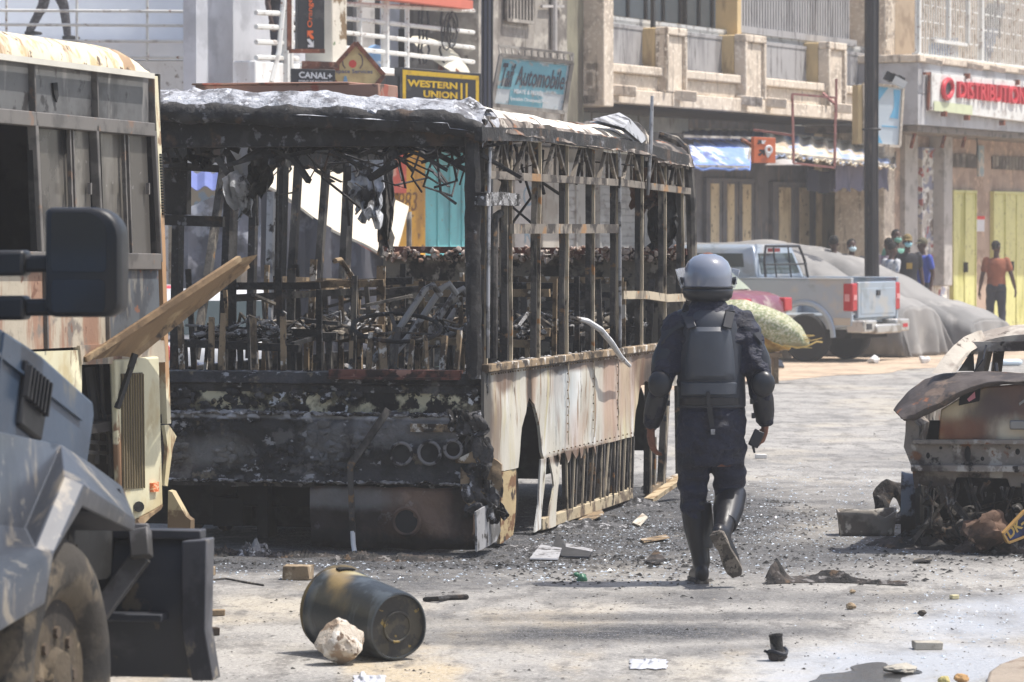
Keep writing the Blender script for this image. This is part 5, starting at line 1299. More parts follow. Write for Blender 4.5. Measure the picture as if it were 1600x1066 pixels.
# ================================================================ the bus parked on the left
q_ = At(262, HOR, 21.5)
LB = Fr((q_.x, 21.5, 0), math.atan2(.970, .2425))
def ls(px, py, y=0.0): return LB.hit(px, py, 1, y)
M_lcream = mat('dusty_cream_paint', c8(206, 200, 170), [(c8(190, 176, 138), 2.0, .48, .66), (c8(140, 110, 84), 5, .6, .7, (1, 1, .3)), (c8(226, 218, 186), 6, .58, .7)], rough=.55, bump=.1)
M_lroof = mat('roof_cream_streaked', c8(214, 202, 176), [(c8(156, 130, 102), 3.2, .54, .66, (1.6, .6, .35)), (c8(186, 166, 130), 6, .52, .66), (c8(96, 78, 62), 8, .66, .74)], rough=.75, bump=.15)
M_lgrey = mat('sooty_grey_panel', c8(96, 96, 96), [(c8(66, 65, 65), 1.6, .45, .62), (c8(128, 126, 124), 3, .56, .7, (1.5, 1, .4)), (c8(50, 48, 48), 7, .64, .74)], rough=.45)
M_lframe = mat('grey_window_frame', c8(110, 106, 102), [(c8(88, 85, 82), 4, .5, .66), (c8(122, 102, 88), 7, .66, .76)], rough=.5)
M_lglass = mat('smoky_bus_glass', c8(86, 83, 79), [(c8(124, 120, 113), 1.2, .46, .7, (1.4, 1, .4)), (c8(44, 43, 43), 1.6, .56, .74), (c8(150, 148, 144), 16, .74, .82)], rough=.18, spec=.7)
M_lblue = mat('scuffed_blue_grey_panel', c8(92, 98, 104), [(c8(70, 74, 80), 3, .46, .62), (c8(126, 124, 118), 5, .58, .7, (1, 1, .4)), (c8(130, 92, 74), 8, .68, .76)], rough=.6)
M_lrust = mat('rust_streaked_cream', c8(176, 166, 148), [(c8(150, 118, 98), 2.5, .5, .64, (1.5, 1, .3)), (c8(120, 112, 104), 3, .58, .7), (c8(118, 84, 66), 8, .68, .78)], rough=.7, bump=.2)
M_plank = mat('scorched_hatch_metal', c8(136, 112, 84), [(c8(104, 84, 62), 2, .44, .66), (c8(164, 142, 110), 3, .58, .76), (c8(60, 50, 42), 4, .66, .8)], rough=.75, bump=.3)
pb = thing('parked_bus', 'dusty cream bus with smoky windows and raised engine hatch beside the armoured truck', 'bus', fr=LB)
def lpart(name, mb, m, par=None, **k): return obj(name, mb, m, par or pb, LB, **k)
def lpoly(poly, th=.03, y=0.0, mb=None):
    mb = mb or MB(); P = [ls(a, b, y) for a, b in poly]; mb.prism(P, (0, th, 0)); return mb
XL = -220
ln = lambda px, y0, s: y0 + s*px
# roof: curved edge, swept along the side
mb = MB(); rings = []
for px in [XL, -100, 0, 60, 120, 180, 215, 232, 242]:
    g = ls(px, 87+.128*px, -.03); dz = .15 if px < 200 else .15-.10*((px-200)/42)**2
    pr = [(0, 0), (-.01, .03), (.0, .35), (.03, .68), (.09, .92), (.2, 1.0), (.5, 1.08), (1.25, 1.15), (2.4, 1.0), (2.45, 0)]
    rings.append([V((g.x, y, g.z + h*dz)) for y, h in pr])
mb.loft(rings); o = lpart('roof', mb, M_lroof)
mb = MB()
mb.bar(ls(XL, 89+.128*XL, -.04), ls(238, 119, -.04), .03, .03); lpart('gutter', mb, mat('gutter_white', c8(206, 202, 190), rough=.6))
# upper row of panels, rails, panes
mb = MB()
for a, b in ((XL, -60), (-57, 51), (54, 146), (149, 236)):
    lpoly([(a, 92+.128*a), (b, 92+.128*b), (b, 180+.1*b-1), (a, 180+.1*a-1)], .03, .01, mb)
lpart('upper_panel', mb, M_lgrey)
mb = lpoly([(83, 130), (90, 129), (92, 150), (89, 160), (85, 148)], .008, -.002); lpart('torn_hole', mb, M_soot_shade)
mb = MB()
mb.bar(ls(XL, 184+.1*XL, -.0), ls(236, 203, 0), .05, .075); mb.bar(ls(XL, 404, 0), ls(246, 409, 0), .05, .09)
for px, w in ((-60, 12), (57, 11), (152, 9), (243, 8)):
    mb.bar(ls(px-6, 180+.1*px), ls(px+4, 410), w/280, .05, up=(0, 1, 0))
for px, w in ((51, 5), (149, 3), (238, 3)):
    mb.bar(ls(px-3, 90+.128*px), ls(px-1, 184+.1*px), w/280, .05, up=(0, 1, 0))
lpart('window_frame', mb, M_lframe, bevel=.006)
for a, b in ((64, 112), (114, 142), (161, 197), (200, 233)):
    mb = lpoly([(a-4, 190+.1*a), (b-4, 190+.1*b), (b+3, 402), (a+3, 400)], .01, .02 if (a > 110 and a < 150) or a > 198 else .035)
    w = lpart('window_pane', mb, M_lglass)
    mb = MB(); e = b-2 if a < 110 or (a > 150 and a < 198) else a+1
    mb.bar(ls(e-3, 190+.1*e, .01), ls(e+4, 402, .01), .018, .02, up=(0, 1, 0)); mb.bar(ls(b-2, 286, 0), ls(b-2, 304, 0), .02, .02, up=(0, 1, 0)); lpart('pane_rail', mb, M_lframe, w)
for a_, b_ in (((144, 200), (150, 402)), ((233, 208), (241, 402)), ((47, 196), (54, 402))): mb = MB(); mb.bar(ls(*a_, .015), ls(*b_, .015), .03, .03, up=(0, 1, 0)); lpart('rubber_seal', mb, M_black)
# inside seen through the open window: seats and ash
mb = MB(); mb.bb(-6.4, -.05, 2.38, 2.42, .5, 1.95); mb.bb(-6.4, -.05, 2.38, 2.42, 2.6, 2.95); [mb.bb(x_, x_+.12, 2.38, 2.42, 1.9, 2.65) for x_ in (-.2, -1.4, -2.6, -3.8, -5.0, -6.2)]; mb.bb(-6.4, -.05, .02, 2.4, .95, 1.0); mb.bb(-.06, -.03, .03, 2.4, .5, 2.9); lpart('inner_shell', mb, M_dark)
mb = MB()
for x in (-2.1, -2.9):
    mb.tube([(x, .5, 1.0), (x, .5, 1.9), (x+.05, .5, 2.25)], [(.22, .1), (.2, .1), (.1, .07)], 10, up=(0, 1, 0), round_=True)
    mb.tube([(x-.3, .2, 1.3), (x-.2, .2, 2.0)], .02)
lpart('seat', mb, mat('dark_seat', c8(40, 40, 42), rough=.9))
# lower body
mb = lpoly([(XL, 414), (170, 414), (170, 540), (XL, 560)], .03, .005); lpart('side_panel', mb, M_lrust)
mb = lpoly([(168, 416), (247, 414), (251, 534), (170, 540)], .03, .0); lpart('side_panel', mb, M_lblue)
mb = MB()
for px in (70, 167): mb.bar(ls(px, 415, -.005), ls(px+3, 545, -.005), .02, .02, up=(0, 1, 0))
lpart('panel_seam', mb, M_lframe)
mb = lpoly([(XL, 560), (128, 547), (128, 575), (128, 780), (XL, 820)], .03, .0); lpart('lower_side', mb, M_lcream)
mb = lpoly([(125, 540), (258, 532), (259, 566), (128, 570)], .04, -.012); lpart('belt_panel', mb, M_lrust)
mb = lpoly([(128, 568), (181, 566), (181, 750), (128, 740)], .02, .5); lpart('engine_bay', mb, M_soot_shade)
mb = MB()
for py in (672, 690, 706): mb.bar(ls(126, py, .12), ls(172, py+3, .12), .02, .02)
for px in (130, 152, 170): mb.bar(ls(px, 668, .12), ls(px, 725, .12), .02, .02, up=(0, 1, 0))
mb.tube([ls(158, 570, .1), ls(161, 640, .1), ls(172, 690, .1), ls(173, 745, .1)], .012); mb.tube([ls(140, 575, .2), ls(150, 655, .15), ls(140, 735, .2)], .03)
lpart('engine_bracket', mb, mat('engine_grey', c8(90, 88, 86), rough=.6))
# engine door with its grille
mb = MB(); P = [(181, 562), (249, 557), (255, 790), (238, 800), (214, 812), (190, 806)]
mb = lpoly(P, .04, -.03); d = lpart('engine_door', mb, M_lcream, bevel=.012)
mb = lpoly([(190, 584), (223, 582), (226, 762), (192, 766)], .01, -.036); mb.cur = 0
g = lpart('door_grille', mb, mat('mesh_dark', c8(96, 86, 66), [(c8(70, 62, 48), 40, .45, .6, (1, 1, .05))], rough=.7), d)
mb = MB()
for i in range(9):
    a = 192+i*4; mb.bar(ls(a, 584, -.04), ls(a+2, 763, -.04), .004, .006, up=(0, 1, 0))
lpart('grille_bar', mb, mat('grille_brass', c8(134, 120, 90), rough=.6), g)
mb = lpoly([(239, 755), (248, 753), (249, 768), (240, 769)], .02, -.05); lpart('reflector', mb, mat('amber_reflector', c8(214, 110, 62), [(c8(236, 190, 150), 30, .5, .6, (1, 1, 3))], rough=.3), d)
mb = MB(); mb.tube([ls(217, 792, -.06), ls(217, 792, .0)], .03, 10); lpart('lamp', mb, M_black, d)
mb = MB(); mb.jitter(0, 1)
mb = lpoly([(214, 812), (238, 800), (255, 789), (252, 796), (236, 808), (222, 822)], .03, -.034); lpart('torn_edge', mb, M_plank, d)
# corner post with slots
mb = MB(); rings = []
for px, py in ((241, 119), (243, 160), (248, 250), (253, 380), (257, 520), (261, 640), (262, 662)):
    p = ls(px, py); w = .035
    rings.append([p+V((-w*1.15, -.012, 0)), p+V((w*.7, -.012, 0)), p+V((w*1.6, .03, 0)), p+V((w*1.9, .12, 0)), p+V((-w, .12, 0))])
mb.loft(rings); c_ = lpart('corner_post', mb, M_lrust if False else mat('corner_cream', c8(216, 208, 178), [(c8(176, 140, 104), 2.6, .54, .62, (2, 1, .45)), (c8(150, 126, 100), 7, .64, .72)], rough=.6))
mb = MB()
for i in range(22):
    py = 242+i*4.4; p = ls(251+i*.19, py, -.016); mb.bb(p.x-.012, p.x+.035, p.y-.004, p.y+.004, p.z-.004, p.z+.005)
lpart('vent_slot', mb, M_soot_shade, c_)
mb = lpoly([(257, 665), (264, 664), (276, 682), (270, 700), (262, 760), (257, 758), (262, 700), (260, 682)], .02, -.02); lpart('peeled_strip', mb, M_lcream)
# raised hatch and its strut
P1, P2 = ls(133, 562, -.02), ls(208, 556, -.02)
Q1, Q2 = LB.hit(374, 404, 1, -.55), LB.hit(386, 414, 1, -.4)
T = LB.hit(402, 398, 1, -.56)
def hat(u, v):
    a, b = P1.lerp(Q1, u), P2.lerp(Q2, u); p = a.lerp(b, v); return p + V((0, 0, .012*math.sin(v*math.pi)+.008*mn.noise(V((u*9, v*2, 0)))))
mb = MB(); mb.slab(hat, 26, 6, (.0, .02, -.025)); mb.prism([Q1, T, Q2], (0, .012, -.02))
mb.bar(P1, Q1, .03, .03); mb.bar(P2, Q2, .03, .035)
h_ = lpart('open_hatch', mb, M_plank)
mb = MB(); mb.bar(ls(211, 553, -.1), ls(204, 575, -.08), .03); mb.bar(ls(206, 570, -.08), ls(183, 638, -.03), .025); lpart('strut', mb, M_black, h_)
# running gear, just enough to stand on the road
for x in (-1.9, -5.2):
    for y in (.25, 2.15):
        mb = MB(); mb.lathe([(.1, -.12), (.28, -.12), (.42, -.1), (.45, -.04), (.45, .04), (.42, .1), (.28, .12), (.1, .12)], 28, Matrix.Translation((x, y, .45)) @ Matrix.Rotation(R(90), 4, 'X')); w = lpart('wheel', mb, mat('bus_tyre', c8(40, 39, 38), rough=.9))
        mb = MB(); mb.lathe([(.05, -.13), (.2, -.125), (.27, -.1), (.27, .1), (.05, .1)], 24, Matrix.Translation((x, y, .45)) @ Matrix.Rotation(R(90), 4, 'X')); lpart('rim', mb, M_rust, w)
mb = MB(); mb.bb(-6.4, -.3, .4, 2.0, .5, .9); lpart('chassis', mb, M_soot_shade)

# broken box panel lying against the bus corner
mb = MB(); p = G(280, 850); yy = p.y
P = [At(a, b, 21.9) for a, b in ((262, 766), (268, 768), (290, 806), (298, 812), (298, 834), (260, 860))]
mb.prism(P, (.02, .07, 0)); mb.jitter(.012, 7)
solo('broken_panel', mb, mat('broken_cream_board', c8(176, 162, 128), [(c8(110, 92, 70), 5, .48, .62), (c8(206, 190, 160), 6, .6, .7)], rough=.8), 'broken cream board propped on its edge below the bus corner', 'panel')

# ================================================================ armoured truck with a dozer blade
w0 = At(150, HOR, 13.8)
AVF = Fr((w0.x, 13.8, 0), R(80))
def vh(px, py, y=0.0): return AVF.hit(px, py, 1, y)
M_armg = mat('grey_armour_paint', c8(66, 70, 78), [(c8(56, 60, 67), 1.5, .45, .65), (c8(108, 106, 103), 12, .66, .76), (c8(130, 122, 110), 2.2, .66, .76, (1, 1, .4))], rough=.38, var=.05, spec=.5)
M_armb = mat('blue_grey_armour', c8(64, 79, 98), [(c8(54, 67, 84), 1.4, .45, .65), (c8(96, 98, 98), 3, .66, .76, (1, 1, .4))], rough=.32, var=.05, spec=.5)
M_armk = mat('dark_blade_paint', c8(48, 50, 56), [(c8(66, 66, 70), 2.2, .52, .68), (c8(96, 86, 72), 6, .66, .76)], rough=.5)
M_blk = mat('matt_black_plastic', c8(34, 35, 38), rough=.45, var=.06)
av = thing('armoured_truck', 'grey blue armoured truck with angular fender, tow mirror and dozer blade', 'truck', fr=AVF)
def vpart(name, mb, m, par=None, **k): return obj(name, mb, m, par or av, AVF, **k)
mb = MB(); P = [vh(a, b, .12) for a, b in ((-160, 400), (-60, 466), (0, 512), (40, 538), (66, 556), (146, 628), (148, 648), (136, 735), (80, 720), (-160, 720))]
mb.prism(P, (0, 1.6, 0)); vpart('hull', mb, M_armb, bevel=.012)
mb = MB(); P = [vh(a, b, .2) for a, b in ((-160, 720), (110, 735), (190, 800), (190, 900), (-160, 960))]; mb.prism(P, (0, 1.4, 0)); mb.bb(-2.9, -.35, .3, 1.75, .45, .9); vpart('underbody', mb, M_soot_shade)
mb = MB(); P = [vh(a, b, .1) for a, b in ((44, 562), (82, 596), (66, 690), (33, 664))]; mb.prism(P, (0, .06, 0)); v = vpart('side_vent', mb, M_blk, bevel=.01)
mb = MB()
for i in range(7):
    a = 47+i*5.2; mb.bar(vh(a, 572+i*4.5, .085), vh(a-7, 620+i*5, .085), .014, .02, up=(0, 1, 0))
vpart('vent_slat', mb, M_black, v)
mb = MB()
pts = dict(a0=(-160, 640, .03), a=(10, 678, .03), b=(92, 698, .03), f=(135, 725, .05), f2=(187, 763, .07), c=(37, 830, .0), d=(-160, 800, .0), h=(100, 748, -.1), i=(50, 858, -.1), g=(127, 760, -.16), j=(82, 866, -.16), k=(65, 945, -.14), l=(207, 813, -.14), m=(206, 830, -.13), n=(124, 790, -.14), n2=(82, 868, -.14), o=(-160, 1082, -.1), p=(-160, 1010, -.06), l2=(190, 800, .1))
K = {k: vh(*v) for k, v in pts.items()}; names = list(K); 
mb.add([K[n] for n in names], [tuple(names.index(x) for x in f) for f in (('a0','a','b','c','d'), ('b','f','g','h'), ('f','f2','l','g'), ('b','h','i','c'), ('h','g','j','i'), ('g','l','m','n'), ('i','j','k','o','p'), ('c','i','p','d'), ('g','n','j'))])
vpart('fender', mb, M_armg, solid=.025, bevel=.006, sharp=15)
mb = MB(); mb.prism([vh(a, b, -.02) for a, b in ((187, 764), (208, 813), (206, 830), (190, 800))], (0, 1.5, 0)); vpart('front_plate', mb, M_armk)
# wheel
wc = vh(74, 1010, -.04); wc.z = .505; wk = .94
Mw = Matrix.Translation(wc) @ Matrix.Rotation(R(-4), 4, 'Z') @ Matrix.Rotation(R(90), 4, 'X') @ Matrix.Scale(wk, 4)
M_tyre = mat('dusty_tyre', c8(58, 54, 49), [(c8(98, 88, 74), 3, .48, .68), (c8(44, 42, 40), 6, .56, .7)], rough=.95, bump=.3)
mb = MB(); mb.lathe([(.27, -.30), (.40, -.31), (.49, -.28), (.53, -.2), (.535, -.1), (.53, 0), (.49, .06), (.42, .09), (.36, .085), (.30, .05), (.28, .02)], 44, Mw)
w = vpart('wheel', mb, M_tyre)
mb = MB()
for i in range(36):
    a = i*math.pi/18
    for zz in (-.22, -.02): mb.box(Mw @ V((.532*math.cos(a), .532*math.sin(a), zz)), (.05, .03, .1), (0, -a, 0))
vpart('tread_block', mb, M_tyre, w)
mb = MB(); mb.lathe([(.29, .03), (.27, .0), (.24, -.03), (.2, -.02), (.12, .02), (.1, .06), (.03, .07)], 32, Mw)
rm = vpart('rim', mb, mat('muddy_rim', c8(80, 70, 56), [(c8(46, 41, 36), 6, .44, .6), (c8(122, 108, 88), 9, .62, .72)], rough=.85, bump=.4), w)
mb = MB()
for i in range(8):
    a = i*math.pi/4; mb.tube([Mw @ V((.17*math.cos(a), .17*math.sin(a), -.02)), Mw @ V((.17*math.cos(a), .17*math.sin(a), .045))], .022, 7)
vpart('wheel_nut', mb, mat('muddy_nut', c8(84, 72, 60), rough=.8), rm)
for x, y in ((wc.x, 1.75), (-2.6, .1), (-2.6, 1.75)):
    mb = MB(); mb.lathe([(.2, -.14), (.5, -.14), (.535, -.08), (.535, .08), (.5, .14), (.2, .14)], 30, Matrix.Translation((x, y, .535)) @ Matrix.Rotation(R(90), 4, 'X')); vpart('wheel', mb, M_tyre)
# blade
bx = .95
def bl(px, py, x=bx): return AVF.hit(px, py, 0, x)
zt, zb2 = bl(275, 838).z, bl(300, 1062).z
yr, yl_ = bl(318, 900).y, 1.9
prof = [(bx+.0, zt), (bx-.06, zt-.12), (bx-.08, (zt+zb2)/2), (bx-.04, zb2+.15), (bx+.04, zb2)]
mb = MB(); mb.loft([[V((x, y, z)) for x, z in prof] + [V((x+.03, y, z)) for x, z in reversed(prof)] for y in (yr, yl_)]); bd = vpart('dozer_blade', mb, M_armk, bevel=.006)
mb = MB(); mb.bar((bx-.0, yr, zt+.01), (bx-.0, yl_, zt+.01), .09, .035); mb.bar((bx-.12, yr+.12, zt-.30), (bx-.12, yl_, zt-.30), .1, .03); vpart('blade_rib', mb, M_armk, bd, bevel=.005)
mb = MB(); P = [bl(284, 846, bx-.1), bl(323, 843, bx-.12), bl(320, 985, bx-.12), bl(333, 1064, bx-.14), bl(300, 1064, bx-.1), bl(283, 985, bx-.1)]; mb.prism(P, (.12, 0, 0)); vpart('blade_end_plate', mb, mat('scuffed_dark_steel', c8(80, 80, 84), [(c8(60, 60, 64), 3, .46, .62), (c8(120, 112, 100), 7, .64, .74)], rough=.5), bd, bevel=.006)
mb = MB()
for q0, q1 in (((219, 828), (222, 872)), ((222, 868), (150, 965))): mb.bar(AVF.hit(*q0, 0, bx-.16), AVF.hit(*q1, 0, bx-.2), .075, .06, up=(1, 0, 0))
mb.bar(AVF.hit(219, 830, 0, bx-.16), AVF.hit(222, 832, 0, bx), .06); vpart('blade_arm', mb, mat('arm_grey', c8(96, 94, 94), [(c8(70, 68, 66), 4, .46, .62)], rough=.5), bevel=.006)
# mirror
my = -.02
def mh(px, py, x=-.42): return AVF.hit(px, py, 0, x)
def rr(px0, py0, px1, py1, rad, n=5, x=-.42, skew=0):
    out = []
    for cx, cy, a0 in ((px1-rad[0], py0+rad[0], -90), (px1-rad[1], py1-rad[1], 0), (px0+rad[2], py1-rad[2], 90), (px0+rad[3], py0+rad[3], 180)):
        r_ = rad[[-90, 0, 90, 180].index(a0)]
        for i in range(n+1):
            a = R(a0+90*i/n); out.append(mh(cx+r_*math.cos(a), cy+r_*math.sin(a), x))
    return out
mb = MB(); a = rr(72, 324, 190, 496, (44, 22, 16, 10)); c_ = sum(a, V())/len(a)
ring = lambda f, dx: [c_+(p-c_)*f+V((dx, 0, 0)) for p in a]
mb.loft([ring(.93, -.025), ring(.985, -.012), ring(1, .02), ring(.97, .1), ring(.84, .17), ring(.5, .2)]); mr = vpart('mirror', mb, M_blk, sharp=50)
mb = MB(); a = rr(80, 332, 166, 425, (34, 8, 8, 8), x=-.449); mb.prism(a, (.01, 0, 0)); vpart('mirror_glass', mb, mat('mirror_glass', c8(70, 72, 75), rough=.12, metal=.6, var=.02), mr)
mb = MB(); a = rr(80, 437, 164, 488, (8, 10, 8, 8), x=-.449); mb.prism(a, (.01, 0, 0)); vpart('mirror_glass', mb, MATS['mirror_glass'], mr)
mb = MB(); mb.bar(mh(-140, 414, -.36), mh(86, 412, -.36), .075, .06); mb.bar(mh(-140, 483, -.36), mh(86, 480, -.36), .07, .06)
mb.bar(mh(-140, 412, -.37), mh(44, 411, -.37), .1, .09); mb.bar(mh(-140, 482, -.37), mh(44, 481, -.37), .1, .085); vpart('mirror_arm', mb, M_blk, mr, bevel=.015)
mb = MB(); mb.bb(-3.4, -.35, .25, 1.7, .9, 1.75); vpart('cab', mb, M_armb, bevel=.02)

# bolts, seams and a step on the armour
mb = MB(); mb.bar(vh(-20, 540, .112), vh(128, 655, .112), .012, .01, up=(0, 1, 0)); mb.bar(vh(6, 520, .112), vh(-12, 660, .112), .012, .01, up=(0, 1, 0)); vpart('hull_seam', mb, M_armb)
# ================================================================ people
M_skin = mat('brown_skin', c8(120, 78, 60), [(c8(98, 62, 48), 20, .5, .7)], rough=.55, var=.06)
M_skind = mat('dark_skin', c8(72, 50, 42), rough=.55, var=.06)
M_hair = mat('black_hair', c8(24, 22, 22), rough=.9, bump=.4, bsc=120)
def hand_mb(M, curl=.35, k=1.0, grip=False, spread=.0):
    """wrist at origin, fingers along -Z, palm towards +Y, thumb on the +X side"""
    mb = MB()
    mb.tube([(0, 0, .02), (0, 0, -.02), (.002, .0, -.055), (.0, .004, -.095)], [(.026, .02), (.034, .02), (.042, .019), (.040, .015)], 10, up=(1, 0, 0), round_=True)
    for i, (x, l) in enumerate(((-.031, .062), (-.0105, .078), (.0105, .083), (.0315, .075))):
        p = V((x, .004, -.092)); a = .15 + curl*(.5+.1*i*0); pts = [p + V((0, 0, .02)), p]
        for s_, f in ((.44, 1.0), (.31, 1.15), (.25, .9)):
            d = V((spread*x*6, math.sin(a), -math.cos(a))).normalized(); p = p + d*l*s_*(1.05); pts.append(p); a += curl*f + (.25 if grip else 0)
        mb.tube(pts, [.0095, .0095, .009, .0082, .0068], 8, round_=True)
    p = V((.03, .006, -.028)); mb.tube([p, p+V((.022, .012, -.026)), p+V((.033, .02+.02*grip, -.052)), p+V((.028, .03+.025*grip, -.076))], [.014, .0125, .0105, .008], 8, round_=True)
    mb = fuse(mb, .0042, 2)
    mb.xf(M @ Matrix.Scale(k, 4)); return mb
def axes_from(wrist, down, palm):
    z = -V(down).normalized(); y = V(palm); y = (y - z*y.dot(z)).normalized(); x = y.cross(z)
    M = Matrix((x, y, z)).transposed().to_4x4(); M.translation = V(wrist); return M
def flipx(M): return M @ Matrix.Diagonal((-1, 1, 1, 1))
def join(a, b):
    a.add(b.v, b.f); return a

def person(label, pos, H, yaw, shirt, trousers, group=None, skin=None, mask=None, cap=None, stride=0.0, arms=None, head_turn=0.0, lean=0.0, sleeve=.5, print_=None):
    root = thing('person', label, 'person', pos, yaw, group=group)
    k = H/1.75; skin = skin or M_skind
    S = Matrix.Scale(k, 4) @ Matrix.Rotation(lean, 4, 'X')
    A = arms or {}
    J = {}
    for s, sd_ in ((-1, 'R'), (1, 'L')):
        J['sh'+sd_] = V((s*.185, .005, 1.405)); J['el'+sd_] = V(A.get('el'+sd_, (s*.245, .035, 1.125))); J['wr'+sd_] = V(A.get('wr'+sd_, (s*.265, -.035, .885)))
        st = stride*s
        J['hp'+sd_] = V((s*.09, 0, .9)); J['kn'+sd_] = V((s*.1, -.02-st*.5-abs(stride)*.1, .49)); J['an'+sd_] = V((s*.1, .03-st, .085+max(0, -st)*.25))
    def torso(mb, e=0.0, zmin=.88):
        q = [(1.445, .075, .06), (1.415, .16, .085), (1.36, .19, .105), (1.25, .178, .115), (1.10, .15, .105), (1.0, .158, .11), (.93, .165, .115), (.87, .15, .11)]
        q = [t for t in q if t[0] >= zmin]
        mb.tube([(0, .01, z) for z, *_ in q], [(a+e, b+e) for _, a, b in q], 16, up=(1, 0, 0), round_=False)
    mb = MB(); torso(mb)
    mb.tube([(0, .02, 1.40), (0, .01, 1.5), (0, 0, 1.56)], [.06, .052, .05], 10)
    Mh = Matrix.Translation((0, 0, 1.6)) @ Matrix.Rotation(head_turn, 4, 'Z')
    hp = lambda *p: Mh @ V(p)
    mb.ball(hp(0, .005, .055), (.074, .092, .098), 14, 10, Mh); mb.ball(hp(0, -.025, -.02), (.056, .066, .07), 12, 8, Mh)
    mb.tube([hp(0, -.085, .045), hp(0, -.108, .0), hp(0, -.09, -.008)], [.012, .018, .012], 6, round_=True)
    for s in (-1, 1): mb.ball(hp(s*.078, .012, .02), (.012, .022, .032), 8, 6, Mh)
    for s in 'RL':
        mb.tube([J['sh'+s], J['sh'+s].lerp(J['el'+s], .5), J['el'+s], J['el'+s].lerp(J['wr'+s], .35), J['wr'+s]], [.055, .047, .04, .04, .027], 10, round_=True)
        mb.tube([J['hp'+s], J['hp'+s].lerp(J['kn'+s], .4), J['kn'+s], J['kn'+s].lerp(J['an'+s], .3), J['an'+s]], [.085, .08, .058, .058, .04], 10, round_=True)
        mb.tube([J['an'+s]+V((0, .04, -.05)), J['an'+s]+V((0, -.06, -.05)), J['an'+s]+V((0, -.16, -.06))], [(.035, .03), (.04, .03), (.038, .018)], 8, up=(1, 0, 0), round_=True)
    mb = fuse(mb, .014, 3)
    for s, m_ in (('R', -1), ('L', 1)):
        d = (J['wr'+s]-J['el'+s]).normalized()
        M = axes_from(J['wr'+s], d, (-m_, 0, 0)); M = M if m_ > 0 else flipx(M)
        join(mb, hand_mb(M, .35))
    mb.xf(S); body = obj('body', mb, skin, root, local=True)
    mb = MB(); torso(mb, .014, .92)
    for s in 'RL':
        e = J['sh'+s].lerp(J['el'+s], sleeve*1.2) if sleeve <= .8 else J['el'+s]
        pts = [J['sh'+s], J['sh'+s].lerp(e, .5), e]; rs = [.068, .064, .06]
        if sleeve > .8: pts += [J['wr'+s]]; rs = [.07, .06, .054, .042]
        mb.tube(pts, rs, 10, round_=True)
    mb = fuse(mb, .016, 2); mb.jitter(.008, 9, 1); mb.xf(S); o = obj('shirt', mb, shirt, root, local=True)
    if print_:
        mb = MB(); mb.slab(lambda u, v: V((-.05+.1*u, -.137-.004*math.cos((u-.5)*3), 1.18+.1*v)), 6, 6, (0, .006, 0)); mb.xf(S); obj('shirt_print', mb, print_, o, local=True)
    mb = MB()
    mb.tube([(0, .01, .985), (0, .01, .93), (0, .01, .86)], [(.168, .122), (.178, .13), (.165, .125)], 14, up=(1, 0, 0))
    for s in 'RL': mb.tube([J['hp'+s], J['hp'+s].lerp(J['kn'+s], .5), J['kn'+s], J['kn'+s].lerp(J['an'+s], .5), J['an'+s]], [.1, .092, .074, .07, .062], 10, round_=True)
    mb = fuse(mb, .016, 2); mb.jitter(.012, 8, 2); mb.xf(S); obj('trousers', mb, trousers, root, local=True)
    for s in 'RL':
        mb = MB(); a = J['an'+s]; mb.tube([a+V((0, .05, -.05)), a+V((0, -.06, -.05)), a+V((0, -.17, -.058))], [(.042, .036), (.048, .036), (.042, .024)], 10, up=(1, 0, 0), round_=True); mb.xf(S); obj('shoe', mb, M_black, root, local=True)
    if cap:
        mb = MB(); mb.ball(hp(0, .008, .085), (.083, .1, .085), 14, 9, Mh); mb.tube([hp(0, -.07, .075), hp(0, -.15, .06)], [(.07, .012), (.05, .008)], 8, up=(1, 0, 0), round_=True); mb.xf(S); obj('cap', mb, cap, root, local=True)
    else:
        mb = MB(); mb.ball(hp(0, .022, .078), (.081, .092, .09), 14, 9, Mh); mb.jitter(.006, 60); mb.xf(S); obj('hair', mb, M_hair, root, local=True)
    mb = MB()
    for s in (-1, 1): mb.ball(hp(s*.03, -.085, .042), (.011, .008, .007), 8, 5, Mh)
    mb.xf(S); obj('eyes', mb, mat('eye_white', c8(206, 200, 196), rough=.3), body, local=True)
    if mask:
        mb = MB(); mb.ball(hp(0, -.05, -.012), (.064, .072, .05), 12, 8, Mh)
        for s in (-1, 1): mb.tube([hp(s*.06, -.06, 0), hp(s*.083, .02, .02)], .004, 5)
        mb.xf(S); obj('face_mask', mb, mask, root, local=True)
    return root
M_mask = mat('pale_blue_mask', c8(150, 206, 218), rough=.8, var=.03)
M_navycloth = mat('navy_trousers', c8(44, 46, 58), rough=.9)
M_oran = mat('rust_orange_shirt', c8(142, 84, 60), [(c8(124, 74, 54), 3, .5, .7)], rough=.9)
M_blk_s = mat('black_shirt', c8(40, 40, 46), rough=.9)
M_blu_s = mat('royal_blue_shirt', c8(58, 78, 160), rough=.85)
M_gry_s = mat('mauve_grey_shirt', c8(110, 100, 112), rough=.9)
M_wht_s = mat('pale_print_shirt', c8(190, 192, 196), [(c8(120, 130, 150), 9, .54, .6)], rough=.9)
M_grn_s = mat('sea_green_shirt', c8(96, 146, 130), rough=.9)
def gpos(px, Y, z=0.0): p = At(px, HOR, Y); return (p.x, p.y, z)
GP = 'people standing by the shops'
mb = MB(); mb.bb(fx(1275), fx(1425), -4.6, 1.8, -.05, .15)
solo('pavement', mb, mat('pavement_concrete', c8(170, 158, 142), rough=.95), 'low concrete pavement step in front of the shops', 'pavement', kind='structure', fr=FA, bevel=.03)
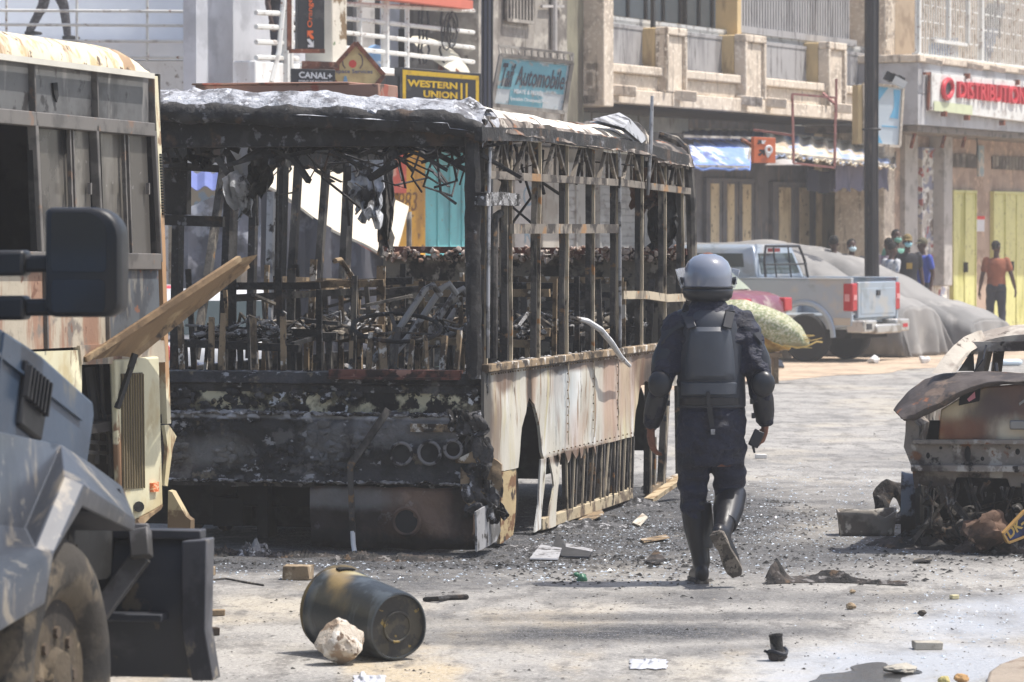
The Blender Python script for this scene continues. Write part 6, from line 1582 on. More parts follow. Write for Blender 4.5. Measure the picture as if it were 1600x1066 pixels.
person('person in rust orange shirt walking away past the yellow doors', gpos(1557, 71.5), 1.80, R(180), M_oran, M_navycloth, mask=None, stride=.12, arms=dict(elR=(-.27, .07, 1.13), wrR=(-.34, -.0, .90), elL=(.26, .05, 1.12), wrL=(.30, -.02, .86)), head_turn=R(-35), skin=M_skind)
person('person in black shirt with yellow print and pale blue mask', gpos(1418, 65.5, .15), 1.78, R(8), M_blk_s, M_navycloth, GP, mask=M_mask, cap=mat('khaki_cap', c8(120, 104, 66), rough=.9), print_=mat('yellow_print', c8(170, 140, 70), rough=.9))
person('person in royal blue shirt and flat cap at the poster door', gpos(1441, 66.5, .15), 1.72, R(-55), M_blu_s, M_navycloth, GP, cap=mat('olive_cap', c8(96, 92, 74), rough=.9))
person('tall bareheaded person with sea green mask behind the others', gpos(1401, 67.5, .15), 1.86, R(20), M_grn_s, M_navycloth, GP, mask=mat('green_mask', c8(110, 170, 156), rough=.8))
person('person in mauve grey shirt looking away beside the dark pole', gpos(1388, 66.3, .15), 1.72, R(200), M_gry_s, M_navycloth, GP)
person('person in pale patterned shirt bending right next to the pole', gpos(1379, 65.0, .15), 1.66, R(120), M_wht_s, M_navycloth, GP, lean=R(8))
person('person with pale mask left of the dark pole', gpos(1331, 64.8, .15), 1.70, R(15), M_blk_s, M_navycloth, GP, mask=mat('white_blue_mask', c8(190, 212, 220), rough=.8))
person('bareheaded dark clothed person in front of the yellow passage', gpos(1303, 64.2, .15), 1.76, R(170), M_blk_s, M_navycloth, GP)
p_ = At(79, 357, 57.4)
person('person in grey top and dark trousers striding along the terrace', (p_.x, 57.5, At(79, 62, 57.4).z), 1.76, R(75), M_gry_s, mat('dark_checked_trousers', c8(52, 50, 54), [(c8(84, 84, 88), 30, .54, .6)], rough=.9), stride=.26)
q = FA.M @ fp(437, 100, -.5); person('dark clothed person behind the white stair rail', (q.x, q.y, q.z-.3), 1.75, R(60), M_blk_s, M_navycloth)
q = FA.M @ fp(1532, 92, -.1); person('person in navy clothes leaning behind the white balcony grille', (q.x, q.y, q.z-.25), 1.7, R(40), mat('navy_top', c8(50, 52, 70), rough=.9), mat('blue_jeans', c8(88, 108, 150), rough=.9), lean=R(18))
q = FA.M @ fp(1474, 92, -.1)
mb = MB(); mb.box((q.x, q.y, q.z+.12), (.55, .3, .55)); mb.jitter(.06, 5)
solo('laundry_bundle', mb, mat('blue_laundry', c8(120, 146, 190), [(c8(196, 200, 210), 4, .5, .6)], rough=.9), 'pale blue laundry bundle behind the white balcony grille', 'laundry')

# ---------------------------------------------------------------- riot officer
YO = 22.05
def O(px, py, dy=0.0): return At(px, py, YO+dy)
M_navy = mat('navy_uniform', c8(30, 34, 54), [(c8(22, 24, 38), 4, .46, .66)], rough=.6, bump=.9, bsc=8, bst=(1, 1, 1.8), bdist=.06, var=.1)
M_vest = mat('slate_vest', c8(54, 58, 67), [(c8(48, 52, 60), 3, .46, .66)], rough=.5, var=.08)
M_vest2 = mat('slate_vest_plate', c8(70, 75, 84), [(c8(66, 70, 78), 3, .46, .66)], rough=.42, var=.06)
M_gear = mat('black_gear', c8(36, 38, 44), rough=.34, var=.08)
M_boot = mat('polished_boot', c8(28, 28, 32), rough=.36, bump=.15, bsc=14, var=.1)
M_sole = mat('dusty_boot_sole', c8(132, 124, 114), [(c8(92, 86, 80), 14, .45, .6), (c8(60, 58, 56), 30, .58, .68)], rough=.95, bump=.5, bsc=60)
ofr = thing('person', 'riot officer in helmet and dark body armour walking away down the street', 'person', (O(1108, HOR).x, YO, 0))
def opart(name, mb, m, par=None, **k): return obj(name, mb, m, par or ofr, **k)
shL, elL, wrL = O(1058, 508, 0), O(1033, 598, -.06), O(1017, 668, .04)
shR, elR, wrR = O(1163, 508, 0), O(1189, 598, -.06), O(1196, 662, .05)
hpL, knL, anL = O(1085, 700), O(1083, 772, .05), O(1096, 876, .0)
hpR, knR, anR = O(1139, 700), O(1140, 770, .10), O(1128, 838, -.28)
TOR = [(468, 1107, .062, .06), (478, 1107, .10, .075), (488, 1108, .165, .10), (500, 1109, .205, .12), (530, 1110, .195, .135), (575, 1111, .178, .13), (620, 1111, .172, .125), (660, 1111, .185, .135), (700, 1111, .185, .135), (728, 1111, .15, .12)]
mb = MB(); mb.tube([O(cx, py) for py, cx, a, b in TOR], [(a, b) for _, _, a, b in TOR], 18, up=(1, 0, 0))
mb.tube([O(1107, 480), O(1107, 460, .02), O(1107, 445, .03)], [.065, .06, .06], 12)
mb.ball(O(1106, 425, .03), (.08, .1, .115), 14, 10); mb.ball(O(1106, 448, .07), (.06, .07, .06), 10, 8)
for a, b, c_ in ((shL, elL, wrL), (shR, elR, wrR)): mb.tube([a, a.lerp(b, .5), b, b.lerp(c_, .4), c_], [.068, .06, .05, .045, .03], 12, round_=True)
for a, b, c_ in ((hpL, knL, anL), (hpR, knR, anR)): mb.tube([a, a.lerp(b, .5), b, b.lerp(c_, .3), c_], [.070, .058, .044, .05, .045], 12, round_=True)
mb = fuse(mb, .012, 3)
pw = 1
handL = hand_mb(flipx(axes_from(wrL, (.02, .1, -1), (1, .35, 0))), .42, 1.08)
handR = hand_mb(axes_from(wrR, (-.12, .25, -1), (-1, .25, 0)), .75, 1.08, grip=True)
join(mb, handL); join(mb, handR)
body = opart('body', mb, M_skin)
# uniform
mb = MB(); mb.tube([O(cx, py) for py, cx, a, b in TOR], [(a+.012, b+.012) for _, _, a, b in TOR], 18, up=(1, 0, 0))
for a, b, c_ in ((shL, elL, wrL), (shR, elR, wrR)): mb.tube([a, a.lerp(b, .5), b, b.lerp(c_, .45), b.lerp(c_, .93)], [.083, .078, .066, .058, .045], 14, round_=True)
mb = fuse(mb, .012, 2); mb.jitter(.022, 11, 3); mb.jitter(.010, 26, 4); opart('jacket', mb, M_navy)
mb = MB(); mb.tube([O(1111, 640), O(1111, 665), O(1111, 695), O(1111, 716)], [(.188, .14), (.195, .15), (.19, .15), (.15, .12)], 18, up=(1, 0, 0))
for a, b, c_, f in ((hpL, knL, anL, .25), (hpR, knR, anR, .15)): mb.tube([a, a.lerp(b, .5), b, b.lerp(c_, f)], [.104, .096, .084, .082], 14, round_=True)
mb = fuse(mb, .012, 2)
mb.v = [p + V((mn.noise(V((p.x*9, p.y*9, p.z*18)))*.02, mn.noise(V((p.x*9+5, p.y*9, p.z*18)))*.028, 0)) for p in mb.v]; opart('trousers', mb, M_navy)
# vest shell
VT = [(484, 1108, .13, .105), (492, 1108, .165, .13), (505, 1110, .185, .152), (540, 1111, .196, .165), (585, 1111, .194, .162), (620, 1112, .196, .158), (636, 1112, .196, .152)]
mb = MB(); mb.tube([O(cx, py) for py, cx, a, b in VT], [(a, b) for _, _, a, b in VT], 26, up=(1, 0, 0), cap=True); v_ = opart('vest', mb, M_vest, bevel=.008)
def back(px, py, extra):
    """point on the back of the vest"""
    for (y0, c0, a0, b0), (y1, c1, a1, b1) in zip(VT, VT[1:]):
        if y0 <= py <= y1 or (y1 == 636 and py > 636):
            t = min(1, (py-y0)/(y1-y0)); a, b = a0+(a1-a0)*t, b0+(b1-b0)*t
            x = (px-1111)/272.0; d = b*math.sqrt(max(.05, 1-(x/a)**2)); return O(px, py, -d-extra)
    return O(px, py, -.12-extra)
def plate(name, px0, px1, py0, py1, ex, m, taper=0.0, n=12):
    mb = MB()
    def fn(u, v):
        c = (px0+px1)/2; w = (px1-px0)/2*(1-taper*(1-v)**2); edge = min(u, 1-u, v*1.5, (1-v)*1.5)
        return back(c+(2*u-1)*w, py0+(py1-py0)*v, ex*min(1, edge/.1))
    mb.slab(fn, n, n, (0, .012, 0)); return opart(name, mb, m, v_)
plate('back_plate', 1070, 1150, 511, 594, .026, M_vest2, .22); plate('lower_plate', 1064, 1156, 597, 618, .02, M_vest2); plate('waist_band', 1060, 1164, 621, 634, .014, M_gear)
for a, b in ((1072, 1081), (1141, 1136)):
    mb = MB(); mb.bar(back(a, 488, .03), back(b, 513, .034), .055, .012, up=(0, 1, 0)); mb.bar(back(a, 488, .03), O(a+(3 if a < 1100 else -3), 478, .02), .055, .014, up=(0, 1, 0)); opart('shoulder_strap', mb, M_gear, v_, bevel=.004)
mb = MB(); mb.bar(back(1106, 612, .03), back(1108, 636, .03), .022, .01, up=(0, 1, 0)); mb.bar(back(1108, 634, .03), O(1113, 668, -.165), .026, .008, up=(0, 1, 0)); mb.cur = 1; mb.box(O(1114, 675, -.165), (.024, .008, .03)); opart('hanging_strap', mb, [M_gear, M_silver], v_)
# shoulder, elbow and forearm guards
for s, a, b in ((-1, shL, elL), (1, shR, elR)):
    mb = MB(); c0 = a+V((s*.0, -.0, .065)); 
    mb.slab(lambda u, v: a + V((s*(-.075+.17*u), -.085+.17*v, .095 - .16*max(0, u-.2)**1.7*1.0 - .35*(v-.5)**2 - .0)), 10, 10, (0, 0, -.014)); opart('shoulder_pad', mb, M_gear)
    mb = MB(); d = (b-a).normalized()
    mb.tube([a.lerp(b, .25)+V((s*.02, -.01, 0)), a.lerp(b, .6)+V((s*.022, -.01, 0)), a.lerp(b, .82)+V((s*.018, -.01, 0))], [(.056, .05), (.07, .058), (.06, .052)], 12, round_=True); opart('upper_arm_guard', mb, M_gear)
for s, b, c_ in ((-1, elL, wrL), (1, elR, wrR)):
    mb = MB(); mb.ball(b+V((s*.008, -.045, -.005)), (.07, .05, .078), 16, 10); opart('elbow_pad', mb, M_gear)
    mb = MB(); mb.tube([b.lerp(c_, .22), b.lerp(c_, .4), b.lerp(c_, .7), b.lerp(c_, .95)], [(.058, .06), (.063, .064), (.06, .058), (.048, .048)], 16); opart('forearm_guard', mb, M_gear, bevel=.005)
    for t in (.45, .8):
        mb = MB(); p = b.lerp(c_, t); mb.box(p+V((-s*.066, -.02, 0)), (.02, .05, .03)); opart('buckle', mb, M_gear)
# helmet
hc = O(1106, 437, .04)
M_helm = mat('grey_blue_helmet', c8(122, 128, 142), rough=.16, coat=.6, var=.05, spec=.5)
mb = MB(); mb.lathe([(.138, -.055), (.143, -.02), (.144, .02), (.137, .065), (.118, .103), (.085, .132), (.045, .147), (.012, .15)], 32, Matrix.Translation(hc) @ Matrix.Diagonal((.98, 1.12, 1, 1)))
h_ = opart('helmet', mb, M_helm, sharp=60)
mb = MB(); ng = [(.141, -.05), (.146, -.065), (.138, -.10), (.118, -.118), (.105, -.115)]
mb.grid(lambda u, v: hc + V((.98*ng[round(v*4)][0]*math.cos(math.pi+math.pi*u), 1.1*ng[round(v*4)][0]*math.sin(math.pi+math.pi*u), ng[round(v*4)][1])), 22, 4); opart('neck_guard', mb, M_gear, h_, solid=.008)
mb = MB(); mb.tube([hc+V((.141*math.cos(t), .158*math.sin(t), -.045)) for t in [i*math.pi/14 for i in range(28)]], .007, 6, closed=True); opart('helmet_rim', mb, M_gear, h_)
mb = MB()
def vis(u, v):
    a = R(-20+220*u); f = abs(u-.5)*2
    r_ = .156 + .022*v
    return hc + V((r_*math.cos(a)*(1.0+.06*f*v), r_*math.sin(a)*1.05+.012, -.05+.13*v - .05*(1-f)*v*0 - .03*f*v))
mb.grid(vis, 30, 8)
M_visor = mat('scratched_clear_visor', c8(206, 210, 218), rough=.12, alpha=.30, var=0, spec=.7)
opart('visor', mb, M_visor, h_, solid=.003)
mb = MB()
for s in (-1, 1): mb.tube([hc+V((s*.14, .02, -.01)), hc+V((s*.165, .02, -.005))], .022, 12)
opart('visor_hinge', mb, M_gear, h_)
mb = MB(); mb.tube([O(1107, 462, .0), O(1107, 476, .0)], [(.075, .075), (.085, .08)], 18, up=(1, 0, 0)); opart('collar', mb, M_navy)
# boots with shin guards
def boot(kn, an, t0, heel, toe, up_):
    mb = MB()
    mb.tube([kn.lerp(an, t0), kn.lerp(an, .55), kn.lerp(an, .85), an], [(.078, .08), (.068, .072), (.055, .06), (.052, .062)], 16, up=(1, 0, 0), round_=True)
    f = (toe-heel); L_ = f.length; f.normalize(); sd_ = f.cross(up_).normalized()
    mb.tube([heel+up_*.055, heel+f*L_*.3+up_*.06, heel+f*L_*.65+up_*.045, heel+f*L_*.95+up_*.035], [(.042, .055), (.044, .06), (.048, .042), (.038, .032)], 14, up=sd_, round_=True)
    mb = fuse(mb, .009, 2); b_ = opart('boot', mb, M_boot)
    mb = MB(); o_ = []
    for t, w in ((-.10, .022), (-.02, .04), (.15, .042), (.35, .036), (.55, .043), (.75, .049), (.92, .046), (1.05, .028)): o_.append((t, w))
    poly = [heel+f*L_*t+sd_*w for t, w in o_] + [heel+f*L_*t-sd_*w for t, w in reversed(o_)]
    mb.prism(poly, up_*.026); mb.prism([heel+f*L_*t+s*sd_*.04-up_*.012 for t, s in ((-.08, 1), (.22, 1), (.22, -1), (-.08, -1))], up_*.014)
    opart('sole', mb, M_sole, b_, bevel=.004)
    return b_
hl = V((anL.x+.002, anL.y-.05, .0)); tl = V((anL.x-.03, anL.y+.21, .0))
boot(knL, V((anL.x, anL.y, .11)), .18, hl, tl, V((0, 0, 1)))
hr, tr = O(1121, 838, -.36), O(1150, 899, -.27)
boot(knR, anR, .0, hr, tr, V((.18, .82, .42)).normalized())
for kn, an, a, b in ((knL, V((anL.x, anL.y, .11)), .15, .8), (knR, anR, .02, .75)):
    mb = MB(); mb.tube([kn.lerp(an, a)+V((.01, .02, 0)), kn.lerp(an, (a+b)/2)+V((.01, .02, 0)), kn.lerp(an, b)+V((.01, .015, 0))], [(.09, .09), (.088, .086), (.066, .07)], 16, up=(1, 0, 0)); opart('shin_guard', mb, M_gear, bevel=.006)
# baton and radio, carried
mb = MB(); a, b = O(1070, 645, -.03), O(1070, 800, .02); mb.tube([a, a.lerp(b, .25), a.lerp(b, .26), b], [.02, .02, .016, .017], 10, round_=True)
solo('baton', mb, M_gear, 'black baton hanging along the left leg of the riot officer', 'baton')
r = thing('handheld_radio', 'small black radio with stub antenna in the right hand of the officer', 'radio', O(1188, 690, .06))
mb = MB(); a, b = O(1194, 672, .03), O(1183, 694, .03); mb.bar(a+V((-.03, -.07, 0)), b+V((-.03, -.07, -.01)), .06, .04, up=(0, 1, 0)); obj('case', mb, M_gear, r, bevel=.006)
mb = MB(); mb.tube([b+V((-.03, -.07, 0)), O(1179, 708, -.04)], [.009, .006], 8); obj('antenna', mb, M_gear, r)
# ================================================================ cars
M_carglass = mat('car_glass', c8(64, 74, 74), rough=.12, spec=.6, var=.05)
M_tire = mat('car_tyre', c8(38, 37, 36), rough=.9)
M_alloy = mat('alloy_rim', c8(140, 138, 134), rough=.4, metal=.5)
M_redl = mat('red_tail_lamp', c8(176, 34, 40), rough=.2, spec=.6, var=.1)
def wheels(root, fr, spots, r_=.33, w=.2, rim=True, mt=None):
    for x, y in spots:
        Mx = Matrix.Translation((x, y, r_)) @ Matrix.Rotation(R(90), 4, 'X')
        mb = MB(); mb.lathe([(r_*.6, -w/2), (r_*.92, -w/2), (r_, -w/3), (r_, w/3), (r_*.92, w/2), (r_*.6, w/2)], 26, Mx); o = obj('wheel', mb, mt or M_tire, root, fr)
        if rim:
            mb = MB(); mb.lathe([(.03, -w*.42), (r_*.3, -w*.45), (r_*.56, -w*.38), (r_*.62, -w*.46), (r_*.62, w*.46), (r_*.56, w*.38), (r_*.3, w*.45), (.03, w*.42)], 20, Mx); obj('rim', mb, M_alloy, o, fr)
# ---- silver pickup, nose towards the shops
pk0 = At(1331, HOR, 58.2)
PK = Fr((pk0.x, 58.2, 0), R(150))
def pk(px, py, y=0.0): return PK.hit(px, py, 1, y)
def pr(px, py, x=0.0): return PK.hit(px, py, 0, x)
M_silv = mat('dusty_silver_blue_paint', c8(168, 180, 192), [(c8(184, 184, 182), 1.3, .5, .68), (c8(150, 160, 168), 2, .56, .7)], rough=.3, metal=.35, var=.05)
M_silv2 = mat('dusty_silver_lower', c8(184, 174, 158), [(c8(150, 140, 126), 3, .5, .66)], rough=.6, var=.06)
tk = thing('pickup_truck', 'dusty silver pickup truck with red tail lamps parked nose to the shops', 'pickup', fr=PK)
def kpart(name, mb, m, par=None, **k): return obj(name, mb, m, par or tk, PK, **k)
WD = 1.72
def side(poly, th, y=0.0):
    mb = MB(); mb.prism([pk(a, b, y) for a, b in poly], (0, -th, 0)); return mb
zt_ = pk(1290, 437).z
ax = pk(1256, 500).x
arch = [(ax+.47*math.cos(R(a)), .40+.47*math.sin(R(a))) for a in range(0, 181, 15)]
prof = [(0, zt_), (0, .56), (ax-.47, .52)] + [(ax-.47*math.cos(R(a)), .38+.5*math.sin(R(a))) for a in range(15, 180, 15)] + [(ax+.47, .48), (2.55, .46), (2.55, .6), (5.0, .5), (5.05, .95), (3.9, 1.1), (3.2, zt_)]
mb = MB(); mb.prism([V((x, 0, z)) for x, z in prof], (0, -.07, 0)); mb.prism([V((x, -WD+.07, z)) for x, z in prof], (0, -.07, 0))
mb.bb(.05, 5.0, -WD+.08, -.08, .5, .72); mb.bb(1.62, 1.68, -WD+.07, -.07, .6, zt_); mb.bb(3.2, 4.9, -WD+.07, -.07, .7, 1.02)
mb.bar((0, -.035, zt_+.012), (3.2, -.035, zt_+.012), .1, .03); mb.bar((0, -WD+.035, zt_+.012), (3.2, -WD+.035, zt_+.012), .1, .03)
kpart('body', mb, M_silv, bevel=.02)
mb = MB()
mb.tube([V((ax-.50*math.cos(R(a)), .012, .38+.53*math.sin(R(a)))) for a in range(0, 181, 12)], .045, 8, flat=.6); kpart('wheel_flare', mb, M_silv)
mb = MB(); mb.bb(0.02, ax-.5, -.0, .008, .57, .68); mb.bb(ax+.5, 4.5, 0, .008, .5, .62); kpart('side_skirt', mb, M_silv2)
# cab
xr = pk(1184, 437).x; zr = pk(1170, 382).z
cw0, cw1 = -.05, -WD+.05; tw0, tw1 = -.17, -WD+.17
def cabring(x0, x1, z, a, b): return [V((x0, a, z)), V((x1, a, z)), V((x1, b, z)), V((x0, b, z))]
mb = MB(); mb.loft([cabring(xr, xr+2.2, zt_, cw0, cw1), cabring(xr+.04, xr+2.05, zt_+.1, cw0-.01, cw1+.01), cabring(xr+.16, xr+1.45, zr-.06, tw0, tw1), cabring(xr+.22, xr+1.36, zr, tw0-.08, tw1+.08)]); kpart('cab', mb, M_silv, bevel=.03)
def cabside(x0, x1, zz0, zz1, off=.012):
    y = lambda z: cw0 + (tw0-cw0)*(z-zt_)/(zr-.06-zt_)
    return [V((x0[0], y(zz0)+off, zz0)), V((x1[0], y(zz0)+off, zz0)), V((x1[1], y(zz1)+off, zz1)), V((x0[1], y(zz1)+off, zz1))]
for x0, x1 in (((xr+.25, xr+.33), (xr+.98, xr+.92)), ((xr+1.06, xr+1.0), (xr+1.85, xr+1.42))):
    mb = MB(); mb.prism(cabside(x0, x1, zt_+.08, zr-.14), (0, -.02, 0)); kpart('side_window', mb, M_carglass)
xb = lambda z: xr + .04 + .12*(z-zt_-.1)/(zr-.16-zt_)
mb = MB(); mb.prism([V((xb(z)-.014, y, z)) for y, z in ((cw0-.14, zt_+.08), (cw1+.14, zt_+.08), (tw1+.1, zr-.14), (tw0-.1, zr-.14))], (.02, 0, 0)); kpart('rear_window', mb, M_carglass)
mb = MB()
mb.tube([V((xr-.08, cw0-.06, zt_)), V((xr-.04, cw0-.1, zr-.25)), V((xr, tw0-.1, zr-.03)), V((xr, tw1+.1, zr-.03)), V((xr-.04, cw1+.1, zr-.25)), V((xr-.08, cw1+.06, zt_))], .022, 8)
for t in (.3, .62): mb.tube([V((xr-.06, cw0+(cw1-cw0)*t, zt_)), V((xr, cw0+(cw1-cw0)*t, zr-.03))], .014, 6)
mb.tube([V((xr-.06, cw0-.07, zt_+.22)), V((xr-.06, cw1+.07, zt_+.22))], .014, 6); kpart('rear_guard', mb, M_gear)
mb = MB(); mb.box((xr+.05, (tw0+tw1)/2+.2, zr-.09), (.07, .3, .06)); kpart('brake_lamp', mb, M_redl)
# rear end
z0, z1 = pr(1370, 496).z, pr(1370, 440).z
mb = MB(); mb.bb(-.035, .03, -WD+.17, -.17, z0, z1); t_ = kpart('tailgate', mb, M_silv, bevel=.015)
mb = MB(); mb.bb(-.042, -.03, -WD+.25, -.25, z0+.06, z1-.1); kpart('tailgate_panel', mb, M_silv, t_, bevel=.01)
mb = MB(); mb.box((-.05, -.86, z1-.17), (.02, .12, .08)); mb.tube([V((-.055, -.86+.05*math.cos(a), z1-.17+.035*math.sin(a))) for a in [i*.7 for i in range(9)]], .008, 6, closed=True); kpart('handle', mb, M_gear, t_)
for y0, y1 in ((.012, -.165), (-WD-.012, -WD+.165)):
    mb = MB(); za, zb_ = pr(1326, 487).z, pr(1326, 443).z; mb.bb(-.025, .14, y0, y1, za, zb_); l_ = kpart('tail_lamp', mb, M_redl, bevel=.02)
    mb = MB(); mb.bb(-.032, -.02, y0-.03 if y0 > -1 else y0+.03, y1+.04 if y0 > -1 else y1-.04, za+.17, za+.25); mb.bb(.03, .11, .01, .018, za+.15, za+.26) if y0 > -1 else None; kpart('lens', mb, mat('pink_lens', c8(216, 150, 150), rough=.2), l_)
mb = MB(); mb.bb(-.2, .1, -WD+.02, -WD+.5, z0-.22, z0-.03); mb.bb(-.2, .1, -.5, -.02, z0-.22, z0-.03); mb.bb(-.24, .05, -WD+.4, -.4, z0-.24, z0-.1); b_ = kpart('bumper', mb, mat('chrome_bumper', c8(190, 188, 184), [(c8(150, 144, 136), 4, .5, .66)], rough=.3, metal=.4), bevel=.025)
mb = MB(); mb.bb(-.205, -.1, -.3, -.1, z0-.17, z0-.08); kpart('bumper_recess', mb, M_gear, b_)
mb = MB(); mb.bb(-.205, -.1, -WD+.1, -WD+.28, z0-.16, z0-.1); kpart('reflector', mb, M_redl, b_)
mb = MB(); mb.bb(.1, 4.6, -WD+.2, -.2, .36, .56); mb.bb(-.02, .1, -1.1, -.6, .42, .6); kpart('chassis', mb, M_soot_shade)
wheels(tk, PK, [(ax, -.14), (ax, -WD+.14), (4.15, -.14), (4.15, -WD+.14)], .37, .25)
# ---- generic saloon
def saloon(name, label, fr, paint, W_=1.68, L_=4.25, H_=1.42, hatch=False, glass=None):
    root = thing(name, label, 'car', fr=fr)
    st = [(0, .55, .80, .62), (.06, .35, .95, .76), (.35, .28, 1.0 if not hatch else .98, .83), (1.0, .26, .98, .84), (2.2, .25, .95, .84), (3.0, .25, .94, .83), (3.7, .27, .84, .80), (4.1, .32, .72, .72), (4.22, .45, .62, .6)]
    mb = MB(); rings = []
    for x, zb_, zt2, hw in st:
        hw *= W_/1.68; x *= L_/4.22; m_ = (zb_+zt2)/2
        rings.append([V((x, s*a*hw, z)) for s, a, z in ((-1, .86, zb_), (-1, 1, zb_+.12), (-1, 1.0, m_), (-1, .96, zt2-.06), (-1, .86, zt2), (1, .86, zt2), (1, .96, zt2-.06), (1, 1.0, m_), (1, 1, zb_+.12), (1, .86, zb_))])
    mb.loft(rings); obj('body', mb, paint, root, fr, sub=1)
    g0 = .95; hw = W_/2
    xs = (.55, 1.05, 2.35, 3.05) if not hatch else (.12, .4, 2.3, 3.05)
    mb = MB(); R4 = lambda x0, x1, z, w: [V((x0, -w, z)), V((x1, -w, z)), V((x1, w, z)), V((x0, w, z))]
    mb.loft([R4(xs[0], xs[3], g0, hw*.9), R4(xs[0]+(xs[1]-xs[0])*.9, xs[3]-(xs[3]-xs[2])*.9, H_-.05, hw*.70), R4(xs[1]+.1, xs[2]-.1, H_, hw*.58)]); obj('cabin', mb, paint, root, fr, bevel=.05)
    lz = lambda t: g0+(H_-.05-g0)*t
    def face(x0a, x1a, x0b, x1b, s):
        w = lambda t: hw*(.9-.2*t)+.008
        return [V((x0a, s*w(.1), lz(.1))), V((x1a, s*w(.1), lz(.1))), V((x1b, s*w(.86), lz(.86))), V((x0b, s*w(.86), lz(.86)))]
    for s in (-1, 1):
        for xa, xb2, xc, xd in ((xs[0]+.25, 1.72, xs[1]+.02, 1.72), (1.8, xs[3]-.2, 1.8, xs[2]+.08)):
            mb = MB(); mb.prism(face(xa, xb2, xc, xd, s), (0, -s*.02, 0)); obj('side_window', mb, glass or M_carglass, root, fr)
    for x0, x1, d in ((xs[0], xs[1], -1), (xs[3], xs[2], 1)):
        mb = MB(); e = d*.012; P = [V((x0+(x1-x0)*.9*t+e, s*hw*(.9-.2*t-.1), lz(t)+.008)) for t, s in ((.1, -1), (.1, 1), (.88, 1), (.88, -1))]; mb.prism(P, (-d*.015, 0, 0)); obj('windscreen', mb, glass or M_carglass, root, fr)
    for s in (-1, 1):
        mb = MB(); mb.box((.06, s*hw*.8, .82), (.12, .26, .16)); obj('tail_lamp', mb, M_redl, root, fr, bevel=.02)
    mb = MB(); mb.box((-.0, 0, .45), (.16, W_*.92, .2)); bp = obj('bumper', mb, paint, root, fr, bevel=.04)
    mb = MB(); mb.box((-.0+.02, 0, .68), (.03, .5, .11)); pl = obj('number_plate', mb, mat('plain_plate', c8(190, 196, 210), [(c8(80, 90, 130), 9, .52, .56)], rough=.4), root, fr)
    wheels(root, fr, [(.8, -hw+.1), (.8, hw-.1), (3.4, -hw+.1), (3.4, hw-.1)], .31, .19)
    return root
def sfr(px, Y, ang): p = At(px, HOR, Y); return Fr((p.x, Y, 0), R(ang))
f = sfr(1243, 53.6, 150); saloon('parked_car', 'maroon saloon car half hidden behind the officer and green sack', Fr(f.M @ V((0, .84, 0)) + V((0, 0, 0)), R(152)), mat('maroon_paint', c8(120, 62, 78), [(c8(168, 150, 140), 2, .56, .72)], rough=.35, coat=.3), W_=1.7, L_=4.3, H_=1.36, glass=mat('dusty_green_glass', c8(150, 156, 136), rough=.3)).scale.z = 1.2
saloon('parked_car', 'white hatchback with red tail lamp seen through the bus windows', sfr(348, 37.5, 98), mat('white_car_paint', c8(206, 206, 206), rough=.3, var=.04), W_=1.62, L_=3.8, H_=1.42, hatch=True)
saloon('parked_car', 'red and white car seen through the far left bus window', sfr(285, 41.5, 100), mat('red_white_paint', c8(214, 214, 214), [(c8(196, 40, 56), .9, .5, .52)], rough=.3, var=.03), W_=1.7, L_=4.2, H_=1.4)
# ---- cars under dust covers
M_cov = mat('dusty_grey_cover', c8(136, 134, 132), [(c8(118, 117, 116), .8, .4, .7), (c8(152, 149, 145), 1.4, .56, .8)], rough=.95, var=.04)
def covered(label, px, Y, ang, prof, W_, seed):
    f = sfr(px, Y, ang); root = thing('covered_car', label, 'car', fr=f)
    def top(x):
        for (x0, a), (x1, b) in zip(prof, prof[1:]):
            if x <= x1:
                t = (x-x0)/(x1-x0); t = t*t*(3-2*t)*.4+t*.6; return a+(b-a)*t
        return prof[-1][1]
    Lx = prof[-1][0]
    def fn(u, v):
        x = Lx*u; zt = top(x); a = (v-.5)*2           # -1..1 across
        endf = min(1, u/.06)**.5
        th = a*math.pi/2; ca = abs(math.cos(th)); sa = math.sin(th)
        cover = min(1, zt/1.2)
        y = math.copysign(abs(sa)**.62, sa)*W_/2*(1.0 if zt < 1.1 else 1-.16*(ca**.5)*(zt-1.1))
        z = .03 + (zt-.03)*(ca**.40)
        low = max(0, 1-z/max(.4, zt*.85))
        fold = (mn.noise(V((x*2.6+a*.4, seed, a*1.2)))*.06 + .05*math.sin(x*19+seed+a*2+2.5*mn.noise(V((x*1.5, 2, seed)))))*low
        y += math.copysign(fold, sa) if abs(sa) > .2 else 0
        xx = x - (1-endf)*0 - .22*low*(1-u)**6 + .05*mn.noise(V((a*5, z*2, seed+3)))*low
        z += .012*mn.noise(V((x*1.2, a*2.0, seed)))*(ca) + .006*math.sin(a*7+x*5)*ca - .035*max(0, .12-abs(mn.noise(V((x*1.1+a*.8, a*1.6-x*.5, seed+7)))))/.12
        return V((xx, y, max(.02, z)))
    mb = MB(); mb.grid(fn, 90, 60)
    # the tail: cloth hanging from the last rib to the road
    def tail(u, v):
        p = fn(0, u); k = 1-v; s = 1+.0*v
        fold = .09*math.sin(u*34+seed)*v + .1*mn.noise(V((u*6, seed, v)))*v
        return V((p.x-.10*v-fold*.8, p.y*(1+.03*v), .02+(p.z-.02)*k))
    mb.grid(tail, 60, 14); obj('cover', mb, M_cov, root, f, tidy=False, solid=.012, sharp=60)
    wheels(root, f, [(.9, -W_/2+.22), (.9, W_/2-.22), (3.3, -W_/2+.22), (3.3, W_/2-.22)], .3, .2, rim=False)
    return root
covered('dust covered car under a grey tarpaulin right behind the silver pickup', 1436, 61.2, 151, [(0, .80), (.25, .92), (.8, 1.08), (1.35, 1.3), (1.95, 1.6), (2.6, 1.78), (4.3, 1.8), (4.7, 1.2)], 1.7, 1)
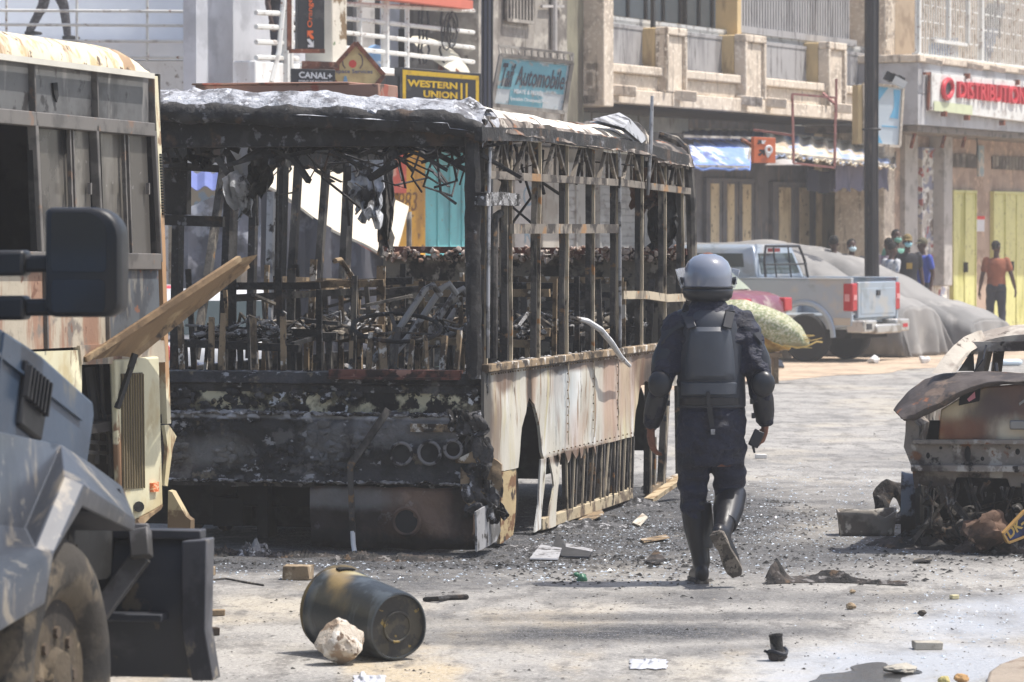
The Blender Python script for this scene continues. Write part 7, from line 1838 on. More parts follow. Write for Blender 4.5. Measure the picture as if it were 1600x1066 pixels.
covered('long dust covered car under a grey tarpaulin nearest the yellow doors', 1548, 62.8, 152, [(0, .58), (.3, .72), (1.0, .92), (1.7, 1.28), (2.4, 1.56), (3.2, 1.74), (4.0, 1.84), (5.0, 1.8), (5.4, 1.2)], 1.85, 5)
# ---- woven sack on its stand
YS2 = 50.5
def s2(px, py, dy=0.0): return At(px, py, YS2+dy)
r = thing('woven_sack', 'long green and white woven sack lying on a yellow bundle behind the officer', 'sack', s2(1190, 540))
mb = MB(); pts = [(1118, 480), (1135, 482), (1160, 488), (1190, 499), (1220, 514), (1242, 526), (1257, 535)]
mb.tube([s2(a, b, .0) for a, b in pts], [(.07, .14), (.12, .2), (.165, .25), (.19, .27), (.19, .27), (.16, .24), (.08, .12)], 24, up=(0, 0, 1), round_=True)
mb.jitter(.05, 5, 2); obj('bag', mb, mat('green_white_weave', c8(158, 156, 124), [(c8(126, 134, 98), 16, .46, .54, (1, 1, 2.2), 1.0), (c8(188, 186, 164), 34, .54, .64, (1, 1, 1), 1.0), (c8(150, 140, 104), 1.5, .58, .7)], rough=.7, bump=.5, bsc=60), r)
mb = MB(); pts = [(1130, 500), (1165, 520), (1200, 534), (1226, 540)]
mb.tube([s2(a, b, .25) for a, b in pts], [.14, .2, .18, .08], 16, round_=True); mb.jitter(.06, 5, 4)
solo('yellow_sack', mb, mat('yellow_bundle', c8(216, 176, 92), [(c8(180, 136, 64), 4, .5, .64)], rough=.8), 'yellow plastic sack squeezed under the green woven sack', 'sack')
mb = MB()
for k in range(9):
    a = s2(1208+U(-8, 12), 530+U(-4, 8), -.05); mb.tube([a, a+V((.15, -.05, -.03+U(-.06, .06))), a+V((.32+U(0, .25), -.05, U(-.08, .06)))], [.012, .009, .004], 5)
mb.tube([s2(1226, 538, -.1), s2(1245, 544, -.1), s2(1262, 541, -.1), s2(1276, 534, -.1), s2(1285, 535, -.1)], .012, 5); obj('frayed_straw', mb, mat('straw', c8(216, 184, 110), rough=.9), r)
st_ = thing('table_stand', 'low wooden stand holding the sacks behind the officer', 'stand', (s2(1180, 540).x, YS2+.2, 0))
zt2 = s2(1180, 548).z
mb = MB(); c_ = s2(1170, 548, .2); mb.bb(c_.x-.55, c_.x+.42, YS2-.1, YS2+.6, zt2-.09, zt2-.03); obj('top', mb, M_plank, st_)
for x in (-.5, .35):
    for y in (-.02, .5):
        mb = MB(); mb.bb(c_.x+x-.03, c_.x+x+.03, YS2+y, YS2+y+.06, 0, zt2-.09); obj('leg', mb, M_plank, st_)
mb = MB(); p = G(1220, 560); mb.lathe([(.17, 0), (.16, .38), (.13, .4), (.12, .36)], 14, Matrix.Translation(p)); solo('concrete_block', mb, M_conc, 'short grey concrete drum beside the table stand', 'block')
mb = MB(); p = G(1205, 577); mb.box(p+V((0, 0, .09)), (.34, .3, .03), (.3, .1, .1)); mb.tube([p+V((-.1, 0, 0)), p+V((-.02, 0, .62))], .015); solo('metal_scrap', mb, M_gear, 'black bent metal plate lying on the sand behind the officer', 'scrap')

# ================================================================ burned-out car on the right
bc0 = At(1416, HOR, 24.3)
BC = Fr((bc0.x, 24.3, 0), R(77))
def ch(px, py, x=0.0): return BC.hit(px, py, 0, x)
M_bgrey = mat('ash_grey_car_metal', c8(130, 122, 114), [(c8(70, 62, 57), 3, .46, .62), (c8(172, 166, 158), 6, .57, .7), (c8(40, 36, 34), 7, .63, .73), (c8(120, 84, 60), 5, .66, .76)], rough=.85, bump=.35)
M_broof = mat('ash_white_car_roof', c8(182, 174, 162), [(c8(150, 140, 130), 3, .48, .64), (c8(90, 80, 72), 8, .62, .72)], rough=.9, bump=.3)
M_bgate = mat('heat_stained_tailgate', c8(156, 112, 78), [(c8(142, 84, 50), 3, .46, .64), (c8(104, 76, 64), 5, .56, .7)], rough=.5, bump=.15, blobs=[(ch(1510, 640, .02), (1, .16, .10), c8(206, 192, 160), .85, .9), (ch(1545, 655, .02), (1, .12, .12), c8(72, 58, 56), .85, .9), (ch(1500, 670, .02), (1, .12, .06), c8(120, 74, 52), .8, .9), (ch(1590, 625, .02), (1, .16, .10), c8(84, 68, 66), .8, .9), (ch(1585, 675, .02), (1, .1, .07), c8(210, 200, 176), .8, .9)])
M_blid = mat('scorched_lid', c8(78, 70, 66), [(c8(56, 50, 48), 3, .46, .64), (c8(112, 96, 84), 6, .6, .72), (c8(140, 90, 60), 4, .68, .76)], rough=.6, bump=.25)
M_heap_ = mat('charred_wreckage', (.022, .02, .019), [((.07, .06, .052), 6, .46, .62), ((.18, .17, .165), 10, .62, .72), ((.11, .07, .045), 5, .64, .74)], rough=.9, bump=.8, bsc=30, var=.3)
car = thing('burned_car', 'burned out hatchback shell with crumpled tailgate lid and missing tyres', 'car', fr=BC)
def cpart(name, mb, m, par=None, **k): return obj(name, mb, m, par or car, BC, **k)
def cpoly(poly, th=.03, x=0.0): mb = MB(); mb.prism([ch(a, b, x) for a, b in poly], (th, 0, 0)); return mb
CW = -1.62
# crumpled lid: a folded sheet sticking out backwards
top = [(1396, 640), (1418, 612), (1440, 596), (1458, 587), (1492, 582), (1542, 580), (1600, 583), (1700, 590)]
bot = [(1412, 655), (1430, 654), (1442, 648), (1470, 636), (1505, 614), (1540, 601), (1600, 597), (1700, 604)]
def lidf(u, v):
    k = u*7; i = min(6, int(k)); t = k-i
    a = V((*top[i], 0)).lerp(V((*top[i+1], 0)), t); b = V((*bot[i], 0)).lerp(V((*bot[i+1], 0)), t)
    p = a.lerp(b, v)
    x = .22-.42*math.sin(min(1, v*1.0)*math.pi*.55)*(1-.35*u) + .03*mn.noise(V((u*6, v*3, 1)))
    q = ch(p.x, p.y, x); q.z += .01*mn.noise(V((u*11, v*5, 3))); return q
mb = MB(); mb.slab(lidf, 50, 14, (.02, 0, -.012)); cpart('crumpled_lid', mb, M_blid)
mb = cpoly([(1470, 640), (1500, 622), (1540, 604), (1600, 600), (1820, 600), (1820, 690), (1466, 688)], .04, .02); g_ = cpart('tailgate', mb, M_bgate, bevel=.01)
mb = cpoly([(1500, 612), (1532, 604), (1530, 627), (1498, 634)], .02, -.005); cpart('lamp_hole', mb, M_soot_shade, g_)
mb = cpoly([(1511, 624), (1523, 612), (1524, 622), (1514, 628)], .01, -.012); cpart('melted_lens', mb, mat('melted_pink_lens', c8(206, 130, 140), rough=.4), g_)
mb = cpoly([(1592, 630), (1603, 622), (1603, 626), (1593, 634)], .01, -.0); cpart('badge', mb, M_alloy, g_)
mb = MB(); a = ch(1590, 664, -.02); mb.box(a+V((0, -.1, 0)), (.03, .3, .06)); cpart('handle', mb, M_alloy, g_, bevel=.01)
mb = cpoly([(1424, 694), (1470, 688), (1820, 688), (1820, 734), (1424, 730)], .06, .03); rp = cpart('rear_panel', mb, M_bgrey, bevel=.012)
mb = MB()
for px, py, rx, rz in ((1512, 709, .02, .05), (1535, 717, .012, .014), (1450, 712, .012, .02), (1590, 706, .015, .02), (1470, 700, .01, .01)):
    c_ = ch(px, py, .028); mb.prism([c_+V((0, rx*math.cos(t), rz*math.sin(t))) for t in [i*.524 for i in range(12)]], (.004, 0, 0))
cpart('panel_hole', mb, M_soot_shade, rp)
mb = MB(); a, b = ch(1424, 731, .0), ch(1820, 734, .0); mb.bar(a, b, .07, .04); a, b = ch(1426, 690, 0), ch(1820, 690, 0); mb.bar(a, b, .05, .03); mb.jitter(.012, 6); cpart('bumper_beam', mb, M_bgrey, bevel=.006)
mb = MB(); mb.prism([ch(a, b, .02) for a, b in ((1415, 650), (1424, 652), (1436, 664), (1430, 730), (1436, 762), (1428, 764), (1422, 730), (1413, 700), (1416, 680))], (.5, 0, 0)); mb.jitter(.02, 5); cpart('left_flank', mb, M_bgrey)
mb = cpoly([(1428, 732), (1820, 735), (1820, 764), (1578, 762), (1574, 748), (1494, 746), (1488, 764), (1470, 790), (1464, 764), (1432, 756)], .04, .04); cpart('valance', mb, M_bgrey, bevel=.01)
mb = MB(); mb.bb(.5, .55, CW+.02, -.02, .0, .8); mb.bb(.56, 3.6, CW+.1, -.1, .22, .27); mb.bb(.1, .5, -.05, -.08, .15, .6); cpart('boot_interior', mb, M_soot_shade)
mb = MB()
for k in range(120):
    y = U(CW+.1, -.1); z = U(.05, .6)*U(.4, 1); mb.ball((U(.1, .48), y, z*.5), (U(.02, .08), U(.02, .1), U(.01, .05)), 7, 5)
for k in range(40):
    y = U(CW+.1, -.12); x = U(.08, .45); mb.bar((x, y, U(.05, .5)), (x+U(-.15, .15), y+U(-.25, .25), U(.02, .5)), U(.01, .03))
mb.jitter(.05, 11); cpart('boot_wreckage', mb, M_heap_)
mb = MB()
for k in range(16):
    a = ch(1440+k*11+U(-4, 4), 756+U(-4, 6), .03); mb.tube([a, a+V((U(-.03, .03), U(-.03, .03), -U(.03, .08))), a+V((U(-.05, .05), U(-.05, .05), -U(.08, .2)))], [.012, .009, .004], 5)
cpart('hanging_remains', mb, M_heap_)
# pillars and roof
outer = [(1456, 584), (1472, 560), (1490, 540), (1507, 526), (1528, 517)]
inner = [(1487, 582), (1499, 564), (1512, 549), (1524, 542), (1540, 539)]
def pil(u, v):
    k = u*4; i = min(3, int(k)); t = k-i
    a = V((*outer[i], 0)).lerp(V((*outer[i+1], 0)), t).lerp(V((*inner[i], 0)).lerp(V((*inner[i+1], 0)), t), v)
    return ch(a.x, a.y, .1+.5*u)
mb = MB(); mb.slab(pil, 16, 6, (.05, -.02, 0)); cpart('rear_pillar', mb, M_broof)
zr2 = ch(1600, 515, .6).z; e0 = ch(1520, 520, .6).y
mb = MB()
def crf(u, v):
    x = .55+1.7*u; a = v*2-1; y = e0+.04+(CW-.02-e0)*v*.93
    return V((x, y, zr2+.03-.10*abs(a)**4-.04*u*u*1.2-.06*max(0, .12-u)/.12+.012*mn.noise(V((x*3, y*3, 0)))))
mb.slab(crf, 20, 24, (0, 0, -.05)); cpart('roof', mb, M_broof)
mb = MB(); a, b = ch(1512, 549, .55), ch(1900, 548, .55); mb.bar(ch(1508, 541, .52), ch(1860, 538, .52), .05, .06); mb.jitter(.01, 5); cpart('window_header', mb, M_bgrey)
for y in (e0-.02, CW+.1):
    mb = MB(); mb.bar((2.2, y, zr2-.08), (2.95, y+(.12 if y > -1 else -.05), .92), .07, .06); mb.bar((1.45, y, zr2-.06), (1.5, y+.1, .9), .06, .07); cpart('side_pillar', mb, M_bgrey)
mb = MB(); mb.bb(.55, 3.75, -.06, -.02, .3, .9); mb.bb(.55, 3.75, CW+.02, CW+.06, .3, .9); mb.bb(2.9, 3.8, CW+.06, -.06, .75, .86); cpart('side_panel', mb, M_bgrey, bevel=.02)
mb = MB(); p, q = ch(1497, 580, .25), ch(1522, 580, .6); mb.prism([p, q, ch(1520, 545, .6)], (.03, 0, 0)); cpart('window_corner', mb, M_soot_shade)
mb = MB(); mb.tube([ch(1522, 581, .3), ch(1536, 562, .3), ch(1541, 540, .5)], .006, 5); mb.tube([ch(1557, 581, .3), ch(1556, 568, .32)], .014, 6); cpart('loose_wire', mb, M_gear)
for x, y in ((.62, -.02), (.62, CW+.12), (3.1, -.1), (3.1, CW+.12)):
    mb = MB(); c_ = V((x-.1 if x < 1 else x, y, .235)); mb.lathe([(.05, -.06), (.15, -.07), (.2, -.1), (.235, -.11), (.225, -.085), (.2, .07), (.235, .09), (.22, .1), (.05, .06)], 26, Matrix.Translation(c_) @ Matrix.Rotation(R(90), 4, 'X') @ Matrix.Rotation(R(6), 4, 'Y')); cpart('wheel_rim', mb, mat('bluish_bare_rim', c8(134, 142, 154), [(c8(60, 58, 58), 5, .46, .6)], rough=.5, metal=.3))
# things lying round the car
def heap(name, label, cat, cx, cy, hw, h, dep, m, seed, sc_=7, amp=.09, nu=40, nv=24, group=None):
    c_ = G(cx, cy); S_ = FPX/c_.y; w = hw/S_
    def fn(u, v):
        a, b = u*2-1, v*2-1; r2 = a*a+b*b
        q = V((a*3, b*3, seed))
        z = h*max(0, 1-r2)**.8*(.55+.9*max(-.4, mn.noise(q))) + (.0 if r2 > 1 else amp*.35*abs(mn.noise(q*3.3)))
        k = 1+.25*mn.noise(V((a*1.3, b*1.3, seed+9)))
        return V((c_.x+a*w*k, c_.y+b*dep*k, max(-.01, z-.004)))
    mb = MB(); mb.grid(fn, nu, nv); return solo(name, mb, m, label, cat, group)
M_heap = mat('burnt_debris', (.02, .019, .019), [((.06, .05, .045), 6, .46, .62), ((.17, .16, .155), 12, .6, .72), ((.1, .065, .04), 5, .64, .74)], rough=.95, bump=.9, bsc=30, var=.3)
heap('debris_heap', 'black burnt debris heap spilling under the burned car', 'debris', 1446, 852, 84, .10, .42, M_heap, 2)
heap('debris_heap', 'charred rubble lying below the tailgate of the burned car', 'debris', 1560, 860, 70, .14, .3, M_heap, 6)
mb = MB(); c_ = At(1548, 824, 24.0); mb.ball(c_+V((0, 0, -.02)), (.15, .1, .10), 28, 18); mb.jitter(.07, 9, 3); mb.jitter(.03, 22, 5)
solo('burnt_cushion', mb, mat('brown_burnt_foam', c8(104, 82, 68), [(c8(60, 48, 42), 4, .46, .62), (c8(150, 128, 110), 7, .6, .7)], rough=.95, bump=.5), 'crumpled brown burnt lump under the rear of the burned car', 'debris')
p = G(1403, 822); mb = MB(); mb.tube([p+V((.09*math.cos(t), .12*math.sin(t)*.5+.3, .12+.115*math.sin(t))) for t in [i*math.pi/18 for i in range(36)]], .06, 12, closed=True); mb.jitter(.035, 11)
solo('charred_tyre_ring', mb, M_heap, 'charred tyre remains standing beside the burned car', 'tyre')
# fallen plate
r, f, P = sboard('number_plate', 'tilted blue number plate with yellow letters leaning on the debris', 'plate', 1584, 822, 23.9, R(12), [(1566, 834), (1598, 800), (1640, 776), (1652, 800), (1600, 838), (1574, 848)], mat('plate_blue', c8(60, 78, 124), [(c8(40, 50, 80), 6, .5, .64)], rough=.5), .012, rim=mat('plate_rim', c8(190, 150, 90), rough=.6), rimw=.012)
shear_text(f, r, 'DK-A', [(1570, 828), (1606, 797), (1612, 812), (1578, 842)], mat('plate_yellow', c8(206, 176, 104), rough=.6), off=.03, y=-.004)
# cracked tub in the road
p = G(1354, 836); r = thing('cracked_tub', 'cracked grey tub standing in the road beside the burned car', 'tub', p)
def tub(u, v):
    a = 2*math.pi*u; w = .172+.022*v; k = 1/max(abs(math.cos(a))**5+abs(math.sin(a))**5, .2)**.2
    h = .165*v*(1+.05*math.sin(a*3)) - (.05*max(0, 1-abs(a-5.2)*3) if v > .8 else 0)
    return p+V((w*k*math.cos(a), .6*w*k*math.sin(a), h))
mb = MB(); mb.grid(tub, 48, 6); mb.add([p+V((.172*math.cos(i*math.pi/12)*1.05, .6*.172*math.sin(i*math.pi/12)*1.05, .01)) for i in range(24)], [tuple(range(24))]); mb.jitter(.01, 9)
obj('shell', mb, mat('chalky_grey_plastic', c8(140, 134, 126), [(c8(100, 94, 88), 4, .46, .62), (c8(190, 184, 174), 7, .6, .7)], rough=.9, bump=.2), r, solid=.014)
# ================================================================ things lying in the road
# toppled bin
q0, q1 = V((-.845, 18.52, .206)), V((-.535, 18.05, .16))
ax_ = (q1-q0).normalized(); L_ = (q1-q0).length
Mb = Matrix.Translation(q0) @ ax_.to_track_quat('Z', 'Y').to_matrix().to_4x4()
bn = thing('rubbish_bin', 'black tapered plastic bin lying on its side behind the pale stone', 'bin', (-.7, 18.3, 0))
M_bin = mat('scorched_black_plastic', c8(50, 54, 56), [(c8(74, 80, 84), 2.5, .5, .66, (3, 3, .4)), (c8(84, 86, 82), 3, .6, .8)], rough=.3, bump=.1, bsc=30, blobs=[(Mb.to_translation()-V((-.7, 18.3, 0))+V((.03, -.02, .13)), (.05, .2, .12), c8(150, 128, 84), .8, .9), (Mb.to_translation()-V((-.7, 18.3, 0))+V((.12, -.1, .19)), (.05, .05, .02), c8(190, 180, 140), .7, .9)])
mb = MB(); mb.lathe([(.17, .03), (.19, .0), (.206, -.005), (.208, .02), (.199, .03), (.196, .05), (.194, .06), (.162, L_-.02), (.158, L_), (.15, L_+.004), (.146, L_-.012)], 48, Mb); mb.f = [f for f in mb.f if len(f) < 40]; mb.jitter(.012, 5, 2)
obj('shell', mb, M_bin, bn)
mb = MB(); mb.lathe([(.01, L_-.012), (.064, L_-.012), (.068, L_-.006), (.074, L_-.006), (.078, L_-.014), (.135, L_-.014), (.148, L_-.013)], 48, Mb); mb.f = [f for f in mb.f if len(f) < 40]; mb.add([Mb @ V((.02*math.cos(i*.5236), .02*math.sin(i*.5236), L_-.0118)) for i in range(12)], [tuple(range(12))])
obj('base', mb, mat('bin_base', c8(48, 47, 45), [(c8(70, 66, 56), 8, .52, .64), (c8(130, 110, 60), 18, .68, .74)], rough=.6, bump=.2), bn)
mb = MB(); mb.tube([Mb @ V((.202*math.cos(t), .202*math.sin(t), .008)) for t in [i*math.pi/20 for i in range(40)]], .011, 8, closed=True)
obj('rim', mb, mat('browned_rim', c8(96, 82, 52), [(c8(48, 46, 44), 3, .46, .58)], rough=.5), bn)
mb = MB(); a_ = R(60)
for k in range(7):
    t = R(78+k*3.2); mb.bar(Mb @ V((.2*math.cos(t), .2*math.sin(t), .03)), Mb @ V((.199*math.cos(t), .199*math.sin(t), .07)), .02, .008)
obj('rim_tear', mb, M_soot_shade, bn)

def rock(name, label, cat, cx, cy, sx, sz, m, seed, amp=.25, sy=None, rot=0.0, group=None, sink=.04):
    c_ = G(cx, cy); S_ = FPX/c_.y; bm = bmesh.new(); bmesh.ops.create_icosphere(bm, subdivisions=4, radius=1)
    rx, rz = sx/S_/2, sz/S_/2; ry = sy or rx*.8
    mb = MB(); vs = []
    for v in bm.verts:
        q = v.co.copy(); d = 1+amp*mn.noise(q*1.3+V((seed, 0, 0)))+amp*.5*mn.noise(q*3+V((0, seed, 0)))+amp*.22*mn.noise(q*8+V((0, 0, seed)))
        # planar facets
        for k in range(7):
            n = V((math.sin(seed+k*2.1), math.cos(seed*1.7+k*1.3), math.sin(k*2.9+seed*.6))).normalized(); h = q.normalized().dot(n)*d
            if h > .8: d *= .8/h
        p = q*d; vs.append(c_+V((p.x*rx, p.y*ry+ry*.8, max(-.005, (p.z+1-sink)*rz))))
    mb.add(vs, [tuple(v.index for v in f.verts) for f in bm.faces]); bm.free()
    return solo(name, mb, m, label, cat, group, sharp=30)
M_stone = mat('pale_limestone', c8(196, 185, 170), [(c8(158, 138, 118), 8, .46, .6), (c8(228, 220, 208), 14, .56, .68), (c8(110, 92, 78), 20, .64, .72)], rough=.95, bump=.7, bsc=45)
M_brick = mat('grey_brown_brick', c8(146, 128, 104), [(c8(110, 96, 78), 9, .46, .62), (c8(176, 160, 136), 14, .6, .7)], rough=.95, bump=.4, bsc=60)
M_block = mat('cement_block', c8(170, 164, 152), [(c8(130, 124, 114), 9, .46, .62)], rough=.95, bump=.4, bsc=60)
rock('stone', 'large pale rough stone in front of the toppled black bin', 'stone', 528, 1041, 72, 72, M_stone, 4.2, .3)
def brick(label, x0, y0, x1, y1, m, dep=.12, rot=0.0, cat='brick', name='brick', group=None):
    a = G((x0+x1)/2, y1); S_ = FPX/a.y; w, h = (x1-x0)/S_, max(.02, (y1-y0)/S_*.85)
    mb = MB(); n = 5
    mb.box((0, 0, h/2), (w, dep, h)); bm = bmesh.new(); vs = [bm.verts.new(v) for v in mb.v]
    for f in mb.f: bm.faces.new([vs[i] for i in f])
    bmesh.ops.subdivide_edges(bm, edges=bm.edges[:], cuts=4, use_grid_fill=True); bm.verts.index_update()
    M_ = Matrix.Translation((a.x, a.y+dep/2, .001)) @ Matrix.Rotation(rot, 4, 'Z')
    out = MB(); out.add([M_ @ (v.co + V((mn.noise(v.co*14+V((x0, 0, 0))), mn.noise(v.co*14+V((0, y0, 0))), mn.noise(v.co*14+V((0, 5, x0)))*.6))*h*.14) for v in bm.verts], [tuple(v.index for v in f.verts) for f in bm.faces]); bm.free()
    for p in out.v: p.z = max(p.z, .0)
    return solo(name, out, m, label, cat, group, bevel=.004)
brick('square grey brown brick on the road between bus front and bin', 444, 881, 487, 907, M_brick, .12, R(-14))
brick('small flat brick piece nearest the dozer blade edge', 324, 952, 351, 963, M_brick, .07, R(5))
brick('dark broken brick lump low beside the dozer blade', 321, 979, 341, 994, mat('dark_brick', c8(70, 60, 52), rough=.95, bump=.4), .06, R(20))
brick('sooty brick end poking out by the blade top', 318, 884, 334, 900, M_brick, .07, R(-8))
brick('flat grey block lying on the wet road edge', 1429, 1002, 1472, 1016, M_block, .1, R(4), 'block', 'block')
brick('white shard like card below the officer radio', 1180, 709, 1198, 717, mat('white_card', c8(214, 212, 208), rough=.7), .05, R(5), 'card', 'card')
brick('tiny pale cube on the road right of the burnt cloth', 1485, 929, 1498, 937, mat('pale_yellow_block', c8(200, 190, 150), rough=.9), .04, R(20), 'block', 'block')
rock('rubble_stone', 'small dark stone on the road left of the wet patch', 'stone', 1330, 953, 17, 11, M_brick, 1.1)
rock('rubble_stone', 'small dark round stone right of centre near the wet patch', 'stone', 1441, 963, 14, 10, mat('dark_stone', c8(72, 66, 58), rough=.95, bump=.4), 2.3)
rock('rubble_stone', 'flat mottled stone sitting in the puddle', 'stone', 1408, 1055, 52, 17, M_block, 3.7, sy=.07)
rock('rubble_stone', 'orange brown stone at the bottom edge of the road', 'stone', 1503, 1068, 24, 15, mat('orange_stone', c8(176, 140, 96), rough=.95, bump=.4), 6.1)
rock('rubble_stone', 'yellowish stone beside the puddle at the bottom edge', 'stone', 1476, 1070, 20, 14, mat('yellow_stone', c8(176, 164, 110), rough=.95, bump=.4), 7.4)
rock('rubble_stone', 'small brown stone on the road above the dark fitting', 'stone', 1332, 928, 10, 7, M_brick, 8.8)
# fitting
p = G(1217, 1034); fit = thing('pipe_fitting', 'dark dirty pipe fitting standing upright in the road', 'fitting', p)
Mf = Matrix.Translation(p+V((0, .04, 0))) @ Euler((0, R(-6), 0)).to_matrix().to_4x4()
mb = MB(); mb.lathe([(.03, 0), (.045, .012), (.046, .03), (.034, .05), (.03, .06), (.031, .115), (.034, .118), (.033, .126), (.024, .126), (.022, .1), (.01, .1)], 20, Mf); obj('body', mb, M_heap, fit)
mb = MB(); mb.tube([Mf @ V((.045*math.cos(t), .045*math.sin(t), .042+.012*math.sin(t*2))) for t in [i*.5236 for i in range(12)]], .009, 6, closed=True); mb.bar(Mf @ V((-.04, 0, .04)), Mf @ V((-.06, -.02, .055)), .012); obj('collar', mb, M_gear, fit)
# burnt cloth, flat with a raised end
def cloth(u, v):
    py0 = 893+8*u; a = G(1198+222*u, 914-3*math.sin(u*4)); lift = .13*math.exp(-((u-.07)/.055)**2) + .045*math.exp(-((u-.5)/.12)**2) + .02
    w = (.16+.2*math.sin(min(1, u*1.4)*math.pi))*v
    return V((a.x+.03*mn.noise(V((u*7, v*3, 1))), a.y+w, max(.004, lift*math.sin(v*math.pi)**.6*(.7+.8*mn.noise(V((u*8, v*4, 2)))) + .012*abs(mn.noise(V((u*26, v*12, 3)))))))
mb = MB(); mb.grid(cloth, 90, 18); solo('burnt_cloth', mb, M_heap, 'flat charred strip of cloth with one raised end right of the officer', 'cloth')
def scrap(label, pts, r_, m, name='scrap', cat='scrap', flat=.4):
    P = [G(a, b)+V((0, 0, r_*flat+h)) for a, b, h in pts]; mb = MB(); mb.tube(P, r_, 8, flat=flat, up=(0, 0, 1), round_=True); mb.jitter(r_*.6, 14, pts[0][0]); return solo(name, mb, m, label, cat)
scrap('burnt black stick on the road right of the bin', [(664, 940, 0), (684, 942, .01), (700, 938, .0), (728, 937, .0)], .014, M_char, 'charred_stick', 'stick', 1)
scrap('thin dark twig with orange middle beside the bricks', [(328, 909, 0), (352, 908, .01), (380, 911, 0), (412, 916, 0)], .006, M_burn, 'twig', 'twig', 1)
def flake(label, poly, m, lift=.03, name='metal_flake', cat='scrap'):
    P = [G(a, b)+V((0, 0, .008+h*lift)) for a, b, h in poly]; mb = MB(); mb.prism(P, (0, .005, .008)); return solo(name, mb, m, label, cat)
flake('pale metal flake on the soot below the bus side', [(828, 876, 0), (845, 866, 1.5), (878, 868, 1), (872, 877, 0)], M_silver)
flake('black torn plastic shard sticking up beside the pale flake', [(862, 868, 0), (870, 855, 3), (884, 866, 1), (926, 870, .5), (920, 874, 0), (880, 873, 0)], M_gear)
flake('dark ribbed bumper strip lying on the soot', [(884, 860, 1), (926, 866, .5), (924, 871, 0), (884, 868, 0)], M_silver)
flake('cream torn panel flake lying near the side sill', [(988, 820, 0), (1004, 812, 1), (1012, 818, 1), (1000, 825, 0)], M_cream)
flake('long cream flake lying close to the lower sill', [(900, 812, 0), (940, 806, 1), (944, 812, 1), (912, 822, 0)], M_tanrail)
flake('small white flake close to the officer boot', [(1000, 846, 0), (1040, 842, .4), (1046, 846, .4), (1006, 850, 0)], M_tanrail)
def crumple(label, x0, y0, x1, y1, h, m, seed, name='plastic_film', cat='litter'):
    def fn(u, v):
        g = G(x0+(x1-x0)*u, y1+(y0-y1)*v); e = max(0, min(u, 1-u, v, 1-v))*4
        return V((g.x+.02*mn.noise(V((u*5, v*5, seed))), g.y+.04*mn.noise(V((u*5, v*5, seed+5))), .006+h*min(1, e)*abs(mn.noise(V((u*4, v*2, seed+9))))*1.3))
    mb = MB(); mb.grid(fn, 26, 12); return solo(name, mb, m, label, cat, sharp=25, tidy=False)
M_film = mat('white_film', c8(190, 192, 198), rough=.4)
crumple('crumpled white plastic film at the bottom of the road', 984, 1032, 1042, 1047, .04, M_film, 1)
crumple('pale crumpled plastic at the bottom left of the road', 552, 1057, 602, 1076, .04, M_film, 4)
flake('rusty flat bar in the road below the burned car', [(1428, 877, 0), (1456, 877, .3), (1456, 881, .3), (1428, 881, 0)], M_burn)
flake('charred flake lying on the road in front of the tub', [(1008, 881, 0), (1026, 876, 2), (1040, 882, .5), (1024, 885, 0)], M_heap)
p = G(908, 908); mb = MB(); mb.lathe([(.028, 0), (.03, .012), (.028, .03), (.018, .04), (.012, .04)], 14, Matrix.Translation(p) @ Euler((.6, .5, 0)).to_matrix().to_4x4()); mb.ball(p+V((-.025, .01, .035)), (.02, .02, .012), 8, 6); mb.jitter(.01, 30)
solo('bottle_cap', mb, mat('green_plastic', c8(64, 112, 86), rough=.35), 'crushed green plastic bottle top on the road', 'litter')
p = At(1038, 752, 28.6); mb = MB(); mb.bar(V((p.x-.12, 28.5, .02)), V((p.x+.2, 28.9, .2)), .09, .035); mb.jitter(.015, 9); solo('wood_plank', mb, mat('splintered_wood', c8(196, 178, 146), [(c8(150, 126, 96), 6, .48, .6, (.4, 4, 4))], rough=.9), 'pale splintered plank behind the rear of the burned bus', 'plank')
for px, py in ((1366, 568), (1446, 568)):
    p = G(px, py); mb = MB(); mb.ball(p+V((0, 0, .05)), (.09, .08, .06), 8, 6); mb.jitter(.05, 12, px); solo('paper_litter', mb, mat('white_litter', c8(224, 224, 222), rough=.8), 'white crumpled litter on the sand behind the %s' % ('pickup bumper' if px < 1400 else 'covered cars'), 'litter')
mb = MB(); p = G(1562, 572); mb.tube([p+V((0, 0, .05)), p+V((.3, .1, .05))], .05, 10, round_=True); solo('plastic_bottle', mb, mat('bluish_bottle', c8(206, 220, 230), rough=.25), 'clear bluish plastic bottle on the sand seen through the burned car window', 'litter')
heap('ash_heap', 'grey pile of fluffy ash under the front of the burned bus', 'ash', 397, 866, 26, .11, .14, M_ash, 3, amp=.12, nu=24, nv=16)
for i, (a, b, w, h) in enumerate(((470, 868, 60, .03), (640, 874, 70, .03), (560, 872, 40, .04), (345, 866, 30, .05))): heap('ash_heap', ['low black ash ridge left of the wiper arm', 'low black ash ridge below the brown bumper', 'small ash mound at the foot of the wiper arm', 'dark ash mound beside the dozer blade'][i], 'ash', a, b, w, h, .2, M_heap, i+20, amp=.08, nu=40, nv=10)
for i, (a, b, w, h) in enumerate(((905, 822, 75, .05), (985, 788, 45, .06), (1035, 766, 32, .07), (830, 858, 40, .035))): heap('ash_heap', ['grey ash bank along the lower side sill', 'grey ash bank at the rear wheel arch', 'grey ash bank below the rear struts', 'grey ash strip at the front bus corner'][i], 'ash', a, b, w, h, .3, mat('grey_ash_bed', (.03, .03, .032), [((.10, .10, .105), 10, .42, .58), ((.34, .34, .35), 22, .58, .68)], rough=.95, bump=1.0, bsc=40, var=.3), i+30, amp=.07, nu=46, nv=12)
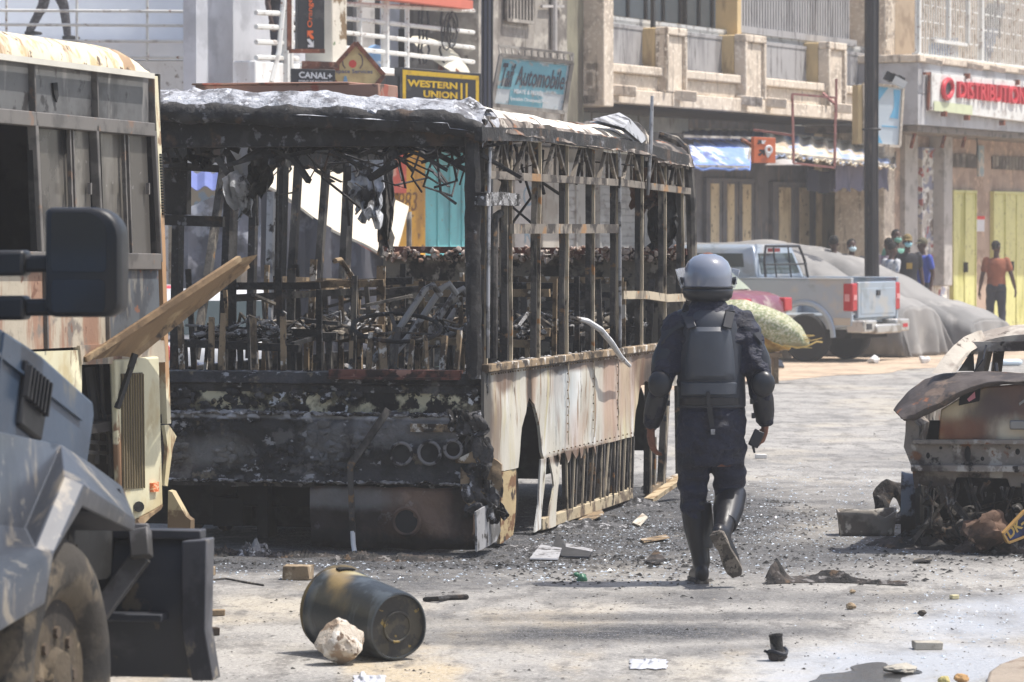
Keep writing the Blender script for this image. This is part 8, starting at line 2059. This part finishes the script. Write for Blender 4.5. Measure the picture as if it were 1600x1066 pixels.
# uncountable: glass crumbs and grit
M_glint = mat('glass_crumbs', c8(196, 206, 216), rough=.08, var=.05, spec=.8)
M_grit = mat('grey_grit', c8(150, 144, 136), [(c8(60, 58, 56), 3, .5, .56)], rough=.95)
M_black_grit = mat('charred_crumbs', (.02, .02, .02), [((.09, .085, .08), 2, .5, .56)], rough=.9)
def scatter(name, label, cat, spots, n, s0, s1, m, hgt=.5):
    mb = MB()
    for k in range(n):
        cx, cy, rx, ry, ang = spots[k % len(spots)]; a = U(0, 2*math.pi); r_ = math.sqrt(U(0, 1))*(1 if U(0, 1) < .75 else 1.5)
        x, y = rx*r_*math.cos(a), ry*r_*math.sin(a); p = V((cx+x*math.cos(ang)-y*math.sin(ang), cy+x*math.sin(ang)+y*math.cos(ang), 0))
        s = U(s0, s1)*(1 if U(0, 1) < .9 else 1.8); t = U(0, 6.3); d = [V((s*math.cos(t+i*2.1)*U(.6, 1.2), s*math.sin(t+i*2.1)*U(.6, 1.2), U(.0, s*hgt*.5))) for i in range(3)]
        q = [p+e for e in d]; tp = p+V((U(-s, s)*.3, U(-s, s)*.3, s*hgt)); i0 = len(mb.v)
        mb.v += q+[tp]; mb.f += [(i0, i0+1, i0+3), (i0+1, i0+2, i0+3), (i0+2, i0, i0+3)]; mb.mi += [0]*3
    tag(obj(name, mb, m, local=True, tidy=False, sharp=5), label, cat, kind='stuff')
scatter('glass_crumbs', 'glittering broken glass crumbs on the soot around the bus', 'glass', [(.95, 25.2, .8, 2.6, R(-13)), (1.6, 25.0, 1.2, 2.2, R(-13)), (3.0, 25.5, 1.2, 1.5, 0), (2.4, 29.5, 1.0, 3.0, R(-14)), (2.9, 21.0, .8, 2.5, R(-14)), (-.6, 22.8, 2.4, .7, 0)], 4200, .004, .011, M_glint, .6)
scatter('charred_crumbs', 'black charred crumbs strewn round the burned bus and car', 'debris', [(.7, 25.0, .8, 2.8, R(-13)), (-1.0, 23.4, 2.2, .5, 0), (1.3, 23.2, 1.5, 1.6, 0), (4.0, 23.9, 1.6, .6, 0), (1.2, 26.5, 1.0, 2.4, R(-13))], 3600, .006, .02, M_black_grit, .6)
scatter('grey_grit', 'loose grey grit and pebbles scattered over the asphalt', 'grit', [(.2, 19.0, 3.4, 2.6, 0), (1.6, 22.5, 3.0, 4.0, 0), (4.5, 34.0, 4.0, 10.0, R(-20))], 3600, .003, .010, M_grit, .6)
# cigarette-end sized red bit
# ================================================================ air
HAZE = .0012
mb = MB(); mb.bb(-91, 101, -26, 161, -1.0, 12.0)
o = obj('haze', mb, None, local=True)
o.data.materials.clear()
m = bpy.data.materials.new('dusty_air'); m.use_nodes = True; nt = m.node_tree
for n in list(nt.nodes):
    if n.type != 'OUTPUT_MATERIAL': nt.nodes.remove(n)
vp = nt.nodes.new('ShaderNodeVolumePrincipled'); vp.inputs['Color'].default_value = (.95, .95, .96, 1); vp.inputs['Density'].default_value = HAZE; vp.inputs['Anisotropy'].default_value = .2
nt.links.new(vp.outputs[0], nt.nodes['Material Output'].inputs['Volume'])
o.data.materials.append(m); tag(o, 'thin dusty haze hanging over the whole street', 'haze', kind='stuff')
